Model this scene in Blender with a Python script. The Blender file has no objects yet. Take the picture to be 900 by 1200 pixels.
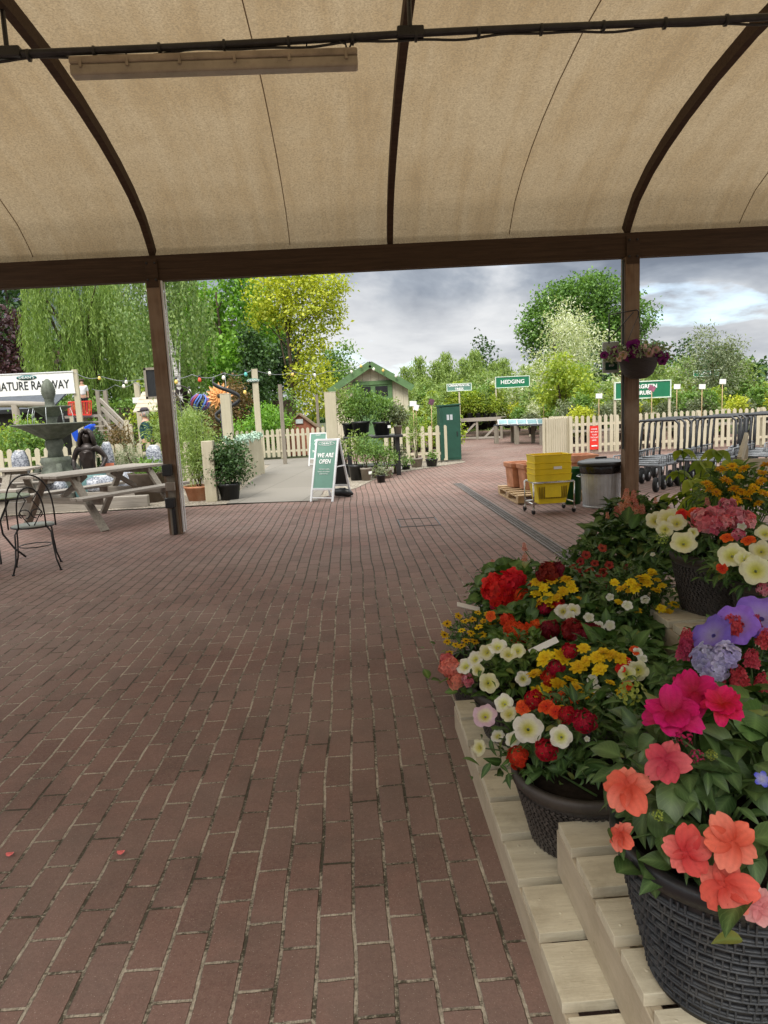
import bpy, bmesh, math, random
import numpy as np
from mathutils import Vector, Matrix, Quaternion
random.seed(7); rng = np.random.default_rng(7)
S = bpy.context.scene; C = S.collection; PI = math.pi; R = math.radians

# ------------------------------------------------------------------ camera
FP, PITCH, ROLL, EYE = 810.0, R(8.3), R(2.8), 1.45      # focal length in photo pixels (900 x 1200), tilt, roll, eye height
YAW = R(2.397)
fwd = Vector((math.sin(YAW)*math.cos(PITCH), math.cos(YAW)*math.cos(PITCH), -math.sin(PITCH)))
r0 = Vector((math.cos(YAW), -math.sin(YAW), 0)); u0 = r0.cross(fwd)
cr = r0*math.cos(ROLL)-u0*math.sin(ROLL); cu = u0*math.cos(ROLL)+r0*math.sin(ROLL)
cam = bpy.data.objects.new('camera', bpy.data.cameras.new('camera')); C.objects.link(cam)
cam.matrix_world = Matrix(((cr.x,cu.x,-fwd.x,0),(cr.y,cu.y,-fwd.y,0),(cr.z,cu.z,-fwd.z,EYE),(0,0,0,1)))
cam.data.sensor_fit = 'VERTICAL'; cam.data.sensor_height = 36; cam.data.lens = 36*FP/1200
cam.data.clip_end = 3000; cam.data.clip_start = .05
S.camera = cam
def ray(px, py): return cr*((px-450)/FP)-cu*((py-600)/FP)+fwd
def at(px, py, Y):                                        # surveyed point: photo pixel + real depth
    d = ray(px, py); return Vector((0,0,EYE))+d*(Y/d.y)
def gp(px, py, z=0.0):
    d = ray(px, py); return Vector((0,0,EYE))+d*((z-EYE)/d.z)

# ------------------------------------------------------------------ scene objects
def tag(o, label=None, cat=None, group=None, kind=None):
    if label: o['label'] = label
    if cat: o['category'] = cat
    if group: o['group'] = group
    if kind: o['kind'] = kind
    return o
def thing(name, label, cat, loc=(0,0,0), rz=0, group=None):
    o = bpy.data.objects.new(name, None); C.objects.link(o); o.empty_display_size = .1
    o.location = loc; o.rotation_euler = (0,0,rz)
    return tag(o, label, cat, group)
def link(name, me, m=None, parent=None, loc=None):
    o = bpy.data.objects.new(name, me); C.objects.link(o)
    if m is not None:
        me.materials.clear()
        for k in (m if isinstance(m, (list,tuple)) else [m]): me.materials.append(k)
    if parent is not None: o.parent = parent
    if loc is not None: o.location = loc
    return o
KIDS = {}
def copy_tree(o, parent=None):
    c = o.copy(); C.objects.link(c)
    if parent is not None: c.parent = parent
    for ch in list(o.children): copy_tree(ch, c)
    return c
def dup(o, loc, rz=0, label=None, group=None, scale=None):
    c = copy_tree(o); c.location = loc; c.rotation_euler = (0,0,rz)
    if scale: c.scale = (scale,)*3 if not isinstance(scale,(tuple,list)) else scale
    if label: c['label'] = label
    if group: c['group'] = group
    return c

class MB:
    """collects shapes for ONE mesh"""
    def __init__(s): s.v=[]; s.f=[]; s.mi=[]; s.sm=[]; s.col=None
    def add(s, vs, fs, mi=0, smooth=False):
        n=len(s.v); s.v += [tuple(v) for v in vs]; s.f += [tuple(i+n for i in f) for f in fs]
        s.mi += [mi]*len(fs); s.sm += [smooth]*len(fs); return s
    def box(s, c, d, rot=None, mi=0):
        hx,hy,hz=d[0]/2,d[1]/2,d[2]/2
        vs=[Vector((x,y,z)) for x in(-hx,hx) for y in(-hy,hy) for z in(-hz,hz)]
        if rot is not None: vs=[rot@v for v in vs]
        c=Vector(c); vs=[v+c for v in vs]
        return s.add(vs,[(0,1,3,2),(4,6,7,5),(0,4,5,1),(2,3,7,6),(0,2,6,4),(1,5,7,3)],mi)
    def bar(s, a, b, w, h, up=(0,0,1), mi=0):             # oriented box from a to b
        a,b=Vector(a),Vector(b); y=(b-a).normalized(); up=Vector(up)
        if abs(y.dot(up))>.98: up=Vector((0,1,0)) if abs(y.y)<.9 else Vector((1,0,0))
        x=y.cross(up).normalized(); z=x.cross(y)
        m=Matrix((x,y,z)).transposed()
        return s.box((a+b)/2,(w,(b-a).length,h),m,mi)
    def tube(s, pts, r, seg=8, mi=0, cap=True, closed=False):
        pts=[Vector(p) for p in pts]; n=len(pts); rr=r if isinstance(r,(list,tuple)) else [r]*n
        rings=[]; prev=None
        for i,p in enumerate(pts):
            if closed: t=(pts[(i+1)%n]-pts[i-1])
            else: t=pts[min(i+1,n-1)]-pts[max(i-1,0)]
            t=t.normalized() if t.length>1e-9 else Vector((0,0,1))
            if prev is None:
                a=Vector((0,0,1)) if abs(t.z)<.9 else Vector((1,0,0)); x=t.cross(a).normalized()
            else: x=(prev-t*prev.dot(t)).normalized()
            prev=x; y=t.cross(x)
            rings.append([p+(x*math.cos(2*PI*k/seg)+y*math.sin(2*PI*k/seg))*rr[i] for k in range(seg)])
        vs=[v for q in rings for v in q]; fs=[]
        for i in range(n if closed else n-1):
            j=(i+1)%n
            for k in range(seg):
                l=(k+1)%seg; fs.append((i*seg+k,i*seg+l,j*seg+l,j*seg+k))
        if cap and not closed: fs += [tuple(range(seg-1,-1,-1)), tuple((n-1)*seg+k for k in range(seg))]
        return s.add(vs,fs,mi,True)
    def lathe(s, prof, c=(0,0,0), seg=24, mi=0, wob=None, sq=None):
        vs=[];fs=[];n=len(prof);c=Vector(c)
        for i,(r,z) in enumerate(prof):
            for k in range(seg):
                a=2*PI*k/seg; q=r*(wob(a,i) if wob else 1)
                vs.append(c+Vector((q*math.cos(a),q*math.sin(a),z)))
        for i in range(n-1):
            for k in range(seg):
                l=(k+1)%seg; fs.append((i*seg+k,i*seg+l,(i+1)*seg+l,(i+1)*seg+k))
        if prof[0][0]>1e-6: fs.append(tuple(range(seg-1,-1,-1)))
        if prof[-1][0]>1e-6: fs.append(tuple((n-1)*seg+k for k in range(seg)))
        return s.add(vs,fs,mi,True)
    def prism(s, poly, h0, h1, mi=0):                     # polygon in xy, extruded in z
        n=len(poly); vs=[(x,y,h0) for x,y in poly]+[(x,y,h1) for x,y in poly]
        fs=[tuple(range(n-1,-1,-1)),tuple(range(n,2*n))]+[(i,(i+1)%n,n+(i+1)%n,n+i) for i in range(n)]
        return s.add(vs,fs,mi)
    def mesh(s, name):
        me=bpy.data.meshes.new(name); me.from_pydata(s.v,[],s.f)
        me.polygons.foreach_set('material_index',s.mi); me.polygons.foreach_set('use_smooth',s.sm)
        me.update(); bm=bmesh.new(); bm.from_mesh(me); bmesh.ops.recalc_face_normals(bm,faces=bm.faces); bm.to_mesh(me); bm.free()
        return me
    def build(s, name, m, parent=None, bevel=0, world=True):
        if world and parent is not None:                   # vertices were given in world space: bring them into the thing's frame
            o=parent; t=Matrix.Identity(4)
            while o is not None: t=Matrix.LocRotScale(o.location,o.rotation_euler,None)@t; o=o.parent
            t=t.inverted(); s.v=[tuple(t@Vector(v)) for v in s.v]
        me=s.mesh(name); o=link(name,me,m,parent)
        if bevel:
            b=o.modifiers.new('bevel','BEVEL'); b.width=bevel; b.segments=2; b.limit_method='ANGLE'; b.angle_limit=R(40)
        if any(s.sm) and not all(s.sm): pass
        return o

def np_mesh(name, v, f, smooth=False, col=None):
    """v (n,3), f (m,k) arrays -> mesh, fast"""
    me=bpy.data.meshes.new(name); v=np.asarray(v,np.float32); f=np.asarray(f,np.int32); m,k=f.shape
    me.vertices.add(len(v)); me.vertices.foreach_set('co',v.ravel())
    me.loops.add(m*k); me.loops.foreach_set('vertex_index',f.ravel())
    me.polygons.add(m); me.polygons.foreach_set('loop_start',np.arange(0,m*k,k,dtype=np.int32))
    if smooth: me.polygons.foreach_set('use_smooth',np.ones(m,bool))
    me.update(calc_edges=True)
    if col is not None:
        a=me.color_attributes.new('col','FLOAT_COLOR','POINT'); c=np.ones((len(v),4),np.float32); c[:,:3]=col; a.data.foreach_set('color',c.ravel())
    return me
def scatter(tv, tf, P, D, N, sc, bend=None):
    """instances of a leaf template (base at origin, tip along +y, normal +z) merged into arrays"""
    P=np.asarray(P,float); D=np.asarray(D,float); N=np.asarray(N,float); n=len(P)
    D=D/np.maximum(np.linalg.norm(D,axis=1,keepdims=True),1e-9)
    X=np.cross(D,N); l=np.linalg.norm(X,axis=1,keepdims=True); X=np.where(l<1e-6,np.array([[1.,0,0]]),X/np.maximum(l,1e-9))
    Z=np.cross(X,D)
    sc=np.broadcast_to(np.asarray(sc,float).reshape(-1,1) if np.ndim(sc)==1 else np.full((n,1),sc) if np.ndim(sc)==0 else sc,(n,1) if np.ndim(sc)<2 else (n,3))
    if sc.shape[1]==1: sc=np.repeat(sc,3,1)
    tv=np.asarray(tv,float)
    V=P[:,None,:]+(tv[None,:,0:1]*sc[:,None,0:1])*X[:,None,:]+(tv[None,:,1:2]*sc[:,None,1:2])*D[:,None,:]+(tv[None,:,2:3]*sc[:,None,2:3])*Z[:,None,:]
    F=(np.asarray(tf)[None,:,:]+(np.arange(n)*len(tv))[:,None,None]).reshape(-1,np.asarray(tf).shape[1])
    return V.reshape(-1,3),F
def leaf_t(w=.5, k=4, fold=.15, droop=.25, shape='ovate', serr=0.0):
    """leaf template of unit length: centre line + two edges, 2*k quads"""
    vs=[];fs=[]
    for i in range(k+1):
        t=i/k
        if shape=='ovate': b=math.sin(PI*min(t*1.0,1)**.75)**.9 if 0<t<1 else .02
        elif shape=='lance': b=math.sin(PI*t**.8)**1.2 if 0<t<1 else .02
        elif shape=='round': b=math.sqrt(max(0,1-(2*t-1)**2)) if 0<t<1 else .15
        b=max(b,.03)*w/2*(1+(serr if i%2 else -serr))
        z=-droop*t*t; y=t*(1-.3*droop*t)
        vs += [(-b,y,z+fold*b*2),(0,y,z),(b,y,z+fold*b*2)]
    for i in range(k):
        a=i*3; fs += [(a,a+1,a+4,a+3),(a+1,a+2,a+5,a+4)]
    return np.array(vs),np.array(fs)
DIA=(np.array([(0,0,0),(-.5,.45,.12),(0,1,-.08),(.5,.45,.12)],float),np.array([(0,3,2,1)]))

# ------------------------------------------------------------------ materials
class NT:
    def __init__(s,name):
        s.m=bpy.data.materials.new(name); s.m.use_nodes=True; s.t=s.m.node_tree; s.t.nodes.clear()
        s.out=s.n('ShaderNodeOutputMaterial')
    def n(s,ty,**k):
        o=s.t.nodes.new(ty)
        for a,b in k.items():
            if a in o.inputs.keys() if hasattr(o.inputs,'keys') else False: o.inputs[a].default_value=b
            else: setattr(o,a,b)
        return o
    def l(s,a,b): s.t.links.new(a,b)
    def coord(s,kind='Object'): return s.n('ShaderNodeTexCoord').outputs[kind]
    def map(s,vec,scale=(1,1,1),rot=(0,0,0),loc=(0,0,0)):
        m=s.n('ShaderNodeMapping'); m.inputs['Scale'].default_value=scale; m.inputs['Rotation'].default_value=rot; m.inputs['Location'].default_value=loc
        s.l(vec,m.inputs['Vector']); return m.outputs[0]
    def noise(s,vec,scale=5,detail=4,rough=.6,dist=0):
        n=s.n('ShaderNodeTexNoise'); n.inputs['Scale'].default_value=scale; n.inputs['Detail'].default_value=detail
        n.inputs['Roughness'].default_value=rough; n.inputs['Distortion'].default_value=dist; s.l(vec,n.inputs['Vector']); return n.outputs['Fac']
    def ramp(s,fac,stops):
        r=s.n('ShaderNodeValToRGB'); e=r.color_ramp.elements
        while len(e)<len(stops): e.new(.5)
        for q,(p,c) in zip(e,stops): q.position=p; q.color=(*c,1) if len(c)==3 else c
        s.l(fac,r.inputs[0]); return r.outputs[0]
    def mix(s,f,a,b,mode='MIX'):
        m=s.n('ShaderNodeMix',data_type='RGBA',blend_type=mode)
        for inp,v in ((m.inputs[0],f),(m.inputs[6],a),(m.inputs[7],b)):
            if isinstance(v,(int,float)): inp.default_value=v
            elif isinstance(v,(tuple,list)): inp.default_value=(*v,1) if len(v)==3 else v
            else: s.l(v,inp)
        return m.outputs[2]
    def math(s,op,a,b=0.0,c=None):
        m=s.n('ShaderNodeMath',operation=op)
        for i,v in enumerate((a,b) if c is None else (a,b,c)):
            if isinstance(v,(int,float)): m.inputs[i].default_value=v
            else: s.l(v,m.inputs[i])
        return m.outputs[0]
    def bump(s,h,strength=.3,dist=.01):
        b=s.n('ShaderNodeBump'); b.inputs['Strength'].default_value=strength; b.inputs['Distance'].default_value=dist; s.l(h,b.inputs['Height']); return b.outputs[0]
    def bsdf(s,col,rough=.7,metal=0,nrm=None,spec=.5,out=True):
        p=s.n('ShaderNodeBsdfPrincipled')
        if isinstance(col,(tuple,list)): p.inputs['Base Color'].default_value=(*col,1)
        else: s.l(col,p.inputs['Base Color'])
        if isinstance(rough,(int,float)): p.inputs['Roughness'].default_value=rough
        else: s.l(rough,p.inputs['Roughness'])
        p.inputs['Metallic'].default_value=metal; p.inputs['Specular IOR Level'].default_value=spec
        if nrm is not None: s.l(nrm,p.inputs['Normal'])
        if out: s.l(p.outputs[0],s.out.inputs[0])
        return p.outputs[0]
def plain(name,c,rough=.6,var=.25,scale=6,metal=0,bump=.15,spec=.4,dirt=None):
    """solid colour with uneven tone, fine grain and optional dirt blotches"""
    t=NT(name); v=t.coord(); n1=t.noise(v,scale,5,.65); n2=t.noise(v,scale*9,3,.6)
    lo=tuple(x*(1-var) for x in c); hi=tuple(min(1,x*(1+var*.7)) for x in c)
    col=t.ramp(n1,[(.3,lo),(.7,hi)])
    if dirt:
        d=t.noise(v,scale*.55,6,.7); f=t.ramp(d,[(.5,(0,0,0)),(.72,(1,1,1))]); col=t.mix(t.math('MULTIPLY',f,.6),col,dirt)
    t.bsdf(col,t.ramp(n2,[(.3,(max(.05,rough-.1),)*3),(.7,(min(1,rough+.12),)*3)]),metal,t.bump(n2,bump,.004),spec); return t.m
def wood(name,c1,c2,axis=0,scale=3,rough=.8,grey=None,bump=.35):
    """long grain along one local axis"""
    t=NT(name); v=t.coord(); sc=[14,14,14]; sc[axis]=.7
    g=t.noise(t.map(v,tuple(x*scale/3 for x in sc)),2.2,6,.65,.6); b=t.noise(v,1.3,4,.6); k=t.noise(t.map(v,tuple(x*scale for x in sc)),6,3,.6)
    col=t.ramp(g,[(.28,c1),(.72,c2)]); col=t.mix(t.math('MULTIPLY',k,.5),col,tuple(x*.55 for x in c1))
    if grey: col=t.mix(t.ramp(b,[(.42,(0,0,0)),(.68,(1,1,1))]),col,grey)
    t.bsdf(col,rough,0,t.bump(t.math('ADD',g,t.math('MULTIPLY',k,.6)),bump,.004),.25); return t.m
def leafmat(name,c1,c2,trans=.35,rough=.5,spec=.35,clump=None,sc=1.2,veins=False):
    t=NT(name); g=t.n('ShaderNodeNewGeometry'); r=g.outputs['Random Per Island']
    n=t.noise(t.coord('Object'),sc,3,.6)
    f=t.math('ADD',t.math('MULTIPLY',r,.55),t.math('MULTIPLY',n,.6))
    col=t.ramp(f,[(.25,c1),(.62,tuple((a+b)/2 for a,b in zip(c1,c2))),(.9,c2)])
    if veins:
        col=t.mix(t.math('MULTIPLY',t.math('GREATER_THAN',r,.965),.7),col,(.30,.27,.06))
        at_=t.n('ShaderNodeAttribute',attribute_name='col'); sp=t.n('ShaderNodeSeparateColor'); t.l(at_.outputs['Color'],sp.inputs[0])
        mt_=t.noise(t.coord('Object'),90,4,.7); col=t.mix(t.math('MULTIPLY',mt_,.45),col,tuple(x*.45 for x in c1)); vv=t.math('MULTIPLY',t.math('POWER',sp.outputs[0],3.0),.5); col=t.mix(vv,col,tuple(min(1,x*1.6+.02) for x in c2))
        side=t.math('SINE',t.math('MULTIPLY',t.math('ADD',sp.outputs[1],t.math('MULTIPLY',t.math('SUBTRACT',1.0,sp.outputs[0]),-.35)),48.0)); col=t.mix(t.math('MULTIPLY',t.math('GREATER_THAN',side,.80),.22),col,tuple(min(1,x*1.4+.01) for x in c2))
    p=t.bsdf(col,rough,0,None,spec,False); tr=t.n('ShaderNodeBsdfTranslucent'); 
    tc=t.mix(1.0,col,(1.15,1.2,.55),'MULTIPLY'); t.l(tc,tr.inputs[0])
    ms=t.n('ShaderNodeMixShader'); ms.inputs[0].default_value=trans; t.l(p,ms.inputs[1]); t.l(tr.outputs[0],ms.inputs[2]); t.l(ms.outputs[0],t.out.inputs[0])
    return t.m
def petalmat(name='petal',trans=.25):
    t=NT(name); a=t.n('ShaderNodeAttribute',attribute_name='col'); oi=t.n('ShaderNodeObjectInfo')
    h=t.n('ShaderNodeHueSaturation'); t.l(a.outputs['Color'],h.inputs['Color'])
    t.l(t.math('ADD',t.math('MULTIPLY',oi.outputs['Random'],.025),.4875),h.inputs['Hue'])
    t.l(t.math('ADD',t.math('MULTIPLY',oi.outputs['Random'],.30),.90),h.inputs['Value'])
    n=t.noise(t.map(t.coord(),(1,1,1)),5,4,.7); col=t.mix(t.math('MULTIPLY',n,.20),h.outputs[0],(.0,.0,.0))
    p=t.bsdf(col,.55,0,t.bump(n,.5,.006),.25,False); tr=t.n('ShaderNodeBsdfTranslucent'); t.l(col,tr.inputs[0])
    ms=t.n('ShaderNodeMixShader'); ms.inputs[0].default_value=trans; t.l(p,ms.inputs[1]); t.l(tr.outputs[0],ms.inputs[2]); t.l(ms.outputs[0],t.out.inputs[0]); return t.m
PETAL=petalmat()
M=dict(
 oak_dark=wood('dark_stained_timber',(.040,.024,.015),(.095,.058,.036),0,3,.75),
 post=wood('weathered_brown_timber',(.11,.066,.040),(.31,.20,.125),2,3,.8,(.27,.205,.15)),
 grey_wood=wood('grey_weathered_timber',(.22,.19,.155),(.46,.42,.36),0,3,.85,(.30,.27,.235)),
 grey_wood_y=wood('grey_weathered_timber_across',(.20,.175,.14),(.40,.36,.30),1,3,.85),
 grey_wood_z=wood('grey_weathered_upright',(.18,.155,.12),(.36,.32,.26),2,3,.85),
 cream=wood('cream_painted_timber',(.52,.46,.33),(.66,.60,.46),0,3,.6,(.56,.5,.38),.25),
 cream_z=wood('cream_painted_upright',(.47,.42,.30),(.63,.58,.44),2,3,.65,(.42,.38,.27),.25),
 pine=wood('raw_pallet_timber',(.42,.28,.15),(.62,.45,.27),0,3,.8),
 black_metal=plain('black_painted_iron',(.018,.018,.019),.4,.3,30,0,.1,.5),
 chrome=plain('plated_wire',(.62,.62,.60),.25,.15,20,1,.05),
 zinc=plain('galvanised_zinc',(.52,.55,.57),.42,.2,7,.35,.08),
 steel=plain('grey_trolley_steel',(.23,.24,.25),.42,.3,12,.5,.1),
 steel_dark=plain('dark_tube_steel',(.045,.047,.05),.38,.3,12,.4,.1),
 rubber=plain('black_rubber',(.012,.012,.012),.75,.3,20),
 black_plastic=plain('black_plastic',(.016,.017,.018),.35,.3,10,0,.1,.5),
 grey_pot=plain('taupe_plastic_pot',(.26,.225,.185),.6,.2,9),
 yellow=plain('yellow_plastic',(.80,.60,.012),.42,.12,5,0,.05,.5),
 terracotta=plain('terracotta',(.50,.23,.13),.85,.3,6,0,.3,.2,(.55,.40,.30)),
 green_paint=plain('dark_green_paint',(.012,.062,.040),.55,.2,4,0,.1,.4),
 roof_green=plain('green_painted_fascia',(.10,.185,.075),.7,.25,5),
 sign_green=plain('green_sign_face',(.012,.16,.075),.5,.12,3,0,.02),
 teal=plain('sage_green_poster',(.12,.25,.195),.5,.12,3,0,.02),
 white=plain('white_paint',(.78,.78,.76),.5,.1,4,0,.05),
 white_cloth=plain('white_cotton',(.75,.75,.76),.9,.1,9),
 frame_white=plain('white_aluminium',(.70,.71,.72),.4,.1,6,0,.05),
 red=plain('red_sign_face',(.62,.03,.02),.5,.15,3,0,.02),
 text_dark=plain('dark_lettering',(.02,.025,.025),.6,.1,4,0,0),
 text_white=plain('white_lettering',(.86,.86,.84),.6,.05,4,0,0),
 blue=plain('blue_plastic',(.012,.10,.75),.4,.15,4,0,.02),
 stone=plain('mossy_cast_stone',(.15,.165,.135),.85,.45,7,0,.5,.2,(.12,.15,.09)),
 bronze=plain('dark_bronze',(.030,.022,.019),.38,.5,10,.4,.2,.5),
 brown_barrel=plain('brown_planter',(.11,.085,.065),.7,.3,6),
 slate=plain('slate_roofing',(.065,.075,.09),.7,.3,8,0,.3),
 gravel_bag=None, soil=plain('potting_soil',(.025,.017,.011),.95,.5,40,0,.8,.1),
 bark=plain('bark',(.085,.065,.045),.95,.5,9,0,.8,.1),
 skin=plain('skin',(.52,.30,.21),.55,.12,12,0,.05), hair=plain('brown_hair',(.05,.028,.015),.7,.3,40),
 jacket=plain('dark_teal_jacket',(.012,.055,.058),.85,.3,14,0,.3), trousers=plain('dark_trousers',(.02,.022,.03),.85,.2,14),
 cap=plain('flat_cap_cloth',(.055,.045,.055),.9,.2,20), tee=plain('pale_tee_shirt',(.72,.72,.74),.9,.1,14),
 amber=plain('amber_bulb',(.85,.60,.16),.3,.1,5,0,0,.5),
)
for k,c in dict(bulb_red=(.75,.10,.05),bulb_white=(.85,.83,.72),bulb_green=(.10,.45,.40),orange_petal=(.78,.40,.15),purple=(.18,.03,.20),rain=(.06,.15,.5)).items(): M[k]=plain(k,c,.4,.1,6,0,0,.5)
def textmesh(s, size, name='lettering', italic=0, depth=.002, bold=0, align='CENTER'):
    cu_=bpy.data.curves.new(name,'FONT'); cu_.body=s; cu_.size=size; cu_.align_x=align; cu_.align_y='CENTER'; cu_.extrude=depth; cu_.shear=italic; cu_.offset=bold; cu_.resolution_u=3
    o=bpy.data.objects.new(name,cu_); C.objects.link(o); dg=bpy.context.evaluated_depsgraph_get(); me=bpy.data.meshes.new_from_object(o.evaluated_get(dg))
    bpy.data.objects.remove(o); bpy.data.curves.remove(cu_); me.name=name; return me
def lettering(s,size,m,parent,loc,rz=0,tilt=0,**k):
    """upright text whose face looks along -y in the parent's frame"""
    o=link('lettering',textmesh(s,size,**k),m,parent); o.location=loc; o.rotation_euler=(PI/2+tilt,0,rz); return o
# ------------------------------------------------------------------ sky and sun
SUN_EL, SUN_AZ = R(52), R(200)                            # high, behind the viewer, through cloud
W=bpy.data.worlds.new('World'); S.world=W; W.use_nodes=True
t=W.node_tree; t.nodes.clear()
class WT(NT):
    def __init__(s): s.t=t
w=WT(); out=w.n('ShaderNodeOutputWorld'); bg=w.n('ShaderNodeBackground'); bg.inputs[1].default_value=.1
sky=w.n('ShaderNodeTexSky',sky_type='NISHITA'); sky.sun_disc=False; sky.sun_elevation=SUN_EL; sky.sun_rotation=SUN_AZ
d=w.coord('Generated'); sep=w.n('ShaderNodeSeparateXYZ'); w.l(d,sep.inputs[0])
zc=w.math('MAXIMUM',sep.outputs[2],0.0); k=w.math('DIVIDE',1.0,w.math('ADD',zc,.30))
cv=w.n('ShaderNodeVectorMath',operation='SCALE'); w.l(d,cv.inputs[0]); w.l(k,cv.inputs[3])
cm=w.map(cv.outputs[0],(1,.8,1),loc=(.35,.9,0))
n1=w.noise(cm,.75,6,.5,.2); n2=w.noise(w.map(cv.outputs[0],(1.0,1.1,1),loc=(3.1,-2.2,0)),1.5,7,.55,.25)
body=w.math('ADD',w.math('MULTIPLY',n1,.62),w.math('MULTIPLY',n2,.42))
dark=w.ramp(body,[(.41,(3.4,3.5,3.65)),(.455,(1.75,1.95,2.25)),(.50,(.98,1.14,1.42)),(.58,(.68,.80,1.02))])
cov=w.ramp(n2,[(.30,(0,0,0)),(.37,(1,1,1))])
lowb=w.ramp(w.math('ADD',sep.outputs[2],w.math('MULTIPLY',w.math('SUBTRACT',n1,.5),.45)),[(.0,(1,1,1)),(.085,(.95,.95,.95)),(.135,(0,0,0))])    # pale band of cloud over the horizon
low=w.mix(w.math('MULTIPLY',lowb,.92),dark,w.ramp(n2,[(.4,(3.7,3.75,3.8)),(.64,(2.1,2.22,2.45))]))
high=w.ramp(sep.outputs[2],[(.25,(0,0,0)),(.44,(1,1,1))])                        # brighter veil overhead
low=w.mix(w.math('MULTIPLY',high,.9),low,(10.5,10.6,10.5))
skyc=w.mix(cov,w.mix(.35,sky.outputs[0],(3.6,4.2,5.0)),low)
w.l(skyc,bg.inputs[0]); w.l(bg.outputs[0],out.inputs[0])
L=bpy.data.lights.new('sun','SUN'); L.energy=1.5; L.angle=R(25); L.color=(1,.96,.9)
sun=bpy.data.objects.new('sun',L); C.objects.link(sun); 
sd=Vector((math.sin(SUN_AZ)*math.cos(SUN_EL),math.cos(SUN_AZ)*math.cos(SUN_EL),math.sin(SUN_EL)))
sun.rotation_euler=sd.to_track_quat('Z','Y').to_euler(); sun.location=(0,-5,20)
vs=S.view_settings; vs.view_transform='Standard'; vs.look='None'; vs.exposure=1.22; vs.gamma=1; vs.use_curve_mapping=False
S.cycles.use_denoising=True; S.cycles.max_bounces=7; S.cycles.transparent_max_bounces=4; S.cycles.transmission_bounces=4; S.cycles.sample_clamp_indirect=8
S.render.use_persistent_data=False

# ------------------------------------------------------------------ ground
def sheet(name,poly,z,m):
    me=bpy.data.meshes.new(name); me.from_pydata([(x,y,z) for x,y in poly],[],[tuple(range(len(poly)))]); me.update()
    return tag(link(name,me,m),kind='structure')
g=NT('grass_and_soil'); v=g.coord(); a=g.noise(v,.25,5,.6); b=g.noise(v,9,4,.7)
g.bsdf(g.mix(b,g.ramp(a,[(.35,(.035,.055,.015)),(.6,(.09,.10,.04)),(.75,(.15,.12,.08))]),(.03,.035,.012)),.95,0,g.bump(b,.6,.03)); 
sheet('ground',[(-900,-900),(900,-900),(900,1500),(-900,1500)],-.03,g.m)
# brick paving: stretcher rows that run away from the viewer, pale mortar with mossy gaps
b=NT('brick_paving'); v=b.coord(); PW,PL=.1035,.235
wob=b.n('ShaderNodeTexNoise'); wob.inputs['Scale'].default_value=2.6; wob.inputs['Detail'].default_value=3; b.l(v,wob.inputs['Vector'])
wv=b.n('ShaderNodeVectorMath',operation='MULTIPLY_ADD'); b.l(wob.outputs['Color'],wv.inputs[0]); wv.inputs[1].default_value=(.018,.020,0); b.l(v,wv.inputs[2])
big=b.n('ShaderNodeTexNoise'); big.inputs['Scale'].default_value=.35; b.l(v,big.inputs['Vector'])
wv2=b.n('ShaderNodeVectorMath',operation='MULTIPLY_ADD'); b.l(big.outputs['Color'],wv2.inputs[0]); wv2.inputs[1].default_value=(.09,.05,0); b.l(wv.outputs[0],wv2.inputs[2])
sp=b.n('ShaderNodeSeparateXYZ'); b.l(wv2.outputs[0],sp.inputs[0])
vx=b.math('DIVIDE',b.math('ADD',sp.outputs[0],-.085),PW); row=b.math('FLOOR',vx); fv=b.math('SUBTRACT',vx,row)
wr=b.n('ShaderNodeTexWhiteNoise',noise_dimensions='1D'); b.l(row,wr.inputs['W'])
uy=b.math('ADD',b.math('DIVIDE',sp.outputs[1],PL),b.math('ADD',b.math('MULTIPLY',b.math('MODULO',b.math('ADD',row,1000),2),.5),b.math('MULTIPLY',wr.outputs[0],.22)))
col_=b.math('FLOOR',uy); fu=b.math('SUBTRACT',uy,col_)
dv=b.math('MULTIPLY',b.math('MINIMUM',fv,b.math('SUBTRACT',1.0,fv)),PW); du=b.math('MULTIPLY',b.math('MINIMUM',fu,b.math('SUBTRACT',1.0,fu)),PL)
chip=b.noise(v,55,4,.7); chip2=b.noise(v,9,3,.6)
jw=b.math('ADD',b.math('MULTIPLY',chip,.0078),b.math('MULTIPLY',chip2,.0026))
dmin=b.math('MINIMUM',b.math('SUBTRACT',dv,b.math('ADD',jw,-.0002)),b.math('SUBTRACT',du,b.math('ADD',jw,-.0008)))
mr=b.n('ShaderNodeMapRange',interpolation_type='SMOOTHSTEP'); b.l(dmin,mr.inputs[0]); mr.inputs[1].default_value=-.0012; mr.inputs[2].default_value=.0016
face=mr.outputs[0]
cmb=b.n('ShaderNodeCombineXYZ'); b.l(row,cmb.inputs[0]); b.l(col_,cmb.inputs[1]); wn=b.n('ShaderNodeTexWhiteNoise',noise_dimensions='2D'); b.l(cmb.outputs[0],wn.inputs[0])
grain=b.noise(v,150,3,.75); spk=b.noise(v,230,2,.6); blot=b.noise(v,3.1,7,.75); wear=b.noise(v,.55,5,.6)
bc=b.ramp(wn.outputs[0],[(0,(.145,.080,.064)),(.35,(.200,.110,.088)),(.7,(.228,.126,.102)),(1,(.180,.110,.093))])
grc=b.ramp(grain,[(.38,(0,0,0)),(.62,(1,1,1))]); g2=b.ramp(b.noise(v,62,4,.75),[(.4,(0,0,0)),(.62,(1,1,1))]); bc=b.mix(b.math('MULTIPLY',grc,.42),bc,(.070,.040,.034)); bc=b.mix(b.math('MULTIPLY',g2,.30),bc,(.30,.19,.155))
bc=b.mix(b.math('MULTIPLY',b.ramp(blot,[(.45,(0,0,0)),(.66,(1,1,1))]),.5),bc,(.085,.062,.050))
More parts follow.
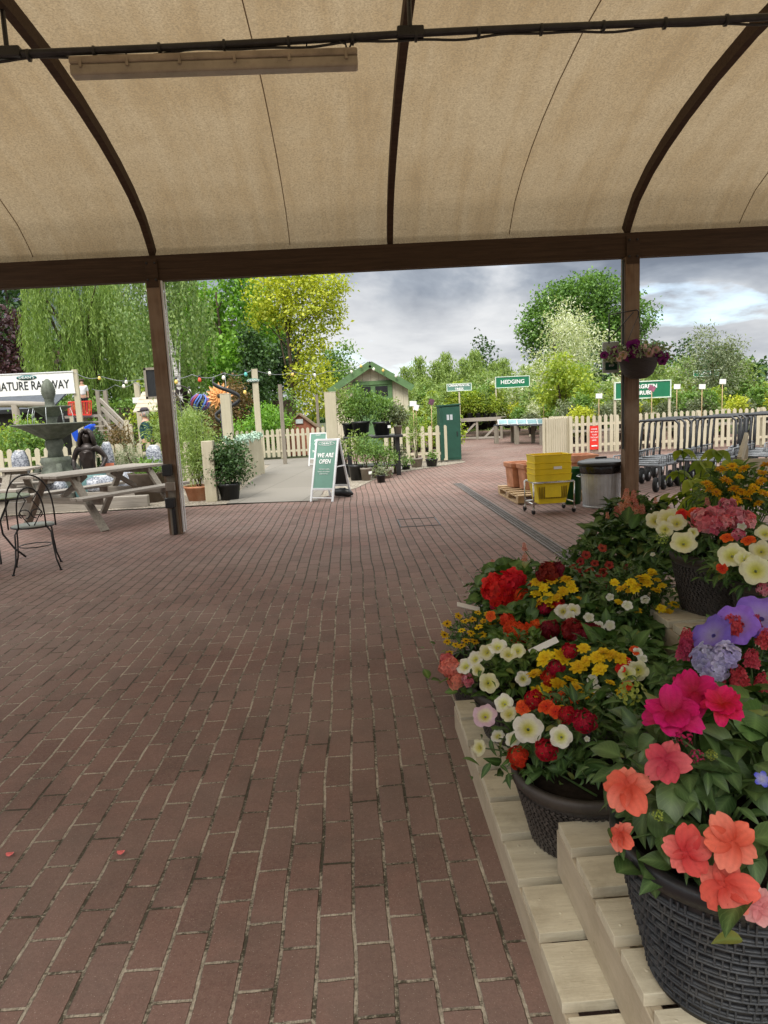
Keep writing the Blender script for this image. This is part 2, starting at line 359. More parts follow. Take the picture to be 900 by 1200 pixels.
bc=b.mix(b.math('MULTIPLY',b.ramp(wear,[(.35,(0,0,0)),(.7,(1,1,1))]),.62),bc,(.27,.205,.175))
bc=b.mix(b.ramp(spk,[(.66,(0,0,0)),(.72,(1,1,1))]),bc,(.48,.42,.35))
moss=b.noise(v,3.2,6,.75); mfine=b.noise(v,80,3,.7)
jm=b.math('ADD',b.math('MULTIPLY',moss,.75),b.math('MULTIPLY',mfine,.3))
far=b.n('ShaderNodeMapRange'); b.l(sp.outputs[1],far.inputs[0]); far.inputs[1].default_value=5.0; far.inputs[2].default_value=8.5; far.inputs[3].default_value=0; far.inputs[4].default_value=.22   # joints beyond the shelter's dry middle are dark with moss
jm=b.math('ADD',jm,far.outputs[0])
jc=b.ramp(jm,[(.42,(.50,.44,.35)),(.51,(.37,.32,.25)),(.57,(.070,.062,.042)),(.80,(.025,.024,.017))])
js=b.ramp(b.noise(b.map(v,(1,.12,1)),170,3,.8),[(.46,(0,0,0)),(.60,(1,1,1))]); jc=b.mix(b.math('MULTIPLY',js,.55),jc,(.10,.088,.066)); fc=b.mix(face,jc,bc)
hgt=b.math('ADD',b.math('MULTIPLY',face,1.0),b.math('ADD',b.math('MULTIPLY',grain,.22),b.math('MULTIPLY',wn.outputs[0],.25)))
b.bsdf(fc,b.ramp(grain,[(.2,(.62,)*3),(.8,(.9,)*3)]),0,b.bump(hgt,.9,.006),.16)
sheet('brick_paving',[(-14,-9),(14,-9),(14,46),(-.62,46),(-.62,11.75),(-14,11.9)],0,b.m)
# concrete slab path through the gate
p=NT('concrete_slabs'); v=p.coord(); br=p.n('ShaderNodeTexBrick',offset=.37); p.l(p.map(v,rot=(0,0,R(97))),br.inputs[0])
br.inputs['Scale'].default_value=1; br.inputs['Brick Width'].default_value=2.3; br.inputs['Row Height'].default_value=1.15; br.inputs['Mortar Size'].default_value=.012
for i,c in ((1,(.17,.155,.13)),(2,(.205,.187,.158)),(3,(.10,.09,.07))): br.inputs[i].default_value=(*c,1)
n=p.noise(v,2.2,6,.7); f=p.noise(v,60,3,.7)
p.bsdf(p.mix(p.math('MULTIPLY',n,.6),br.outputs[0],(.20,.18,.15)),.9,0,p.bump(f,.3,.004)); 
sheet('concrete_path',[(-2.2,11.9),(-.62,11.6),(-.55,14),(-1.0,19),(-1.3,23.6),(-9,23.6),(-9,21.6),(-2.5,21.2),(-2.35,16)],.012,p.m)
gr=NT('gravel'); v=gr.coord(); vo=gr.n('ShaderNodeTexVoronoi'); vo.inputs['Scale'].default_value=38; gr.l(v,vo.inputs[0])
gn=gr.noise(v,3,5,.6)
gr.bsdf(gr.mix(gr.math('MULTIPLY',gn,.5),gr.ramp(vo.outputs['Color'],[(.1,(.16,.13,.10)),(.5,(.33,.28,.21)),(.9,(.52,.47,.39))]),(.12,.10,.075)),.95,0,gr.bump(vo.outputs['Distance'],1,.02))
sheet('gravel_bed',[(-14,11.9),(-2.2,11.9),(-2.35,16),(-2.5,21.2),(-14,21.6)],.004,gr.m)
sheet('gravel_margin',[(-.62,11.9),(3.1,11.9),(3.1,12),(.2,13.4),(1.0,15.7),(2.9,17.9),(3.1,18.6),(2.4,20.2),(-.4,20),(-.85,18.0),(-.5,14)][0:1]+[(.05,13.3),(.75,15.9),(3.0,18.2),(3.0,20.2),(-.85,20.2),(-.5,14)],.008,gr.m)

# ------------------------------------------------------------------ canopy
PROF=[(9.03,3.50),(8.92,3.62),(8.72,3.80),(8.35,3.99),(7.95,4.13),(7.5,4.25),(6.94,4.36),(6.3,4.44),(5.65,4.465)]
PROF=PROF+[(2*5.65-y,z) for y,z in PROF[-2::-1]]          # one bay of the barrel vault, eaves at y = 9.03 and 2.27
def tilt(x): return .0088*x
def by(y,bay): return y if bay==0 else 2.27-(9.03-y)*.5   # unseen rear bay added to dim the foreground, narrowed to admit some light
XR=[-5.33,-2.33,.62,3.64,6.62]
def fine(prof,n=4):
    o=[]
    for i in range(len(prof)-1):
        for j in range(n): f_=j/n; o.append((prof[i][0]*(1-f_)+prof[i+1][0]*f_,prof[i][1]*(1-f_)+prof[i+1][1]*f_))
    return o+[prof[-1]]
can=thing('fabric_canopy','barrel vaulted canopy of stained tan fabric on dark timber beams and posts','canopy',(-2.335,9.03,0))
fb=NT('stained_canopy_fabric'); v=fb.coord(); 
fine_=fb.noise(fb.map(v,(5,2,2)),9,5,.8); fine2=fb.noise(v,55,3,.8); streak=fb.noise(fb.map(v,(2.6,.28,.28)),1.6,6,.65,.5); blob=fb.noise(v,.8,5,.6)
fcol=fb.ramp(fb.math('ADD',fb.math('MULTIPLY',streak,.55),fb.math('MULTIPLY',blob,.5)),[(.36,(.185,.122,.060)),(.48,(.25,.178,.098)),(.62,(.30,.23,.142))])
fcol=fb.mix(fb.math('MULTIPLY',fine_,.75),fcol,(.13,.096,.058)); fcol=fb.mix(fb.math('MULTIPLY',fb.ramp(fine2,[(.38,(0,0,0)),(.62,(1,1,1))]),.75),fcol,(.12,.09,.056))
df=fb.n('ShaderNodeBsdfDiffuse'); tl=fb.n('ShaderNodeBsdfTranslucent'); fb.l(fcol,df.inputs[0]); fb.l(fcol,tl.inputs[0])
bn=fb.bump(fine_,.25,.004); fb.l(bn,df.inputs['Normal'])
mx=fb.n('ShaderNodeMixShader'); mx.inputs[0].default_value=.80; fb.l(df.outputs[0],mx.inputs[1]); fb.l(tl.outputs[0],mx.inputs[2]); fb.l(mx.outputs[0],fb.out.inputs[0])
fab=fb.m
for bay in (0,1):
    pr0=fine([(by(y,bay),z) for y,z in PROF]); pr=[]
    for j,(y,z) in enumerate(pr0):                        # the cloth lies on the outside of the ribs and is nailed to the eaves beams
        a=pr0[max(j-1,0)]; c_=pr0[min(j+1,len(pr0)-1)]; ty,tz=c_[0]-a[0],c_[1]-a[1]; l=math.hypot(ty,tz); ny,nz=tz/l,-ty/l
        if nz<0: ny,nz=-ny,-nz
        pr.append((y+ny*.128,z+nz*.128))
    pr=[(pr[0][0],3.30)]+pr+[(pr[-1][0],3.30)]; xs=np.linspace(XR[0],XR[-1],73)
    V=[];F=[]
    for x in xs:
        i=np.searchsorted(XR,x)-1; i=min(max(i,0),len(XR)-2); f_=(x-XR[i])/(XR[i+1]-XR[i]); sag=.035*math.sin(PI*f_)**2
        for (y,z) in pr: V.append((x+2.335,y-9.03,z+.006*math.sin(x*5.1+y*1.3)*math.sin(y*2.3+x)+.004*math.sin(x*13+y*4)+tilt(x)-sag*max(0,min(1,(z-3.6)/.5))))
    n=len(pr)
    for i in range(len(xs)-1):
        for j in range(n-1): F.append((i*n+j,i*n+j+1,(i+1)*n+j+1,(i+1)*n+j))
    link('fabric_sheet',np_mesh('fabric_sheet',V,F,True),fab,can)
    for i,x in enumerate(XR):                             # curved ribs
        
        q=MB(); pts=fine([(by(y,bay),z) for y,z in PROF],2); vs_=[];fs_=[]
        for j,(y,z) in enumerate(pts):
            a=pts[max(j-1,0)]; c_=pts[min(j+1,len(pts)-1)]; ty,tz=c_[0]-a[0],c_[1]-a[1]; l=math.hypot(ty,tz); ny,nz=tz/l,-ty/l
            if nz<0: ny,nz=-ny,-nz
            for (dx,h) in ((-.036,-.0),(.036,-.0),(.036,.125),(-.036,.125)): vs_.append((x+dx,y+ny*h,z+tilt(x)+nz*h))
        for j in range(len(pts)-1):
            for k_ in range(4): l_=(k_+1)%4; fs_.append((j*4+k_,j*4+l_,j*4+4+l_,j*4+4+k_))
        q.add(vs_,fs_); q.build('arch_rib',M['oak_dark'],can)
    for i in range(len(XR)-1):                            # stitched seams half way between ribs
        x=(XR[i]+XR[i+1])/2+(.22 if i==1 else .02)
        q=MB(); q.tube([(x,y,z+tilt(x)-.005-.035*max(0,min(1,(z-3.6)/.5))) for y,z in pr[1:-1]],.006,5); q.build('seam',plain('seam_stitching',(.30,.235,.15),.9,.2) if (bay==0 and i==0) else bpy.data.materials['seam_stitching'],can)
for yb in (9.03,2.27,-1.11):                              # eaves beams
    q=MB(); q.bar((-5.42,yb,3.345+tilt(-5.4)),(6.70,yb,3.345+tilt(6.7)),.12,.30); q.build('beam',M['oak_dark'],can,.004)
    if yb>0:
        for x,wd in ((-5.33,.17),(-2.335,.165),(3.68,.185),(6.62,.17)) if yb>9 else ((-5.33,.17),(6.62,.17)):
            q=MB(); z0=0 if x!=-2.335 else .0
            q.box((x,yb-.002,(3.2+tilt(x))/2+z0),(wd,.16,3.2+tilt(x))); po=q.build('post',M['post'],can,.006)
            if yb>9 and -3<x<4:
                q=MB(); q.box((x,yb-.085,3.28+tilt(x)),(wd*.9,.008,.34)); q.build('steel_plate',M['oak_dark'],po)
                for dz in (-.1,.1):
                    for dx in (-.05,.05):
                        q=MB(); q.lathe([(.0,-.02),(.014,-.02),(.014,.008),(0,.01)],(0,0,0),10); o=q.build('bolt',M['black_metal'],po,world=False); o.location=Vector((x+dx,yb-.096,3.3+dz+tilt(x)))-Vector((-2.335,9.03,0)); o.rotation_euler=(PI/2,0,0)
# cable trunking, boxes and the weathered foot of the post by the picnic table
q=MB(); q.box((-2.236,8.99,1.6),(.022,.05,3.15)); q.box((-2.214,9.02,1.6),(.012,.03,3.12)); q.build('cable_trunking',M['frame_white'],can,.004)
q=MB(); q.box((-2.335,8.945,.40),(.10,.012,.80)); q.build('bleached_foot',M['grey_wood_z'],can,.003)
for z,h in ((.84,.15),(.42,.13)):
    q=MB(); q.box((-2.355,8.90,z),(.12,.09,h)); q.build('switch_box',M['black_plastic'],can,.012)
q=MB(); q.box((-2.335,8.90,.63),(.11,.08,.11)); q.build('socket_box',M['grey_pot'],can,.01)
q=MB(); q.box((-2.33,8.925,.17),(.045,.05,.34)); q.build('cable_cover',M['black_plastic'],can,.01)
q=MB(); q.box((3.565,8.98,2.0),(.022,.03,2.4)); q.build('cable_trunking',M['black_plastic'],can,.004)

# pipe and strip light under the crown of the vault
TY=5.55
def tubez(x): return 4.195+.022*(x-.6)/1.0*1.0
pl=thing('conduit_pipe','long dark pipe with taped cables slung under the canopy ribs','pipe',(0,TY,0))
xs_=[-5.3+.4*i for i in range(30)]
q=MB(); q.tube([(x,TY,tubez(x)+.006*math.sin(x*1.7)) for x in xs_],.026,10); q.build('pipe',M['steel_dark'],pl)
q=MB(); q.tube([(x,TY+.012,tubez(x)-.034+.009*math.sin(x*5.3)+.006*math.sin(x*11)) for x in np.arange(-5.3,6.3,.08)],.009,6); q.build('cable',M['black_plastic'],pl)
for x in np.arange(-5,6,.47):
    q=MB(); q.lathe([(.028,-.012),(.042,-.008),(.042,.008),(.028,.012)],(0,0,0),10); o=q.build('cable_tie',M['black_plastic'],pl,world=False); o.location=(x,0,tubez(x)-.012); o.rotation_euler=(0,PI/2,0)
for x in (.60,-2.33,3.64):
    q=MB(); q.box((x,TY,tubez(x)+.012),(.20,.075,.075)); q.tube([(x,TY,tubez(x)),(x,TY,4.45+tilt(x))],.02,6); q.build('taped_joint',M['black_plastic'],pl,.02)
a=at(84,81,TY); b_=at(419,70,TY)
fl=thing('strip_light','long dusty strip light hanging unlit under the dark pipe','light fitting',((a+b_)/2))
for nm,off,sz,mt in (('housing',.038,(.12,.052),plain('dusty_housing',(.34,.29,.22),.7,.3,6)),('diffuser',-.025,(.105,.074),plain('yellowed_diffuser',(.36,.32,.25),.35,.25,5,0,.05))):
    q=MB(); q.bar(a+Vector((0,0,off)),b_+Vector((0,0,off)),sz[0],sz[1]); q.build(nm,mt,fl,.014)
for s_ in (.04,.2,.38,.57,.76,.96):
    pz=a.lerp(b_,s_); q=MB(); q.box(pz+Vector((0,-.062,.012)),(.022,.012,.06)); q.build('clip',bpy.data.materials['dusty_housing'],fl,.003)
for s_ in (.19,.82):
    pz=a.lerp(b_,s_); q=MB(); q.tube([pz+Vector((0,0,.06)),Vector((pz.x+.01,TY,tubez(pz.x)))],.006,6); q.build('hanger',M['black_metal'],fl)
pz=a.lerp(b_,.965); q=MB(); q.tube([pz+Vector((0,0,.06)),pz+Vector((-.01,0,.11)),pz+Vector((-.06,0,.13)),Vector((pz.x-.1,TY,tubez(pz.x)-.01))],.008,6); q.tube([pz+Vector((.01,0,.06)),pz+Vector((.03,0,.11)),pz+Vector((.09,0,.13))],.008,6); q.build('supply_cable',M['black_plastic'],fl)

# drain channel and sunken cover
dr=thing('drain_channel','slotted steel drain channel sunk in the brick paving','drain',(1.99,9,0))
q=MB(); q.box((1.925,8.6,.003),(.022,9.2,.012)); q.box((2.055,8.6,.003),(.022,9.2,.012)); q.box((1.99,8.6,-.008),(.1,9.2,.012)); q.build('channel_frame',plain('dull_channel_steel',(.12,.105,.095),.7,.3,9,.2),dr)
q=MB()
for y in np.arange(4.1,13.2,.03): q.box((1.99,y,.002),(.108,.012,.008))
for x in (1.965,2.015): q.box((x,8.6,.004),(.008,9.2,.008))
q.build('grate',plain('dusty_grate',(.14,.125,.115),.7,.35,9,.2),dr)
for i,(px,py) in enumerate(((12,1003),(142,1001))):
    p=gp(px,py); q=MB(); q.add([p+Vector((.014*math.cos(a),.012*math.sin(a),.009+.003*math.cos(2*a))) for a in np.arange(0,6.2,.7)],[tuple(range(9))]); tag(q.build('fallen_petal',plain('fallen_petal_pink',(.80,.16,.15),.6,.2,40) if i==0 else bpy.data.materials['fallen_petal_pink']),'single pink petal fallen on the bricks '+('at the picture edge' if i==0 else 'between two mortar lines'),'petal','pink petals fallen on the paving')
mc=thing('manhole_cover','thin steel frame of a brick filled manhole cover','cover',tuple(gp(490,612)))
p0,p1=gp(469,616),gp(512,610); 
q=MB(); x0,x1,y0,y1=p0.x,p1.x,p0.y-.12,p1.y+.25
for (aa,bb) in (((x0,y0),(x1,y0)),((x1,y0),(x1,y1)),((x1,y1),(x0,y1)),((x0,y1),(x0,y0))): q.bar((*aa,.003),(*bb,.003),.014,.006)
q.build('frame',M['steel_dark'],mc)
# ------------------------------------------------------------------ plants: makers
def rnd_dirs(n,r=rng):
    v=r.normal(size=(n,3)); return v/np.linalg.norm(v,axis=1,keepdims=True)
LF=dict(
 willow=leafmat('willow_leaf',(0.115, 0.205, 0.036),(0.32, 0.435, 0.109),.35,sc=.5),
 birch=leafmat('birch_leaf',(0.115, 0.205, 0.051),(0.307, 0.41, 0.141),.35,sc=.6),
 maple=leafmat('maple_leaf',(0.096, 0.243, 0.026),(0.294, 0.512, 0.077),.35,sc=.6),
 gold=leafmat('golden_leaf',(0.291, 0.37, 0.028),(0.672, 0.672, 0.078),.35,sc=.7),
 dark=leafmat('dark_leaf',(.028,.068,.02),(.09,.17,.05),.2,sc=.8),
 oak=leafmat('oak_leaf',(0.064, 0.152, 0.029),(0.208, 0.36, 0.073),.25,sc=.35),
 beech=leafmat('copper_leaf',(.030,.013,.019),(.115,.05,.056),.2,sc=.6),
 rust=leafmat('russet_leaf',(.10,.085,.03),(.26,.15,.06),.25,sc=1.2),
 pale=leafmat('pale_flecked_leaf',(0.246, 0.314, 0.112),(0.85, 0.85, 0.694),.35,sc=.9),
 lime=leafmat('lime_leaf',(0.157, 0.258, 0.022),(0.448, 0.515, 0.067),.35,sc=1.2),
 mid=leafmat('mid_green_leaf',(0.09, 0.192, 0.038),(0.269, 0.41, 0.102),.3,sc=1.5),
 grey=leafmat('grey_green_leaf',(0.115, 0.154, 0.077),(0.307, 0.346, 0.205),.25,sc=1.0),
 soft=leafmat('soft_green_leaf',(0.154, 0.243, 0.058),(0.384, 0.486, 0.154),.35,sc=1.0),
 bed=leafmat('bedding_leaf',(.025,.068,.016),(.11,.205,.05),.2,.5,.4,sc=5,veins=True),
 bedlime=leafmat('fresh_bedding_leaf',(.045,.11,.018),(.16,.26,.055),.3,.5,.4,sc=5,veins=True),
 geran=leafmat('geranium_leaf',(.04,.10,.02),(.12,.22,.05),.2,.5,.4,sc=8,veins=True),
 impat=leafmat('impatiens_leaf',(.032,.075,.02),(.11,.18,.055),.2,.42,.45,sc=6,veins=True),
)
def blob_pts(lobes,n,shell=.55,r=rng):
    """points through the outer part of a set of ellipsoid lobes (centre, radii)"""
    vol=np.array([a[1][0]*a[1][1]*a[1][2] for a in lobes])**.75; pick=r.choice(len(lobes),n,p=vol/vol.sum())
    c=np.array([a[0] for a in lobes],float)[pick]; rad=np.array([a[1] for a in lobes],float)[pick]
    d=rnd_dirs(n,r); u=(shell+(1-shell)*r.random((n,1))**.7); return c+d*rad*u, d
def leaf_cloud(name,centers,dirs,per,spread,size,m,parent=None,tmpl=DIA,flat=.5,out=.6,down=.15,aspect=.6,r=rng,loc=None):
    """leaves in small sprays round each centre"""
    n=len(centers); P=np.repeat(np.asarray(centers,float),per,0)+r.normal(size=(n*per,3))*np.array([spread,spread,spread*.7])
    D=np.repeat(np.asarray(dirs,float),per,0)*out+rnd_dirs(n*per,r)*.9; D[:,2]-=down
    N=rnd_dirs(n*per,r)*(1-flat)+np.array([[0,0,1.]])*flat
    s=size*(.6+.8*r.random(n*per)); sc=np.stack([s*aspect,s,s],1)
    V,F=scatter(tmpl[0],tmpl[1],P,D,N,sc); return link(name,np_mesh(name,V,F),m,parent,loc)
def limbs(parent,base,top,r0_,targets,m,nm='trunk',wig=.12):
    q=MB(); base=Vector(base); top=Vector(top); n=8; pts=[]
    for i in range(n+1):
        f=i/n; p=base.lerp(top,f)+Vector((math.sin(f*5+base.x)*wig*f,math.cos(f*4+base.y)*wig*f,0)); pts.append(p)
    q.tube(pts,[r0_*(1.25 if i==0 else 1)*(1-.75*i/n) for i in range(n+1)],9)
    for k,tg in enumerate(targets):
        f=.35+.6*((k*.618)%1); a=pts[int(f*n)]; tg=Vector(tg); mid=a.lerp(tg,.5)+Vector((0,0,.12*(tg-a).length))
        rr=r0_*.38*(1.1-f*.6); q.tube([a,a.lerp(mid,.5)+Vector((0,0,.03)),mid,mid.lerp(tg,.6),tg],[rr,rr*.85,rr*.65,rr*.4,rr*.12],6)
    return q.build(nm,m,parent,world=False)
def tree(name,label,x,y,h,w,leaf,n=900,per=9,size=.16,spread=.22,trunk_h=.3,lobes=None,seed=1,bark=None,cat='tree',group=None,shape='round',shell=.45,aspect=.6,r0_=None):
    r=np.random.default_rng(seed); t=thing(name,label,cat,(x,y,0),0,group)
    L_=[]; th=h*trunk_h
    if lobes is None:
        k=9 if shape=='round' else 8
        for i in range(k):
            a=r.random()*2*PI; f=(i+.5)/k
            if shape=='round': rad=w/2*(.35+.45*math.sin(PI*(.15+.8*f))); z=th+(h-th)*(.18+.70*f); d_=w/2*.52*math.sin(PI*(.1+.75*f)); rr=(rad*.62,rad*.62,(h-th)*.17)
            elif shape=='cone': rad=w/2*(1.05-f); z=th*.6+(h-th*.6)*f; d_=rad*.25; rr=(rad+.15,rad+.15,(h-th)*.13)
            elif shape=='column': rad=w/2*(.75 if f<.8 else .5); z=h*(.12+.8*f); d_=rad*.35; rr=(rad*.75,rad*.75,h*.12)
            L_.append(((math.cos(a)*d_,math.sin(a)*d_,z),rr))
    else: L_=lobes
    c,d=blob_pts(L_,n,shell,r)
    keep=c[:,2]>.08; c,d=c[keep],d[keep]
    limbs(t,(0,0,-.05),(0,0,h*.8),r0_ or max(.03,h*.018),[l[0] for l in L_],bark or M['bark'])
    leaf_cloud('crown',c,d,per,spread,size,LF[leaf] if isinstance(leaf,str) else leaf,t,r=r,aspect=aspect); return t
def strands(parent,tops,lens,m,per_m=16,size=.2,asp=.16,r=rng,nm='crown',sway=.25):
    """hanging leafy strings"""
    P=[];D=[]
    for p,l in zip(tops,lens):
        k=max(3,int(l*per_m)); f=np.linspace(0,1,k); a=r.random()*2*PI; q=np.array(p)[None,:]+np.stack([np.sin(f*2.2+a)*sway*f,np.cos(f*2+a)*sway*f,-l*f],1)+r.normal(size=(k,3))*.03
        P.append(q); dd=r.normal(size=(k,3))*.32; dd[:,2]-=.9; D.append(dd)
    P=np.concatenate(P); D=np.concatenate(D); s=size*(.6+.8*r.random(len(P)))
    V,F=scatter(DIA[0],DIA[1],P,D,rnd_dirs(len(P),r),np.stack([s*asp,s,s],1)); return link(nm,np_mesh(nm,V,F),m,parent)

# ------------------------------------------------------------------ trees behind the play garden
r=np.random.default_rng(11)
wi=thing('willow_tree','tall weeping willow with hanging pale green strands','tree',(-14.0,38,0))
tops=[];lens=[]
for b_ in range(72):
    a=r.random()*2*PI; q=r.random()**.45; x0=2.9*q*math.cos(a); y0=2.8*q*math.sin(a); z0=10.6*math.sqrt(max(.05,1-(q*.92)**2))+r.normal()*.7+.6; l0=r.uniform(2.0,6.5)
    for k in range(17):
        tops.append((x0+r.normal()*.22,y0+r.normal()*.22,z0+r.normal()*.25)); lens.append(max(.8,min(z0-.3,l0*r.uniform(.55,1.05))))
strands(wi,tops,lens,LF['willow'],12,.24,.15,r)
limbs(wi,(0,0,0),(.4,0,8),.34,[(3*math.cos(a),2.5*math.sin(a),9+math.sin(3*a)) for a in np.arange(0,6.2,.6)],M['bark'])
bi=thing('birch_tree','slender birch with white trunk and fine hanging foliage','tree',(-8.3,32,0))
white_bark=NT('birch_bark'); v=white_bark.coord(); nb=white_bark.noise(white_bark.map(v,(2,2,7)),2.5,5,.7); white_bark.bsdf(white_bark.ramp(nb,[(.42,(.10,.09,.08)),(.5,(.55,.53,.49)),(.8,(.68,.66,.62))]),.8); 
tops=[];lens=[]
for k in range(900):
    a=r.random()*2*PI; q=r.random()**.5; z=3.0+r.random()**.8*7.5; ww=2.5*(1-abs(z-6.3)/7.5); tops.append((ww*q*math.cos(a)+.2,ww*q*math.sin(a),z)); lens.append(r.uniform(.6,2.2))
strands(bi,tops,lens,LF['birch'],11,.15,.6,r,sway=.15)
limbs(bi,(1.35,-1.9,0),(.45,-1.7,10.5),.12,[(1.6*math.cos(a)*(.6+.4*math.sin(2*a)),1.6*math.sin(a),5+a) for a in np.arange(0,5.5,.5)],white_bark.m)
tree('copper_beech','dark purple copper beech beyond the railway sign',-22.5,45,9.6,8.5,'beech',900,10,.30,.35,.15,seed=3)
tree('conifer_tree','dark green conifer rising behind the copper beech',-26.5,58,16.5,9,'dark',800,10,.4,.4,.1,seed=4,shape='cone')
tree('maple_tree','bright green maple between the birch and the golden tree',-6.9,40,10.5,6.4,'maple',1000,10,.26,.33,.15,seed=5)
tree('golden_robinia','golden yellow robinia with airy branches beside the shed',-3.05,38,9.9,5.2,'gold',900,11,.19,.26,.25,seed=6,shell=.3,lobes=[((-.9,0,7.7),(1.1,1.0,1.2)),((.4,.2,8.4),(1.5,1.2,1.2)),((1.7,-.1,7.6),(1.1,1,1.2)),((2.4,.1,6.6),(.7,.7,.7)),((1.1,.2,5.4),(.9,.9,1.3)),((1.2,0,3.4),(1.3,1,1.1)),((.2,0,6.8),(1.2,1.1,1.0)),((2.9,0,8.2),(.5,.5,.7)),((.9,.1,2.0),(1.0,.9,.8)),((-1.7,0,6.6),(.5,.6,.5))])
tree('holly_tree','dark glossy evergreen in front of the golden robinia',-4.55,33,5.9,2.3,'dark',420,10,.17,.2,.1,seed=7)
tree('cherry_laurel','dark bushy evergreen tree low beside the shed roof',-.7,58,7.3,4.2,'mid',520,11,.24,.35,.1,seed=8)
tree('photinia_shrub','russet tinted photinia behind the white picket gate fence',-4.75,27.5,3.1,2.4,'rust',420,10,.10,.14,.08,seed=9,cat='shrub')
tree('golden_shrub','golden yellow shrub beneath the copper beech',-16.2,30,4.0,2.6,'gold',330,9,.14,.18,.1,seed=10,cat='shrub')
tree('golden_shrub','low lime yellow shrub under the log rail',-8.7,18.3,1.65,2.0,'lime',330,9,.09,.12,.08,seed=12,cat='shrub')
tree('garden_shrub','mid green flowering bush beside the stone fountain',-7.95,17.2,1.7,1.5,'mid',330,9,.08,.12,.08,seed=13,cat='shrub')
tree('garden_shrub','feathery light green bush behind the orange flower spinner',-4.3,19.0,2.0,1.7,'soft',420,9,.10,.12,.08,seed=14,cat='shrub',aspect=.25)
tree('garden_shrub','tall wispy green shrub right behind the brown post',-3.95,15.6,1.95,1.1,'soft',300,9,.12,.12,.08,seed=15,cat='shrub',aspect=.2)
tree('garden_shrub','leafy green shrub at the back of the slatted gate fence',-3.3,24.8,1.9,2.6,'maple',420,9,.10,.15,.08,seed=16,cat='shrub')
tree('garden_shrub','rounded blue green pine bush below the man in the cap',-4.45,14.4,1.1,.95,'grey',330,9,.07,.07,.08,seed=17,cat='shrub',aspect=.15)
tree('garden_shrub','small dark upright yew beside the timber steps',-5.45,15.4,1.35,.5,'dark',200,9,.06,.06,.05,seed=18,cat='shrub',shape='column')
tree('garden_shrub','bronze green spiky bush near the timber steps',-6.0,18.6,1.55,1.0,'rust',200,9,.12,.1,.08,seed=19,cat='shrub',aspect=.2)
tree('garden_shrub','yellow leaved sapling above the timber steps',-6.2,22,2.7,1.0,'lime',130,8,.12,.14,.3,seed=20,cat='shrub')
tree('boundary_tree','dense green tree filling the gap behind willow and birch',-12.5,52,11,8.5,'oak',900,10,.34,.4,.1,seed=21)
tree('boundary_tree','shadowy green tree far behind the willow',-20.5,60,13,9,'oak',800,10,.38,.4,.1,seed=22)
tree('boundary_tree','dense green tree behind the golden robinia',-6.6,56,11.2,7.5,'dark',800,10,.34,.4,.1,seed=23)
hd=thing('garden_hedge','long dark hedge closing the back of the play garden','hedge',(-14,34,0))
r=np.random.default_rng(31); c=np.stack([r.uniform(-9,11.5,1900),r.uniform(-.8,.8,1900),r.uniform(0,2.6,1900)],1); leaf_cloud('foliage',c,rnd_dirs(1900,r),8,.16,.16,LF['mid'],hd,r=r)
q=MB(); q.box((-12.7,34,1.1),(20,.7,2.2)); q.build('stem_mass',M['bark'],hd)

# ------------------------------------------------------------------ trees beyond the nursery beds
tree('oak_tree','broad dark green oak rising over the nursery',20.6,60,12.1,11.6,'oak',2100,12,.27,.36,.2,seed=41,lobes=[((-3.6,0,8.2),(2.2,2,2.0)),((-2.2,0,9.9),(2.4,2,1.6)),((0,0,10.4),(2.6,2.2,1.7)),((2.4,0,9.6),(2.4,2.2,1.7)),((4.3,0,8.3),(1.6,2,1.5)),((-4.6,0,7.2),(1.2,1.4,1.0)),((1.2,0,11.4),(1.3,1.4,.8)),((0,0,7.5),(3.2,2.5,2.4)),((2.2,0,6.2),(2.6,2.2,1.8)),((-2.8,0,6.0),(2.4,2,1.6)),((3.9,0,5.6),(1.3,1.4,1.3))])
tree('flecked_willow_tree','pale cream flecked willow tree in front of the oak',10.45,35,6.5,5.8,'pale',760,10,.17,.26,.15,seed=42,shell=.2,aspect=.3)
tree('conifer_tree','dark conical conifer above the nursery hedging',9.7,50,6.3,4.0,'dark',420,10,.24,.26,.08,seed=43,shape='cone')
tree('nursery_tree','fresh green young tree on a thin stem behind the cream fence',7.15,23.5,3.15,1.9,'lime',260,9,.13,.14,.32,seed=44)
tree('olive_tree','large grey olive leaved tree at the end of the trolley row',13.0,24.5,3.95,2.7,'grey',560,9,.12,.15,.2,seed=45,aspect=.3,shell=.25)
tree('bare_tree','thin branched sparsely leaved tree against the sky',17.2,42,5.4,3.6,'rust',130,7,.12,.22,.2,seed=46,shell=.2)
for x,y,hh,ww,sd,lab in ((15.0,46,5.0,5.5,47,'dark clipped evergreen behind the hanging basket'),(20.0,47,5.2,6,48,'dark clipped evergreen behind the olive tree'),(25.5,50,5.3,7,49,'dark clipped evergreen farthest along the nursery edge')):
    tree('evergreen_tree',lab,x,y,hh,ww,'dark',420,10,.26,.3,.05,seed=sd,group='dark evergreens along the nursery edge')
pop=None; r=np.random.default_rng(50)
spots=[(3.4,41,4.3),(4.3,42.5,5.0),(5.2,41.2,4.6),(6.0,42.6,5.2),(6.9,41.4,4.7),(7.8,43,5.3),(8.7,41.8,4.4),(9.6,43,4.7),(10.6,41.5,4.1),(2.5,42.5,4.0),(11.6,42.5,4.4),(12.6,43.0,4.2)]
spots += [(x+.45,y+1.2,h*random.uniform(.75,1.0)) for x,y,h in spots]
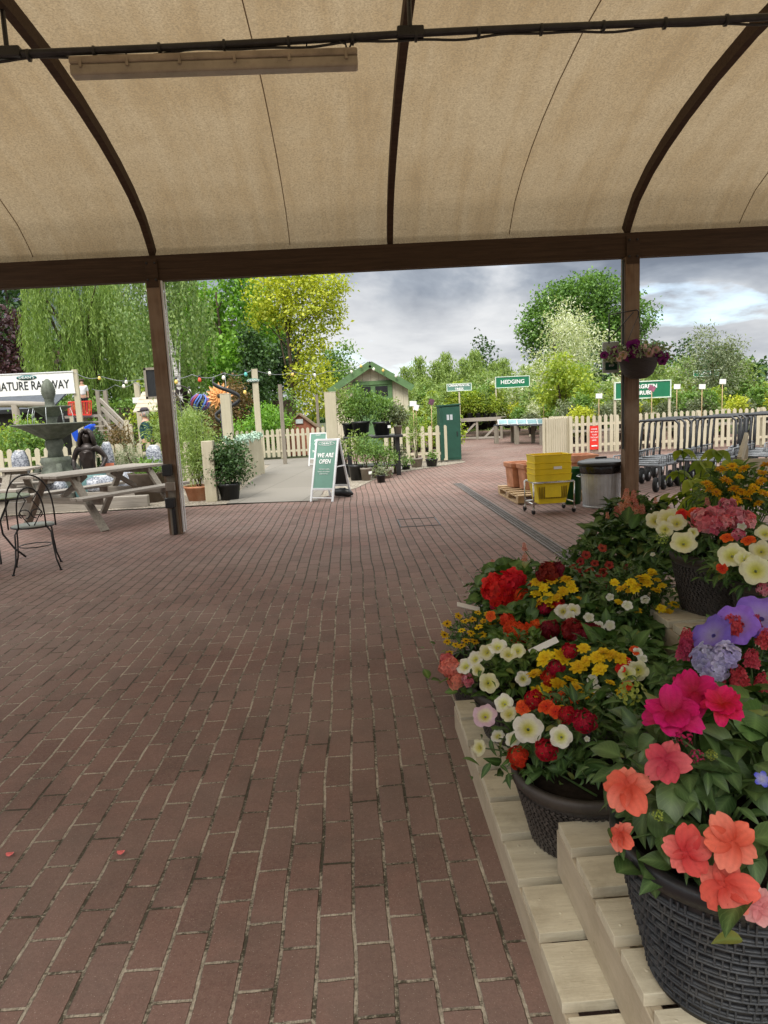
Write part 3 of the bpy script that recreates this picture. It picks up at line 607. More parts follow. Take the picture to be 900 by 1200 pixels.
for i,(x,y,h) in enumerate(spots):
    if pop is None:
        pop=thing('hedging_tree','tall slender willowy tree in the row behind the hedging sign','tree',(x,y,0),0,'slender trees in the nursery row')
        tp=[];ln=[]
        c=np.stack([r.normal(size=520)*.85,r.normal(size=520)*.6,r.random(520)**.9],1); c[:,:2]*=(1.12-c[:,2:3])**.8; c[:,2]-=.16*np.abs(c[:,0]); c[:,2]*=4.6
        dd=np.stack([r.normal(size=520)*.35,r.normal(size=520)*.35,np.ones(520)],1); leaf_cloud('crown',c,dd,7,.13,.2,LF['soft'],pop,flat=.1,out=1.2,down=-.3,aspect=.28,r=r)
        limbs(pop,(0,0,0),(0,0,4.2),.05,[(.3*math.cos(a),.3*math.sin(a),2+a*.35) for a in range(6)],M['bark']); pop.scale=(1,1,h/5.2)
    else: dup(pop,(x,y,0),i*1.3,None,None,(1,1,h/5.2))
farw=thing('wood_edge','far off woodland edge along the horizon','woodland',(0,120,0)); farw['kind']='stuff'
r=np.random.default_rng(51); n=2600; c=np.stack([r.uniform(-70,75,n),r.uniform(-3,3,n),r.random(n)**.8],1); hh=3.6+2.2*np.sin(c[:,0]*.11)+1.5*np.sin(c[:,0]*.37+1); c[:,2]*=hh; leaf_cloud('foliage',c,rnd_dirs(n,r),6,.5,.95,LF['dark'],farw,r=r)
# ------------------------------------------------------------------ seating under the shelter edge
def picnic(label,c,ang,L_=2.1):
    """A-frame picnic bench, long axis along local x"""
    t=thing('picnic_table',label,'picnic table',(c[0],c[1],0),ang,'picnic tables by the gravel bed')
    for i in range(5):
        q=MB(); q.box((random.uniform(-.01,.01),-.30+i*.15,.775),(L_,.138,.038)); q.build('table_plank',M['grey_wood'],t,.006,False)
    for s in(-1,1):
        for k in(0,1):
            q=MB(); q.box((0,s*(.62+k*.13),.475),(L_,.12,.04)); q.build('seat_plank',M['grey_wood'],t,.006,False)
        for e in(-1,1):
            q=MB(); q.bar((e*(L_/2-.33),s*.27,.755),(e*(L_/2-.33),s*.80,0),.045,.12,(1,0,0)); o=q.build('leg',M['grey_wood_y'],t,.005,False)
    for e in(-1,1):
        q=MB(); q.box((e*(L_/2-.375),0,.41),(.045,1.5,.095)); q.build('seat_bearer',M['grey_wood_y'],t,.005,False)
        q=MB(); q.box((e*(L_/2-.375),0,.72),(.045,.70,.07)); q.build('top_bearer',M['grey_wood_y'],t,.005,False)
        q=MB(); q.bar((e*(L_/2-.36),0,.46),(e*.25,0,.73),.05,.07); q.build('brace',M['grey_wood'],t,.004,False)
    return t
ax=math.atan2(11.3-9.45,-2.6+3.58); nrm=Vector((math.sin(ax),-math.cos(ax),0)); mid=Vector((-3.09,10.375,0))
pc=mid-nrm*.75+Vector((-.06,-.16,0)); picnic('grey weathered picnic table beside the brown timber post',pc,ax)
picnic('grey picnic table in front of the fountain, half out of view',(-6.45,12.0),R(2))

def bistro_chair(label,loc,rz):
    """wire chair: round seat, double looped back towards -y"""
    t=thing('bistro_chair',label,'chair',loc,rz,'wire bistro chairs')
    q=MB(); q.lathe([(0,.452),(.185,.452),(.20,.458),(.20,.468),(0,.472)],(0,0,0),28); q.build('seat',plain('pale_seat_pad',(.30,.33,.30),.7,.25,12) if 'pale_seat_pad' not in bpy.data.materials else bpy.data.materials['pale_seat_pad'],t,0,False)
    q=MB(); q.tube([(.205*math.cos(a),.205*math.sin(a),.455) for a in np.arange(0,2*PI,PI/14)],.009,6,closed=True); q.build('seat_ring',M['black_metal'],t,0,False)
    for sx,sy in((-1,-1),(1,-1),(-1,1),(1,1)):
        q=MB(); q.tube([(sx*.13,sy*.14,.45),(sx*.165,sy*.175,.40),(sx*.17,sy*.18,.28),(sx*.185,sy*.20,.12),(sx*.215,sy*.235,.012)],.0085,6); q.lathe([(0,0),(.016,0),(.016,.014),(0,.016)],(sx*.217,sy*.237,0),8); q.build('leg',M['black_metal'],t,0,False)
    for w_,h_,nm in((.215,.54,'back_loop'),(.125,.41,'inner_loop')):
        pts=[]
        for k in range(25):
            f=k/24; a=PI*(1-f); x=w_*math.cos(a)*(1 if .12<f<.88 else 1); z=.46+h_*(math.sin(a)**.55 if 0<f<1 else 0); y=-.17-.10*(z-.46)/.5
            pts.append((x,y,z))
        q=MB(); q.tube(pts,.0085,6); q.build(nm,M['black_metal'],t,0,False)
    q=MB()
    for s in(-1,1):
        q.tube([(s*.05*math.cos(a*1.0)+s*.055,-.20-.0*a,.60+.045*math.sin(a)) for a in np.linspace(-1,4.6,16)],.006,5)
        q.tube([(s*.02,-.19,.48),(s*.10,-.205,.62),(s*.03,-.235,.74),(s*.10,-.255,.84)],.006,5)
    q.build('scroll',M['black_metal'],t,0,False)
    q=MB(); q.tube([(.15*math.cos(a),.16*math.sin(a),.25) for a in np.arange(0,2*PI,PI/12)],.006,5,closed=True); q.build('leg_ring',M['black_metal'],t,0,False)
    return t
ch=bistro_chair('black wire bistro chair with looped back in full view',(-3.33,7.22,0),R(22))
dup(ch,(-3.98,7.0,0),R(-38),'black wire bistro chair cut off by the picture edge')
bt=thing('bistro_table','small round green topped table on thin black legs','table',(-3.98,7.75,0))
q=MB(); q.lathe([(0,.70),(.36,.70),(.375,.707),(.375,.722),(.36,.728),(0,.728)],(0,0,0),40); q.build('table_top',plain('green_table_top',(.16,.20,.10),.5,.35,7),bt,0,False)
q=MB(); q.tube([(.37*math.cos(a),.37*math.sin(a),.705) for a in np.arange(0,2*PI,PI/18)],.012,6,closed=True); q.build('rim',M['black_metal'],bt,0,False)
for k in range(4):
    a=k*PI/2+.5; c,s=math.cos(a),math.sin(a); q=MB(); q.tube([(c*.17,s*.17,.70),(c*.05,s*.05,.45),(c*.06,s*.06,.30),(c*.16,s*.16,.12),(c*.26,s*.26,.012)],.011,6); q.build('leg',M['black_metal'],bt,0,False)

# ------------------------------------------------------------------ fountain, statue, bags in the gravel bed
FX=at(66,540,13.6); fo=thing('stone_fountain','tiered mossy stone fountain with a pineapple finial','fountain',(FX.x,13.6,0))
def scal(n,amp): return lambda a,i: 1+amp*math.cos(n*a)
q=MB(); q.lathe([(.42,0),(.42,.10),(.36,.16),(.34,.42),(.30,.58),(.24,.72),(.29,.80),(.26,.88)],(0,0,0),32,wob=lambda a,i:1+.10*abs(math.cos(2*a)) if i<5 else 1); q.build('pedestal',M['stone'],fo,0,False)
for k in range(4):
    a=k*PI/2+.5; q=MB(); q.tube([(.30*math.cos(a),.30*math.sin(a),.75),(.37*math.cos(a),.37*math.sin(a),.6),(.33*math.cos(a),.33*math.sin(a),.42),(.42*math.cos(a),.42*math.sin(a),.2)],[.05,.07,.05,.09],8); q.build('scroll_bracket',M['stone'],fo,0,False)
q=MB(); q.lathe([(.15,.86),(.13,1.0),(.17,1.12),(.15,1.22)],(0,0,0),24); q.build('stem',M['stone'],fo,0,False)
q=MB(); q.lathe([(.10,1.20),(.22,1.26),(.42,1.38),(.60,1.475),(.69,1.50),(.70,1.52),(.66,1.525),(.40,1.45),(0,1.42)],(0,0,0),60,wob=lambda a,i:1+.035*math.cos(14*a)); q.build('lower_bowl',M['stone'],fo,0,False)
q=MB(); q.lathe([(.11,1.40),(.09,1.55),(.12,1.66)],(0,0,0),20); q.build('stem',M['stone'],fo,0,False)
q=MB(); q.lathe([(.08,1.62),(.16,1.68),(.27,1.78),(.36,1.82),(.37,1.84),(.33,1.845),(.18,1.80),(0,1.79)],(0,0,0),48,wob=lambda a,i:1+.035*math.cos(12*a)); q.build('upper_bowl',M['stone'],fo,0,False)
q=MB(); q.lathe([(.13,1.80),(.09,1.86),(.08,1.95),(.10,1.97)],(0,0,0),20); q.build('finial_neck',M['stone'],fo,0,False)
q=MB(); q.lathe([(.06,1.95)]+[(.118*math.sin(PI*(.14+.84*f))**.7*(1+.05*(i_%2)),1.96+.40*f) for i_,f in enumerate(np.linspace(0,1,22))],(0,0,0),48,wob=lambda a,i:1+.11*math.cos(9*a+(i%2)*PI)); q.build('pineapple_finial',M['stone'],fo,0,False)
wt_=NT('falling_water'); wt_.bsdf((.75,.8,.82),.1); 
q=MB()
for k in range(9):
    a=k*.7; q.tube([(.36*math.cos(a),.36*math.sin(a),1.82),(.40*math.cos(a),.40*math.sin(a),1.7),(.415*math.cos(a),.415*math.sin(a),1.5)],.004,5)
q.build('water_trickle',wt_.m,fo,0,False)

def skin_body(name,joints,edges,m,parent,sub=2,root=0):
    me=bpy.data.meshes.new(name); me.from_pydata([j[:3] for j in joints],edges,[]); me.update()
    o=bpy.data.objects.new(name,me); C.objects.link(o); sk=o.modifiers.new('skin','SKIN'); su=o.modifiers.new('sub','SUBSURF'); su.levels=sub; su.render_levels=sub
    for i,j in enumerate(joints):
        r_=j[3]; d=me.skin_vertices[0].data[i]; d.radius=(r_,r_) if not isinstance(r_,tuple) else r_; d.use_root=(i==root)
    dg=bpy.context.evaluated_depsgraph_get(); m2=bpy.data.meshes.new_from_object(o.evaluated_get(dg)); bpy.data.objects.remove(o)
    m2.name=name; m2.polygons.foreach_set('use_smooth',[True]*len(m2.polygons)); return link(name,m2,m,parent)
# bronze bust of a long haired woman, hands on her hips
sp_=at(104,540,13.2); st=thing('bronze_statue','dark bronze statue of a long haired woman, arms akimbo','statue',(sp_.x,13.2,0))
z=.58
J=[(0,0,z,.15),(0,-.01,z+.16,.115),(0,0,z+.34,.155),(0,.02,z+.46,.12),(0,.01,z+.54,.055),(0,-.01,z+.62,.085),(0,-.015,z+.72,.088),
   (-.20,.01,z+.43,.065),(-.285,.03,z+.24,.046),(-.23,-.12,z+.08,.036),(-.13,-.17,z+.06,.04),
   (.20,.01,z+.43,.065),(.32,.03,z+.25,.046),(.26,-.12,z+.08,.036),(.13,-.17,z+.04,.04),(-.08,-.12,z+.335,.066),(.08,-.12,z+.335,.066)]
skin_body('figure',J,[(0,1),(1,2),(2,3),(3,4),(4,5),(5,6),(3,7),(7,8),(8,9),(9,10),(3,11),(11,12),(12,13),(13,14),(2,15),(2,16)],M['bronze'],st)
q=MB()
for k in range(15):
    a=PI*(-.12+1.24*k/14); x,y=.10*math.cos(a),.085*math.sin(a); q.tube([(x*.4,y*.4,z+.80),(x,y,z+.73),(x*1.35,y*1.3+.01,z+.60),(x*1.5,y*1.3+.02,z+.47+.02*math.sin(k*3))],[.03,.035,.034,.018],6)
q.build('hair',M['bronze'],st,0,False)
q=MB(); q.lathe([(.016,0),(.018,.04),(.008,.07)],(0,-.115,z+.655),8); q.build('nose',M['bronze'],st,0,False)
q=MB(); q.lathe([(.25,0),(.29,.1),(.30,.45),(.26,.58),(0,.6)],(0,0,0),24); q.build('plinth',plain('verdigris_plinth',(.10,.20,.20),.6,.4,8),st,0,False)

bagm=NT('bagged_stone_print'); v=bagm.coord(); vo=bagm.n('ShaderNodeTexVoronoi'); vo.inputs['Scale'].default_value=48; bagm.l(v,vo.inputs[0]); bagm.bsdf(bagm.ramp(vo.outputs['Color'],[(.2,(.11,.12,.15)),(.5,(.23,.25,.29)),(.85,(.42,.44,.48))]),.25,0,bagm.bump(bagm.noise(v,7,3),.5,.02),.6)
M['bag']=bagm.m
def bag(label,loc,sz,rz,lie=False):
    t=thing('stone_bag',label,'bag of stones',loc,rz,'plastic bags of decorative stones')
    q=MB(); n=10; W_,D_,H_=sz
    prof=[(.42,0),(.5,.12),(.5,.45),(.46,.75),(.36,.92),(.26,1.0)]
    vs_=[];fs_=[]
    for i,(f,zz) in enumerate(prof):
        for k in range(20):
            a=2*PI*k/20; c,s=math.cos(a),math.sin(a); e=.55
            vs_.append((W_*f*math.copysign(abs(c)**e,c)*(1+.05*math.sin(3*a+i)),D_*f*math.copysign(abs(s)**e,s),H_*zz+.02*math.sin(5*a+i)*(i>0)))
    m_=len(prof)
    for i in range(m_-1):
        for k in range(20): l=(k+1)%20; fs_.append((i*20+k,i*20+l,i*20+20+l,i*20+20+k))
    fs_ += [tuple(range(19,-1,-1)),tuple((m_-1)*20+k for k in range(20))]
    q.add(vs_,fs_,0,True); q.build('sack',M['bag'],t,0,False)
    q=MB(); q.box((0,0,H_*1.0),(W_*.5,.015,.05)); q.build('sealed_top',M['white'],t,0,False)
    return t
for lab,px,py,Y,sz,rz in (('upright grey stone bag left of the fountain foot',24,541,13.3,(.30,.2,.42),.2),('upright grey stone bag with an orange base beside the statue',126,533,13.6,(.22,.18,.5),.1),('upright pale stone bag at the foot of the white pickets',181,536,14.1,(.32,.2,.5),-.1),('flat stone bag on the sleepers under the picnic table',118,566,13.0,(.5,.35,.26),.3),('stone bag slumped below the picnic table end',150,560,13.2,(.42,.3,.30),-.3),('stone bag lying near the fountain foot, mostly covered',62,570,12.9,(.5,.35,.25),0)):
    p=at(px,py,Y); H_=sz[2]; z0=max(0.0,p.z-H_*.55); b_=bag(lab,(p.x,Y,z0 if z0<.08 else z0),sz,rz)
    if z0>.02:
        s_=thing('stone_ledge','low timber ledge under the '+lab.replace('stone bag','bag'),'ledge',(p.x,Y,0)); q=MB()
        for k in range(3): q.box((p.x,Y-.18+k*.18,z0/2),(.62,.16,z0)); 
        q.build('ledge_timber',M['grey_wood'],s_,.005)
ob=at(126,546,13.45); q=MB(); q.box((ob.x,13.46,ob.z-.02),(.24,.02,.14)); o_=q.build('price_board',plain('orange_price_card',(.72,.22,.12),.6,.15),None); tag(o_,'small orange card leaning on the upright stone bag','card')
for i,(a,b_) in enumerate((((-6.8,12.15,.1),(-3.6,12.2,.1)),)):
    t=thing('timber_sleeper','long grey sleeper edging the gravel bed','sleeper',(a[0],a[1],0)); q=MB(); q.bar(a,b_,.14,.2); q.build('sleeper',M['grey_wood'],t,.01)
pb=at(176,575,12.9); t=thing('barrel_planter','dark brown tapered planter behind the picnic bench','planter',(pb.x,12.9,0))
q=MB(); q.lathe([(.24,0),(.36,.52),(.38,.55),(.34,.55),(.33,.48),(0,.48)],(0,0,0),28); q.build('tub',M['brown_barrel'],t,0,False)
r=np.random.default_rng(61); c,d=blob_pts([((0,0,.62),(.3,.3,.18))],90,.3,r); leaf_cloud('foliage',c,d,8,.05,.06,LF['mid'],t,r=r)

# ------------------------------------------------------------------ fences
def picket_fence(label,a,b,h=1.0,gap=.115,w_=.075,posts=2,top='point',group=None,mat='cream_z',rail='cream'):
    a=Vector((*a,0)); b=Vector((*b,0)); d=(b-a); n=max(2,int(d.length/gap)); ang=math.atan2(d.y,d.x); rot=Matrix.Rotation(ang,3,'Z')
    t=thing('picket_fence',label,'fence',tuple(a),0,group); q=MB()
    for i in range(n+1):
        p=a+d*(i/n); hh=h*(1+random.uniform(-.012,.012)); 
        if top=='point':
            vs_=[]; 
            for yy in(-.01,.01):
                for x,z_ in((-w_/2,.06),(w_/2,.06),(w_/2,hh-w_*.45),(w_*.25,hh-.012),(0,hh),(-w_*.25,hh-.012),(-w_/2,hh-w_*.45)): vs_.append(p+rot@Vector((x,yy-.02,z_)))
            q.add(vs_,[tuple(range(6,-1,-1)),tuple(range(7,14))]+[(k,(k+1)%7,7+(k+1)%7,7+k) for k in range(7)])
        else: q.box(p+rot@Vector((0,-.02,hh/2+.03)),(w_,.02,hh-.06),rot)
    q.build('picket_panel',M[mat],t)
    for z_ in(.25*h,.78*h):
        q=MB(); q.bar(a+Vector((0,0,z_))+rot@Vector((0,.012,0)),b+Vector((0,0,z_))+rot@Vector((0,.012,0)),.035,.07); q.build('rail',M[rail],t)
    for i in range(posts):
        p=a+d*(i/(posts-1)); q=MB(); q.box(p+rot@Vector((0,.075,h*.5)),(.085,.085,h),rot); q.build('post',M[mat],t)
    return t
picket_fence('white picket fence at the back of the concrete path',(-3.9,24.1),(-.95,23.9),1.02,.17,.105,3)
picket_fence('cream picket fence between the plant table and the green cabinet',(.95,19.0),(2.52,18.55),1.0,.19,.10,2)
picket_fence('low cream picket fence behind the fountain and bushes',(-9.6,15.5),(-3.55,15.1),1.02,.2,.11,5)
picket_fence('close boarded cream fence panel at the corner by the nursery',(5.25,18.45),(6.0,18.9),1.06,.085,.07,2)
picket_fence('long cream picket fence behind the trolleys',(6.0,18.75),(14.5,17.9),1.06,.155,.085,6)
picket_fence('slatted cream fence along the concrete path beside the gate post',(-2.52,12.6),(-2.3,17.6),1.0,.14,.11,3)
def post(label,px,pyt,Y,w_,d_=None,mat='cream_z',name='timber_post',zb=0,lean=0):
    p=at(px,pyt,Y); t=thing(name,label,'post',(p.x,Y,0)); q=MB(); q.box((p.x,Y,p.z/2),(w_,d_ or w_,p.z)); q.build('upright',M[mat],t,.006)
    q=MB(); q.box((p.x,Y,p.z+.006),(w_*1.04,(d_ or w_)*1.04,.014)); q.build('cap',M[mat],t,.003); return t,p
q=MB(); gp_=at(249,588,12.4); t=thing('timber_post','short thick cream gate post in front of the terracotta tub','post',(gp_.x,12.42,0)); q.box((gp_.x,12.42,.54),(.20,.2,1.08)); q.build('upright',M['cream_z'],t,.008)
post('thick cream post in front of the black spiral spinner',264,462,14.2,.19)
t,p=post('slender cream post carrying a small oval sign',298,433,17.9,.15,.06)
q=MB(); q.lathe([(0,-.008),(.17,-.008),(.17,.008),(0,.008)],(0,0,0),28); o=q.build('oval_plate',M['teal'],t,0,False); o.location=(at(297,446,17.9).x-p.x,-.045,at(297,446,17.9).z); o.rotation_euler=(PI/2,0,0); o.scale=(1,.3,1)
lettering("DEAN'S",.085,M['text_white'],o,(0,0,.012)).rotation_euler=(0,0,0)
o.children[0].scale=(1,3.0,1)
post('thin grey brown pole before the russet shrub',328,451,21,.11,.11,'grey_wood_z')
post('thin weathered pole beside the golden robinia',371,463,26,.10,.10,'grey_wood_z')
post('broad cream post behind the open sign',386.5,460,16.0,.26,.2)
post('pale post with a white card nailed to it near the man',160,449,19.5,.13,.13)
q=MB(); cc=at(161,469,19.42); q.box((cc.x,19.40,cc.z),(.24,.01,.15)); tag(q.build('notice_card',M['white'],None),'blank white card nailed to the pale post near the man','notice')
rp=thing('log_rail','rustic log rail on a rough log post in front of the slate roof','rail fence',(-8.2,19,0))
a=at(-30,474,19); b_=at(63,475,19); q=MB(); q.tube([a,(a+b_)/2+Vector((0,0,.02)),b_],.085,8); q.build('log_rail',M['grey_wood'],rp)
a=at(20,474,19); q=MB(); q.tube([(a.x,19,0),(a.x-.03,19,.7),(a.x-.06,19,a.z)],[.11,.10,.10],8); q.build('log_post',M['grey_wood_z'],rp)
# scalloped garland on the path fence
ga=thing('rope_garland','pale green paper garland draped along the slatted path fence','garland',(-2.4,15.2,1.0)); q=MB(); pts=[]
r=np.random.default_rng(63); c=[]
for k in range(420):
    f=k/420; y=13.6+f*4.0; x=-2.50+.03+(y-12.6)*.044; c.append((x-.03+.0*f+r.normal()*.025,y,.99+.035*math.sin(f*34)+r.normal()*.03))
o=leaf_cloud('paper_leaves',np.array(c)-np.array([[-2.4,15.2,1.0]]),rnd_dirs(420,r),3,.02,.05,plain('pale_green_paper',(.42,.58,.46),.7,.2),ga,r=r,aspect=.8)

# ------------------------------------------------------------------ railway sign, station roof, play structures
sg=thing('railway_sign','long white miniature railway sign board with dark lettering','sign',tuple(at(30,450,20.4)))
a,b_=at(-29,451,20.4),at(87,450,20.4); cz=(a.z+b_.z)/2; 
q=MB(); q.box(((a.x+b_.x)/2,20.4,cz),(b_.x-a.x,.04,.60)); bd=q.build('board',M['white'],sg)
q=MB(); 
for dz in(-.3,.3): q.box(((a.x+b_.x)/2,20.375,cz+dz),(b_.x-a.x+.03,.03,.03))
q.build('frame',M['frame_white'],sg)
lt=at(30,450.5,20.37); o=lettering('MINIATURE RAILWAY',.335,M['text_dark'],sg,Vector((lt.x,20.372,lt.z-.05))-Vector(sg.location),bold=.004); dg=o.dimensions.x; tw=(at(81,451,20.37)-at(-21,451,20.37)).x; o.scale=(tw/max(.1,dg),1,1)
q=MB(); q.lathe([(0,-.006),(.28,-.006),(.28,.006),(0,.006)],(0,0,0),30); o=q.build('oval_badge',plain('dark_teal_badge',(.02,.13,.13),.5,.1),sg,0,False); bz=at(31,442.5,20.37); o.location=Vector((bz.x,20.37,bz.z))-Vector(sg.location); o.rotation_euler=(PI/2,0,0); o.scale=(1,.24,1)
o=lettering("DEAN'S",.10,M['text_white'],sg,Vector((bz.x,20.36,bz.z))-Vector(sg.location)); o.scale=(1.3,1,1)
for px,top in ((87,433),(-29,437)):
    p=at(px,top,20.45); q=MB(); q.box((p.x,20.46,p.z/2),(.15,.09,p.z)); q.build('sign_post',M['cream_z'],sg)
sh=thing('station_shed','low timber station shed with a grey slate roof beneath the sign','shed',(-9.6,22.6,0)); p=at(62,478,22.0)
q=MB(); q.add([(-15,21.9,p.z),(p.x,21.9,p.z),(p.x,24.3,p.z+.95),(-15,24.3,p.z+.95),(-15,21.9,p.z-.06),(p.x,21.9,p.z-.06),(p.x,24.3,p.z+.89),(-15,24.3,p.z+.89)],[(0,1,2,3),(7,6,5,4),(0,4,5,1),(1,5,6,2),(2,6,7,3),(3,7,4,0)]); q.build('roof',M['slate'],sh)
q=MB(); q.box(((p.x-15)/2,23.1,p.z/2-.04),(p.x+14.8,2.0,p.z-.1)); q.build('wall',plain('dark_shed_boards',(.03,.028,.025),.9,.3),sh)
q=MB(); q.box(((p.x-15)/2,21.88,p.z-.05),(p.x+15,.05,.12)); q.build('gutter',M['black_plastic'],sh)
# play tower with red rail, blue slide and timber steps
Y0=22.5; pt=thing('play_tower','timber play tower with red railings and a blue slide','play tower',(at(98,500,Y0).x,Y0,0))
dk=at(98,486,Y0).z
q=MB(); q.box((at(97,480,Y0).x,Y0+.5,dk-.05),(1.1,1.2,.08)); q.build('deck',M['grey_wood'],pt)
for px,top in((82,470),(90.5,465),(110,457),(119,457)):
    p=at(px,top,Y0-.1 if px<100 else Y0-.4); q=MB(); q.box((p.x,Y0-.1,p.z/2),(.11,.1,p.z)); q.build('post',M['cream_z'] if px<100 else M['grey_wood_z'],pt)
q=MB(); a=at(80,471.5,Y0-.16); b_=at(107,470,Y0-.16); q.bar(a,b_,.03,.04); c_=at(80,486,Y0-.16); d_=at(107,486,Y0-.16); q.bar(c_,d_,.03,.04)
for k in range(15): q.bar(a.lerp(b_,k/14),c_.lerp(d_,k/14),.02,.02)
q.build('red_railing',M['red'],pt)
def slab(q,pts,Y,th):
    v=[at(x,y,Y) for x,y in pts]; n=len(v); q.add(v+[p+Vector((0,th,0)) for p in v],[tuple(range(n)),tuple(range(2*n-1,n-1,-1))]+[(i,(i+1)%n,n+(i+1)%n,n+i) for i in range(n)])
q=MB(); slab(q,[(82,503),(86,498.5),(90,500),(92.5,508),(91,518),(87.5,517),(84,510)],Y0-1.0,.5); slab(q,[(95,505),(99,500),(106,496.5),(108,500),(106,504),(101,507),(96.5,512)],Y0-.7,.4); q.build('slide',M['blue'],pt,.03)
p=at(93,489,Y0-1.15); q=MB(); q.box((p.x,Y0-1.15,p.z/2),(.11,.09,p.z)); q.build('post',M['cream_z'],pt)
sp2=thing('timber_steps','weathered timber stair with sloping handrails beside the play tower','steps',(at(130,500,21).x,21,0))
for (x0,y0_,x1,y1_) in ((117,468,146,497),(119,478,150,508),(116,487,140,517)):
    q=MB(); q.bar(at(x0,y0_,21.2),at(x1,y1_,20.6),.06,.10); q.build('handrail',M['grey_wood'],sp2)
for f in np.linspace(0,1,7):
    p=at(118+26*f,494+30*f,21.3-.5*f); q=MB(); q.box((p.x,21.3-.5*f,max(.03,p.z)),(.3,.8,.04)); q.build('tread',M['grey_wood'],sp2)
for px,top in((148,492),(152,497)):
    p=at(px,top,20.6); q=MB(); q.box((p.x,20.6,p.z/2),(.12,.1,p.z)); q.build('newel_post',M['cream_z'],sp2)
# notice board, shingled well roof, spinners
nb_=thing('notice_board','dark notice board in a grey frame half behind the brown post','notice board',tuple(at(182,449,15.5)))
c_=at(183,449,15.5); q=MB(); q.box((c_.x,15.5,c_.z),(.42,.03,.60)); q.build('panel',M['black_plastic'],nb_)
q=MB()
for dx,dz,w_,h_ in((0,.31,.48,.05),(0,-.31,.48,.05),(-.215,0,.05,.66),(.215,0,.05,.66)): q.box((c_.x+dx,15.48,c_.z+dz),(w_,.04,h_))
q.build('frame',M['grey_wood_z'],nb_)
q=MB(); q.box((c_.x+.1,15.53,(c_.z+.3)/2),(.07,.05,c_.z+.3)); q.build('leg',M['grey_wood_z'],nb_)
wl=thing('wishing_well','pale wooden wishing well with a shingled pitched roof','wishing well',(at(190,500,18.6).x,18.6,0)); wx=wl.location.x
t0=at(190,458,18.6).z; e0=at(190,481,18.6).z
q=MB()
for s in(-1,1):
    for k in range(5):
        f0,f1=k/5,(k+1)/5+.03; ya,za=18.6+s*f0*.55,t0-(t0-e0)*f0; yb_,zb_=18.6+s*f1*.55,t0-(t0-e0)*f1
        w0=.42+.12*f0; w1=.42+.12*f1; o_=.018*s
        q.add([(wx-w0,ya,za),(wx+w0,ya,za),(wx+w1,yb_,zb_+.015),(wx-w1,yb_,zb_+.015),(wx-w0,ya,za-.02),(wx+w0,ya,za-.02),(wx+w1,yb_,zb_-.01),(wx-w1,yb_,zb_-.01)],[(0,1,2,3),(7,6,5,4),(0,4,5,1),(1,5,6,2),(2,6,7,3),(3,7,4,0)])
q.build('shingle_roof',plain('pale_shingles',(.48,.42,.32),.85,.25,8),wl)
for dx in(-.36,.36):
    q=MB(); q.box((wx+dx,18.6,t0/2-.08),(.09,.09,t0-.16)); q.build('post',M['cream_z'],wl)
q=MB(); q.lathe([(.42,0),(.42,.6),(.36,.6),(.36,.4),(0,.4)],(0,0,0),16); q.build('well_ring',M['grey_wood_z'],wl,0,False)
def spinner_pole(t,x,Y,z): q=MB(); q.tube([(x,Y,0),(x,Y,z)],.012,6); q.build('pole',M['steel_dark'],t)
p=at(211,466,16.4); t=thing('wind_spinner','round dark metal wind wheel beside the shingled roof','wind spinner',(p.x,16.4,0)); spinner_pole(t,p.x,16.4,p.z); q=MB(); q.tube([p+Vector((.27*math.cos(a),0,.27*math.sin(a))) for a in np.arange(0,2*PI,.25)],.018,6,closed=True); q.build('hoop',M['bronze'],t)
for k in range(10):
    a=k*2*PI/10; u=Vector((math.cos(a),0,math.sin(a))); n=Vector((-math.sin(a),0,math.cos(a))); q=MB(); q.add([p+u*.05,p+u*.16+n*.045+Vector((0,-.03,0)),p+u*.25,p+u*.16-n*.045+Vector((0,.03,0))],[(0,1,2,3)]); q.build('vane',M['bronze'],t)
p=at(234.5,472,16.2); t=thing('wind_spinner','striped rainbow ball wind spinner on a wire stem','wind spinner',(p.x,16.2,0)); spinner_pole(t,p.x,16.2,p.z)
M['dull_red']=plain('faded_red_ribbon',(.30,.06,.07),.5,.2); M['dull_blue']=plain('faded_blue_ribbon',(.08,.14,.34),.5,.2); cols=[M['dull_blue'],M['purple'],M['dull_red'],M['rain'],M['dull_blue'],M['black_plastic'],M['rain'],M['purple']]
for k in range(16):
    a=k*2*PI/16; q=MB(); q.tube([p+Vector((.20*math.cos(f)*math.cos(a+.6*f),.20*math.cos(f)*math.sin(a+.6*f),.19*math.sin(f)-.0)) for f in np.linspace(-1.45,1.45,12)],[.006]+[.022]*10+[.006],5); q.build('ribbon',cols[k%8],t)
p=at(257,464,15.6); t=thing('flower_spinner','large orange sunflower wind spinner','wind spinner',(p.x,15.6,0)); spinner_pole(t,p.x,15.6,p.z)
for ring,(n,r1,yy) in enumerate(((16,.31,0),(12,.22,-.04))):
    for k in range(n):
        a=k*2*PI/n+ring*.2; u=Vector((math.cos(a),0,math.sin(a))); m_=Vector((-math.sin(a),0,math.cos(a))); q=MB(); y_=Vector((0,yy,0)); w_=r1*.2
        q.add([p+y_+u*.04,p+y_+u*r1*.5+m_*w_+Vector((0,-.03,0)),p+y_+u*r1+Vector((0,.03,0)),p+y_+u*r1*.5-m_*w_+Vector((0,-.03,0))],[(0,1,2,3)]); q.build('petal',M['orange_petal'],t)
q=MB(); q.lathe([(0,-.06),(.05,-.05),(.07,0),(0,.02)],(0,0,0),14); o=q.build('flower_eye',M['bark'],t,0,False); o.location=(0,-.03,p.z); o.rotation_euler=(PI/2,0,0)
p=at(266,468,14.9); t=thing('spiral_spinner','black twisted ribbon spiral hanging on a cord','wind spinner',(p.x,14.9,p.z-.5))
q=MB(); n=44; vs_=[];fs_=[]
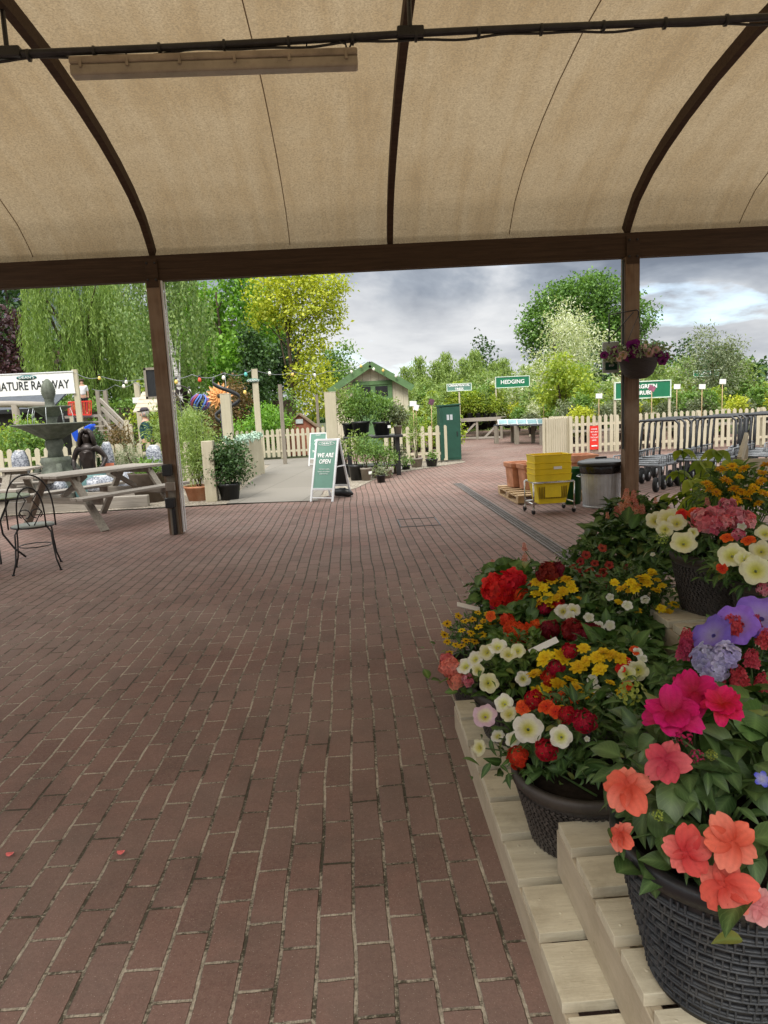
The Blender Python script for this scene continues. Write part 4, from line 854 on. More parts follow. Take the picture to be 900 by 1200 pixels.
for i in range(n+1):
    f=i/n; a=f*2*PI*1.25+2.6; rr=.27; zz=.45-.9*f; c,s=math.cos(a),math.sin(a); tx=Vector((-s*.5,c*.5,-.3)).normalized()
    for dz in(-.045,.045):
        for e in(0,.008): vs_.append(p+Vector(((rr+e)*c,(rr+e)*s*.8,zz+dz)))
for i in range(n):
    b0=i*4; b1=b0+4
    for (k,l) in((0,1),(1,3),(3,2),(2,0)): fs_.append((b0+k,b0+l,b1+l,b1+k))
q.add(vs_,fs_,0,True); q.build('ribbon',M['black_plastic'],t)
q=MB(); q.tube([p+Vector((0,0,-.4)),p+Vector((0,0,.56))],.006,5); q.build('cord',M['steel'],t)
# toy house and play hut roof behind the fence
p=at(352,493,26); t=thing('play_house','small brick play house with a brown pitched roof','play house',(p.x,26,0)); e=at(352,502,26).z; tp=at(352,484,26).z
q=MB(); q.add([(p.x-.62,25.5,0),(p.x+.62,25.5,0),(p.x+.62,25.5,e),(p.x,25.5,tp-.05),(p.x-.62,25.5,e),(p.x-.62,26.6,0),(p.x+.62,26.6,0),(p.x+.62,26.6,e),(p.x,26.6,tp-.05),(p.x-.62,26.6,e)],[(0,1,2,3,4),(9,8,7,6,5),(0,5,6,1),(1,6,7,2),(4,9,5,0)]); q.build('brick_front',plain('small_bricks',(.28,.10,.06),.9,.4,14),t)
q=MB()
for s in(-1,1): q.add([(p.x,25.4,tp),(p.x+s*.8,25.4,e-.08),(p.x+s*.8,26.7,e-.08),(p.x,26.7,tp),(p.x,25.4,tp-.06),(p.x+s*.8,25.4,e-.14),(p.x+s*.8,26.7,e-.14),(p.x,26.7,tp-.06)],[(0,1,2,3),(7,6,5,4),(0,4,5,1),(1,5,6,2),(2,6,7,3),(3,7,4,0)])
q.build('roof',plain('brown_felt_roof',(.20,.14,.09),.9,.3,8),t)
q=MB(); q.box((p.x,25.47,tp-.30),(.26,.03,.16)); q.build('window',M['zinc'],t)

# ------------------------------------------------------------------ people
def human(t,h,pose,skin_m):
    s=h/1.75; return [tuple([c*s for c in j[:3]]+[j[3]*s]) for j in pose]
E_=[(0,1),(1,2),(2,3),(3,4),(4,5),(5,6),(3,7),(7,8),(8,9),(9,10),(3,11),(11,12),(12,13),(13,14),(0,15),(15,16),(16,17),(17,18),(0,19),(19,20),(20,21),(21,22)]
# facing -y; index: pelvis, waist, chest, upper chest, neck, head low, head top, arms, legs
def walk(a=.25,arm=.2):
    return [(0,0,.95,.125),(0,-.01,1.10,.12),(0,-.01,1.27,.145),(0,.01,1.42,.11),(0,0,1.50,.055),(0,-.02,1.58,.085),(0,-.01,1.69,.09),
    (-.19,.01,1.40,.062),(-.23,.05*arm*5,1.14,.048),(-.23,-.02,.92,.038),(-.22,-.05,.84,.036),(.19,.01,1.40,.062),(.23,.10*arm*5,1.14,.048),(.23,.06,.92,.038),(.22,.03,.84,.036),
    (-.10,-a*.15,.82,.095),(-.10,-a*.6,.50,.062),(-.10,-a*.7,.10,.042),(-.10,-a*1.3,.03,.04),(.10,a*.15,.82,.095),(.10,a*.5,.50,.062),(.10,a*1.1,.12,.042),(.10,a*.7,.03,.04)]
mp=at(171,500,18.0); t=thing('person','man in a dark flat cap and teal jacket walking past the pickets','person',(mp.x,18.0,0),R(-80))
J=human(t,1.80,walk(.25,.15),None); skin_body('body',J,E_,M['skin'],t)
sc=1.80/1.75
def clothes(idx,edges,grow,m,nm):
    mp_={k:i for i,k in enumerate(idx)}; return skin_body(nm,[(J[k][0],J[k][1],J[k][2],J[k][3]*grow) for k in idx],[(mp_[a],mp_[b]) for a,b in edges],m,t)
clothes([0,1,2,3,7,8,9,11,12,13],[(0,1),(1,2),(2,3),(3,7),(7,8),(8,9),(3,11),(11,12),(12,13)],1.25,M['jacket'],'jacket')
clothes([0,15,16,17,19,20,21],[(0,15),(15,16),(16,17),(0,19),(19,20),(20,21)],1.22,M['trousers'],'trousers')
q=MB(); q.lathe([(.105,1.74),(.115,1.77),(.10,1.81),(.06,1.835),(0,1.84)],(0,.0,0),20); q.bar((0,-.08,1.752),(0,-.175,1.742),.15,.015); q.build('flat_cap',M['cap'],t,0,False)
q=MB(); q.lathe([(.012,0),(.020,.01),(.008,.05)],(0,-.115,1.63),8); q.build('nose',M['skin'],t,0,False)
for sx in(-1,1):
    q=MB(); q.lathe([(0,-.006),(.022,-.006),(.03,.004),(0,.008)],(0,0,0),10); o=q.build('ear',M['skin'],t,0,False); o.location=(sx*.092,.0,1.67); o.rotation_euler=(0,PI/2,0); o.scale=(1.2,.7,1)
q=MB(); q.lathe([(.094,1.60),(.099,1.68),(.097,1.745)],(0,.012,0),16); q.build('grey_hair',plain('grey_hair',(.30,.28,.26),.8,.2,30),t,0,False)
q=MB(); lg=at(168,499,17.8); q.box((-.02,-.185,1.37),(.11,.006,.03)); q.build('chest_badge',M['white'],t,0,False)
p=at(98,470,Y0+.45); t=thing('person','small child in a white tee shirt behind the red railings','person',(p.x,Y0+.45,dk),R(15))
J=human(t,1.12,walk(.04,.05),None); skin_body('body',J,E_,M['skin'],t)
clothes([0,1,2,3,7,8,11,12],[(0,1),(1,2),(2,3),(3,7-3+0) if 0 else (3,7),(7,8),(3,11),(11,12)],1.28,M['tee'],'tee_shirt')
clothes([0,15,16,17,19,20,21],[(0,15),(15,16),(16,17),(0,19),(19,20),(20,21)],1.22,M['trousers'],'trousers')
q=MB(); q.lathe([(.075,1.06),(.078,1.10),(.06,1.135),(0,1.15)],(0,.012,0),16); q.build('hair',M['hair'],t,0,False)

# ------------------------------------------------------------------ festoon lights
def festoon(label,pts,bulbs,Y):
    t=thing('festoon_light',label,'string lights',tuple(at(*pts[0][:2],pts[0][2])))
    P_=[at(*p) for p in pts]; q=MB(); cr_=[]
    for i in range(len(P_)-1):
        for k in range(8): f=k/8; w_=P_[i].lerp(P_[i+1],f); cr_.append(w_-Vector((0,0,.10*math.sin(PI*f))))
    cr_.append(P_[-1]); q.tube(cr_,.008,5); q.build('cable',M['steel'],t)
    for px,py,Y_,m in bulbs:
        p=at(px,py,Y_); q=MB(); q.lathe([(0,-.05),(.032,-.038),(.045,0),(.03,.045),(.02,.06)],p,10); q.build('bulb',M[m],t)
        q=MB(); q.lathe([(.022,.065),(.026,.07),(.026,.12),(0,.125)],p,8); q.build('lamp_holder',M['black_plastic'],t)
festoon('festoon lights from the railway sign to the brown post',[(88,437,20.3),(120,441.5,20.2),(172,443,18)],[(116.5,443.5,20.1,'amber'),(148,448,19,'bulb_white')],20)
festoon('lower festoon cable sloping up past the timber steps',[(108,456,21.5),(135,451,20),(158,447.5,19.4),(176,449,18)],[(145,453,19.6,'bulb_white'),(91,449,21.5,'amber')],20)
festoon('festoon lights from the brown post past the spinners to the slender post',[(190,438,17),(225,439,17),(262,437,17),(296,433,17.9)],[(206.5,448,17,'amber'),(222,459,17,'bulb_white'),(234,445.5,17,'bulb_red'),(262,443,16.8,'bulb_white'),(288,439,17.6,'bulb_green')],17)
festoon('festoon lights from the slender post to the shed gable',[(296,433,17.9),(345,436,20),(385,435,22),(428,424,23.4)],[(316,438,18.8,'bulb_white'),(343,439,20,'amber'),(369,440,21.3,'bulb_white'),(287,460,18.5,'amber')],20)
# ------------------------------------------------------------------ green roofed shed
sx,sy=at(433,424,24.0),24.0; ap=sx.z; ev=at(482,451,24).z; hw=at(482,451,24).x-sx.x
t=thing('garden_shed','cream boarded garden shed with a green gable','shed',(sx.x,24,0))
bd=NT('cream_shiplap'); v=bd.coord(); wv_=bd.n('ShaderNodeTexWave',wave_type='BANDS',bands_direction='X',wave_profile='SAW'); wv_.inputs['Scale'].default_value=1.15; bd.l(v,wv_.inputs[0]); n_=bd.noise(bd.map(v,(9,9,1)),3,5); bd.bsdf(bd.mix(bd.ramp(wv_.outputs['Fac'],[(.0,(1,1,1)),(.07,(0,0,0))]),bd.ramp(n_,[(.3,(.46,.41,.30)),(.7,(.58,.52,.40))]),(.22,.18,.12)),.75,0,bd.bump(wv_.outputs['Fac'],.4,.01)); M['shiplap']=bd.m
q=MB(); w_=hw-.12; q.add([(sx.x-w_,24,0),(sx.x+w_,24,0),(sx.x+w_,24,ev),(sx.x,24,ap-.12),(sx.x-w_,24,ev),(sx.x-w_,27.5,0),(sx.x+w_,27.5,0),(sx.x+w_,27.5,ev),(sx.x,27.5,ap-.12),(sx.x-w_,27.5,ev)],[(0,1,2,3,4),(9,8,7,6,5),(0,5,6,1),(1,6,7,2),(4,9,5,0)]); q.build('wall',bd.m,t)
q=MB(); sl=(ap-ev)/hw
for s in(-1,1):
    a_,b_=Vector((sx.x,23.75,ap)),Vector((sx.x+s*(hw+.03),23.75,ev-.02)); q.add([a_,b_,b_+Vector((0,4,0)),a_+Vector((0,4,0))]+[v_-Vector((0,0,.05)) for v_ in(a_,b_,b_+Vector((0,4,0)),a_+Vector((0,4,0)))],[(0,1,2,3),(7,6,5,4),(0,4,5,1),(1,5,6,2),(2,6,7,3),(3,7,4,0)])
q.build('roof',plain('mossy_roof_felt',(.05,.055,.045),.95,.3,8),t)
for s in(-1,1):
    q=MB(); q.bar((sx.x+s*.0,23.72,ap-.10),(sx.x+s*(hw+.03),23.72,ev-.12),.035,.22); q.build('bargeboard',M['roof_green'],t)
q=MB(); dz=at(430,448,24).z; q.box((sx.x+.06,23.97,dz-.03),(1.35,.06,.13)); q.box((sx.x+.06-.62,23.97,dz/2),(.10,.05,dz)); q.box((sx.x+.06+.62,23.97,dz/2),(.10,.05,dz)); q.build('door_frame',M['roof_green'],t)
q=MB(); q.box((sx.x+.06,23.985,dz/2-.05),(1.15,.03,dz-.1)); q.build('door',M['roof_green'],t)
q=MB(); 
for dx in(-.28,.30): q.box((sx.x+.06+dx,23.965,dz-.32),(.42,.02,.34))
q.build('door_window',M['black_plastic'],t)
for i,(px,py) in enumerate(((412,436),(423,429.5),(438,433),(449,434.5),(464,441))):
    p=at(px,py,23.6); q=MB(); q.lathe([(0,-.05),(.05,0),(.03,.05),(0,.07)],p,8); q.build('gable_bulb',M['amber'] if i%2 else M['bulb_white'],t)

# ------------------------------------------------------------------ boards standing on the paving
def aboard(label,L0,R0,h,sp,words,group,small=False):
    """folding poster board: L0, R0 front feet on the ground"""
    L0,R0=Vector(L0),Vector(R0); d=(R0-L0); w_=d.length; ang=math.atan2(d.y,d.x); t=thing('sign_board',label,'A-board',tuple((L0+R0)/2),ang,group)
    ln=math.atan2(sp/2,h); rotf=Matrix.Rotation(-ln,3,'X')
    def leaf(sgn,nm):
        top=Vector((0,sp/2,h)); 
        for s in(-1,1):
            q=MB(); q.bar((s*(w_/2-.02),sp/2-sgn*sp/2,0),(s*(w_/2-.02),sp/2-sgn*.01,h),.035,.03,(0,1,0)); q.build('frame_leg',M['frame_white'],t,.004,False)
        for f,nn in((.985,'top_rail'),(.20 if not small else .22,'bottom_rail'),(.06,'foot_rail')):
            y=sp/2-sgn*sp/2*(1-f); z=h*f; q=MB(); q.bar((-w_/2+.02,y,z),(w_/2-.02,y,z),.03,.035 if nn!='foot_rail' else .018); q.build(nn,M['frame_white'],t,.003,False)
        q=MB(); f0,f1=.20,.985; y0,y1=sp/2-sgn*sp/2*(1-f0),sp/2-sgn*sp/2*(1-f1); o_=-.006*sgn
        q.add([(-w_/2+.03,y0+o_,h*f0),(w_/2-.03,y0+o_,h*f0),(w_/2-.03,y1+o_,h*f1),(-w_/2+.03,y1+o_,h*f1)]+[(-w_/2+.03,y0,h*f0),(w_/2-.03,y0,h*f0),(w_/2-.03,y1,h*f1),(-w_/2+.03,y1,h*f1)],[(0,1,2,3),(7,6,5,4),(0,4,5,1),(1,5,6,2),(2,6,7,3),(3,7,4,0)])
        return q.build(nm,M['teal'] if sgn>0 else M['black_plastic'],t,0,False)
    leaf(1,'poster'); leaf(-1,'back_panel')
    q=MB(); q.box((w_/2-.01,sp/2,h*.55),(.012,sp*.45,.02)); q.build('stay',M['frame_white'],t,0,False)
    tl_=-math.atan2(sp/2,h)
    for s_,f,size,it,sq in words:
        if s_=='oval':
            q=MB(); q.tube([(.15*math.cos(a),.034*math.sin(a),0) for a in np.arange(0,2*PI,.2)],.003,4,closed=True); o=q.build('oval_outline',M['text_white'],t,0,False)
        else: o=link('lettering',textmesh(s_,size,italic=it,bold=.0015 if size>.05 else 0),M['text_white'],t)
        o.location=(-.01,sp/2-sp/2*(1-f)-.010,h*f); o.rotation_euler=(PI/2+tl_*1.0,0,0); o.scale=(sq,1,1)
    return t
fl_,fr_=gp(363,588.5),gp(390,587.5); 
aboard('white framed green board reading we are open at the path edge',(fl_.x,fl_.y+.05,0),(fl_.x+.40,fl_.y-.14,0),1.03,.72,[('oval',.925,0,0,1),("DEAN'S",.925,.05,0,1.1),('WE ARE',.735,.105,.12,.82),('OPEN',.635,.105,.12,.82),('FROM 9AM TO 5.30PM',.515,.020,0,1),('MONDAY TO SATURDAY',.475,.020,0,1),('SUNDAYS 10 TO 4',.44,.020,0,1)],'green poster A-boards')
a_,b_=gp(362.5,545.5),gp(381,540); 
aboard('smaller green poster board standing farther up the concrete path',(a_.x,19.6,.012),(a_.x+.50,19.4,.012),.92,.5,[("DEAN'S",.93,.04,0,1.1),('PLEASE',.76,.075,0,.9),('ENTER',.66,.075,0,.9),('THIS WAY',.44,.075,0,.9)],'green poster A-boards',True)
sb=gp(402,583); t=thing('sand_bag','black sand bag weighing down the open sign','sandbag',(sb.x,sb.y+.1,0)); q=MB(); q.tube([(-.20,.0,.065),(-.14,.0,.08),(0,.0,.085),(.12,.0,.07),(.2,-.0,.05)],[.03,.07,.075,.07,.02],12); q.build('bag',M['black_plastic'],t,0,False)
q=MB(); q.box((0,-.0,.155),(.12,.02,.012)); q.build('handle_strap',M['black_plastic'],t,.003,False); t.rotation_euler=(0,0,-.5)

# ------------------------------------------------------------------ potted plants round the plant table
def pot_mesh(r_,h,seg=20): 
    q=MB(); q.lathe([(r_*.74,0),(r_*.95,h*.86),(r_*1.02,h*.87),(r_*1.03,h),(r_*.94,h),(r_*.92,h*.88),(0,h*.86)],(0,0,0),seg); return q
OV=leaf_t(.5,2,.15,.3)
def potted(label,loc,pr_,ph,potm,lobes,leaf,n,per,size,spread,seed,cat='potted plant',group=None,asp=.6,stem=True,tag_card=False,tm=DIA,shell=.3,name='potted_plant'):
    r=np.random.default_rng(seed); t=thing(name,label,cat,loc,0,group)
    pot_mesh(pr_,ph).build('pot',M[potm],t,0,False)
    c,d=blob_pts(lobes,n,shell,r); leaf_cloud('foliage',c,d,per,spread,size,LF[leaf],t,r=r,aspect=asp,tmpl=tm)
    if stem:
        q=MB(); 
        for k,(cc,rr) in enumerate(lobes): q.tube([(0.01*k,0,ph*.8),(cc[0]*.5,cc[1]*.5,(ph+cc[2])/2),cc],[.012,.009,.005],5)
        q.build('stem',M['bark'],t,0,False)
    if tag_card:
        q=MB(); q.box((pr_*.75,-pr_*.75,ph*.62),(.07,.006,.06)); q.build('price_label',M['white'],t,0,False)
    return t
tb=thing('plant_table','black plastic plant table crowded with potted shrubs','plant table',(.55,15.9,0))
tz=at(472,509,15.5).z; x0,x1=at(402,508,15.7).x,at(472,509,15.5).x
q=MB(); q.box(((x0+x1)/2,15.95,tz-.03),(x1-x0,1.0,.06)); q.build('table_top',M['black_plastic'],tb,.01)
for x in(x0+.12,x1-.12):
    for y in(15.6,16.3): q=MB(); q.box((x,y,tz/2-.03),(.1,.1,tz-.06)); q.build('leg',M['black_plastic'],tb,.01)
q=MB(); q.box(((x0+x1)/2,16.0,.22),(x1-x0-.3,.75,.05)); q.build('lower_shelf',M['black_plastic'],tb,.01)
gA='shrubs in pots on the black plant table'; gB='potted shrubs standing on the paving by the plant table'
def on_table(px,lab,pr_,ph,potm,seed,w_,h_,leaf='mid',card=False,Y=15.8):
    x=at(px,500,Y).x; lob=[((-w_*.35,0,ph+h_*.35),(w_*.5,w_*.4,h_*.35)),((w_*.35,.05,ph+h_*.4),(w_*.5,w_*.4,h_*.36)),((0,-.08,ph+h_*.62),(w_*.45,w_*.4,h_*.36)),((-.1,.1,ph+h_*.8),(w_*.3,w_*.3,h_*.22))]
    potted(lab,(x,Y,tz+.002),pr_,ph,potm,lob,leaf,190,7,.07,.075,seed,'potted shrub',gA,.42,True,card)
on_table(409,'shrub in a small black pot at the back of the plant table',.16,.3,'black_plastic',71,.36,.75,'soft',False,16.1)
on_table(423,'tall loose shrub in a wide dark grey tub on the plant table',.21,.33,'black_plastic',72,.36,.82,'mid',False,15.7)
on_table(447.5,'broad shrub in a black tub with a white label on the plant table',.21,.30,'black_plastic',73,.46,.62,'mid',True,15.65)
on_table(466,'small shrub in a taupe pot at the table end',.10,.2,'grey_pot',74,.22,.45,'grey',False,15.6)
fl=[(405,557,.22,.24,'black_plastic','bushy shrub in a black tub behind the open sign','mid',.36,.75,81),(418,564,.16,.34,'black_plastic','leafy plant in a tall black pot beside the open sign','soft',.30,.8,82),(429.5,564,.12,.28,'grey_pot','leggy plant with bare stems in a taupe pot','mid',.26,.75,83),(441,561,.105,.22,'grey_pot','small plant in a taupe pot with a hanging white tag','mid',.25,.6,84),(454,561,.125,.20,'grey_pot','spreading plant in a wide taupe pot','mid',.30,.55,85),(466,555,.10,.22,'grey_pot','greyish plant in a slim taupe pot beside the table leg','grey',.25,.5,86),(476,551,.13,.12,'black_plastic','low plant in a shallow black pot near the pickets','mid',.2,.2,87),(489,548.5,.17,.24,'grey_pot','tall thin climber in a taupe pot before the pickets','soft',.28,1.3,88),(507,547.5,.16,.20,'black_plastic','cane with a picture card in a black pot by the cabinet','mid',.10,.16,89),(447,566,.10,.16,'black_plastic','low seedling pot in front of the taupe pots','grey',.16,.16,90)]
for px,py,pr_,ph,pm,lab,lf,w_,h_,sd in fl:
    w_*=.78; h_*=.88
    g_=gp(px,py); lob=[((-w_*.4,0,ph+h_*.52),(w_*.45,w_*.4,h_*.22)),((w_*.4,.02,ph+h_*.58),(w_*.45,w_*.4,h_*.24)),((0,0,ph+h_*.82),(w_*.45,w_*.4,h_*.24)),((.05,-.05,ph+h_*.25),(w_*.25,w_*.25,h_*.15))]
    t=potted(lab,(g_.x,g_.y+pr_,0),pr_,ph,pm,lob,lf,95 if h_>.3 else 40,6,.055,.065,sd,'potted plant',gB,.45,True,sd in(83,86))
    if sd in(88,89):
        q=MB(); zz=1.62 if sd==89 else 1.5; q.tube([(.03,.02,ph*.8),(.05,.02,zz)],.008,5); q.build('cane',M['pine'],t,0,False)
        q=MB(); q.box((.05,.0,zz),(.13,.006,.14),Matrix.Rotation(.3,3,'Y')); q.build('picture_card',M['white'] if sd==88 else plain('cane_card_print',(.12,.05,.08),.5,.6,20),t,0,False)
# shrubs by the gate
g_=gp(268,587); potted('glossy rounded shrub in a black pot beside the gate post',(g_.x,g_.y+.17,0),.21,.30,'black_plastic',[((-.12,0,.55),(.28,.26,.28)),((.14,0,.6),(.28,.26,.3)),((0,0,.85),(.3,.28,.28))],'dark',420,8,.06,.07,91,'potted shrub',None,.5)
g_=gp(231,588); t=potted('feathery green shrub in a terracotta tub behind the post',(g_.x,g_.y+.25,0),.27,.27,'terracotta',[((-.18,0,.62),(.30,.28,.35)),((.16,.05,.7),(.30,.28,.4)),((0,0,1.05),(.30,.28,.35)),((-.2,.1,1.3),(.2,.2,.25)),((.05,0,1.45),(.2,.2,.25))],'soft',520,8,.09,.08,92,'potted shrub',None,.16)

# ------------------------------------------------------------------ green cabinet
a_,b_=gp(516,540),gp(541,541); t=thing('metal_cabinet','tall dark green metal cabinet beside the cream pickets','cabinet',(2.72,18.7,0)); zt=at(528,475,18.5).z
x0,x1=at(516,500,18.5).x,at(540,500,18.5).x
q=MB(); q.box(((x0+x1)/2,18.85,zt/2+.03),(x1-x0,.62,zt-.06)); q.build('carcass',M['green_paint'],t,.006)
q=MB(); q.box(((x0+x1)/2+.02,18.535,zt/2+.03),(x1-x0-.09,.014,zt-.16)); dd=q.build('door',M['green_paint'],t,.003)
for dx in(-.045,.045):
    p=at(527,489,18.5); q=MB(); q.box((p.x+dx,18.524,p.z),(.065,.008,.14)); q.build('vent',M['zinc'],dd)
q=MB(); q.box((x1-.1,18.52,zt*.5),(.02,.03,.12)); q.build('handle',M['black_metal'],dd)
q=MB(); q.box(((x0+x1)/2,18.85,zt+.01),(x1-x0+.05,.68,.04),Matrix.Rotation(-.04,3,'Y')); q.build('lid',M['green_paint'],t,.004)
q=MB(); q.box(((x0+x1)/2,18.85,.03),(x1-x0-.06,.56,.06)); q.build('base',plain('concrete_pad',(.32,.30,.26),.9,.2),t)

# ------------------------------------------------------------------ nursery signs
def sign(label,px0,px1,pyt,pyb,Y,lines,posts,size,m='sign_green',name='nursery_sign'):
    a=at(px0,(pyt+pyb)/2,Y); b=at(px1,(pyt+pyb)/2,Y); h=(at((px0+px1)/2,pyt,Y)-at((px0+px1)/2,pyb,Y)).z; c=(a+b)/2
    t=thing(name,label,'sign',(c.x,Y,0)); ang=.0; w_=b.x-a.x
    q=MB(); q.box((c.x,Y,c.z),(w_,.03,h)); q.build('board',M[m],t)
    q=MB()
    for s in(-1,1): q.box((c.x,Y-.012,c.z+s*(h/2+.012)),(w_+.06,.04,.03)); q.box((c.x+s*(w_/2+.012),Y-.012,c.z),(.03,.04,h))
    q.build('border',plain('pale_sign_border',(.62,.72,.62),.6,.1) if 'pale_sign_border' not in bpy.data.materials else bpy.data.materials['pale_sign_border'],t)
    for i,l_ in enumerate(lines): lettering(l_,size,M['text_white'],t,(0,-.022,c.z+(len(lines)/2-.5-i)*size*1.15),bold=.004)
    for s in posts:
        q=MB(); q.box((c.x+s*w_/2,Y+.03,(c.z+h/2)/2),(.06,.05,c.z+h/2)); q.build('post',M['cream_z'],t)
    return t
sign('green sign reading hedging on two tall posts',581,620,441.5,453.5,31,['HEDGING'],(-1,1),.24)
sign('pale green two line sign above the green cabinet',524,552,450,457.5,30.4,['ORNAMENTAL','TREES'],(0,),.14,'teal')
sign('large green evergreen shrubs sign behind the brown post',721,785,447.5,466,19.6,['EVERGREEN','SHRUBS'],(-1,1),.155)
sign('distant small green sign beyond the evergreen shrubs sign',813,842,434.5,440.5,31,['CLIMBERS'],(0,),.15)
# red sign on the fence
c_=at(697,513,18.5); q=MB(); t=thing('warning_sign','narrow red sign screwed to the cream picket fence','sign',(c_.x,18.58,c_.z)); q.box((c_.x,18.55,c_.z),(.235,.02,.64)); q.build('board',M['red'],t)
for i,s_ in enumerate(('PLEASE','RETURN','YOUR','TROLLEY','HERE')):
    lettering(s_,.052,M['text_white'],t,(0,-.045,.23-i*.075))
q=MB(); q.box((c_.x,18.535,c_.z-.22),(.16,.012,.03)); q.build('white_line',M['text_white'],t)

# ------------------------------------------------------------------ staging with plants
def staging(label,a,b,depth,h,group=None):
    a=Vector((*a,0)); b=Vector((*b,0)); d=(b-a); ang=math.atan2(d.y,d.x); L_=d.length; t=thing('plant_staging',label,'staging',tuple(a),ang,group)
    q=MB()
    for k in range(max(4,int(depth/.16))): q.box((L_/2,.08+k*.16,h-.02),(L_,.13,.035))
    q.build('slatted_top',M['grey_wood'],t,0,False)
    q=MB(); q.box((L_/2,-.01,h-.07),(L_,.03,.16)); q.build('front_board',M['grey_wood'],t,0,False)
    for k in range(int(L_/1.1)+2):
        x=L_*k/(int(L_/1.1)+1); q=MB(); q.box((x,.05,h/2-.04),(.10,.08,h-.08)); q.build('leg',M['grey_wood_z'],t,0,False)
        if k: q=MB(); q.bar((x-.08,.05,h*.75),(x-.75,.05,.08),.03,.09); q.build('brace',M['grey_wood'],t,0,False)
    q=MB(); q.box((L_/2,.05,.07),(L_,.07,.08)); q.build('bottom_rail',M['grey_wood'],t,0,False)
    return t
staging('weathered timber staging straight beyond the green cabinet',(3.6,31.5),(6.6,30.3),1.6,.95)
staging('weathered timber staging far behind the hedging sign',(3.2,35),(6.4,38),1.6,.9)
staging('weathered timber staging running back beside the cabinet',(3.5,33.8),(3.8,31.6),1.2,.92)
tt=thing('display_table','long dark topped table with a row of picture boards','table',(6.2,25.5,0))
TA,TB=Vector((5.5,26.6,0)),Vector((7.0,23.2,0))
q=MB(); q.bar(TA+Vector((.4,.2,.70)),TB+Vector((.4,.2,.70)),.85,.05); q.build('table_top',M['slate'],tt)
for f in(.02,.36,.75,.98):
    p=TA.lerp(TB,f); q=MB(); q.box((p.x+.05,p.y,.34),(.16,.12,.68)); q.build('leg',M['grey_wood_z'],tt)
    q=MB(); q.box((p.x+.75,p.y+.3,.34),(.12,.12,.68)); q.build('leg',M['grey_wood_z'],tt)
for i in range(6):
    f=.1+i*.155; p=TA.lerp(TB,f); pb_=thing('picture_board',['tilted picture board farthest along the display table','tilted picture board second from the far end of the table','tilted picture board third from the far end of the table','tilted picture board third from the near end of the table','tilted picture board second from the near end of the table','tilted picture board nearest the fence on the display table'][i],'picture board',(p.x+.15,p.y,.73),0,'picture boards on the display table'); rot=Matrix.Rotation(R(-35),3,'X')
    q=MB(); q.box((0,0,.09),(.42,.02,.22),rot); q.build('backing',M['frame_white'],pb_,0,False)
    q=MB(); q.box((0,-.014,.095),(.36,.006,.17),rot); q.build('picture',plain('aqua_picture',(.25,.42,.45),.5,.5,5) if i==0 else bpy.data.materials['aqua_picture'],pb_,0,False)
# nursery stock: a few plant kinds, copied about the beds
r=np.random.default_rng(77); kinds={}
def stock(kind,leaf,h,w_,n,per,size,asp=.5,label='',flowers=None):
    t=thing('nursery_plant',label,'nursery plant',(0,0,0),0,label.replace('one of the ','')); pot_mesh(.14,.22,12).build('pot',M['black_plastic'],t,0,False)
    c,d=blob_pts([((0,0,.2+h*.35),(w_*.5,w_*.5,h*.35)),((w_*.2,0,.2+h*.62),(w_*.4,w_*.4,h*.32)),((-w_*.2,.05,.2+h*.55),(w_*.4,w_*.4,h*.35)),((0,0,.2+h*.8),(w_*.25,w_*.25,h*.22))],n,.2,r)
    leaf_cloud('foliage',c,d,per,.07,size,LF[leaf],t,r=r,aspect=asp); kinds[kind]=[t,False]; return t
stock('lime','lime',1.0,.75,120,8,.11,.5,'one of the lime green shrubs massed on the nursery staging')
stock('mid','mid',1.1,.75,130,8,.11,.5,'one of the mid green shrubs massed on the nursery beds')
stock('soft','soft',1.5,.7,140,8,.12,.3,'one of the tall soft green shrubs at the back of the nursery beds')
stock('grey','grey',.8,.7,110,8,.09,.4,'one of the silvery green shrubs among the nursery beds')
stock('gold','gold',.65,.65,100,8,.08,.6,'one of the golden leaved plants behind the cream fence')
stock('rust','rust',1.0,.7,110,8,.09,.5,'one of the russet leaved shrubs in the nursery')
stock('pale','pale',1.3,.8,110,8,.10,.4,'one of the cream flecked shrubs in the nursery')
def put(kind,x,y,z=0,s=1.0):
    t,used=kinds[kind]
    if not used: t.location=(x,y,z); t.scale=(s,)*3; t.rotation_euler=(0,0,r.random()*6); kinds[kind][1]=True
    else: dup(t,(x,y,z),r.random()*6,None,None,s)
for i in range(9): put(['lime','lime','soft','lime','gold'][i%5],3.75+.33*i,31.9-.13*i+r.normal()*.1,.95,r.uniform(.75,1.05))
for i in range(9): put(['lime','gold','lime','mid'][i%4],3.9+.33*i,32.6-.13*i+r.normal()*.1,.95,r.uniform(.9,1.25))
for i in range(8): put(['soft','mid','lime'][i%3],3.3+.5*i,36+.45*i,.9,r.uniform(.9,1.3))
for i in range(9): put(['mid','grey','pale','lime'][i%4],6.6+.33*i+r.normal()*.1,27.5-.25*i+r.normal()*.3,.4,r.uniform(.7,1.0))
for i in range(16): put(['soft','mid','lime','pale'][i%4],6.2+.62*i+r.normal()*.15,33.5+r.normal()*1.0,.3,r.uniform(1.1,1.7))
for i in range(15): put(['soft','lime','mid','rust','pale'][i%5],7.4+.62*i+r.normal()*.15,28.5+r.normal()*.6,.2,r.uniform(1.0,1.5))
for i in range(14): put(['mid','lime','grey','mid','rust'][i%5],7.0+.52*i+r.normal()*.12,22.8+r.normal()*.3,.1,r.uniform(.8,1.15))
for i in range(15): put(['gold','grey','mid','gold','grey'][(i*3+i//4)%5],6.6+.42*i+r.normal()*.1,20.3+r.normal()*.2,.62,r.uniform(.75,.95))
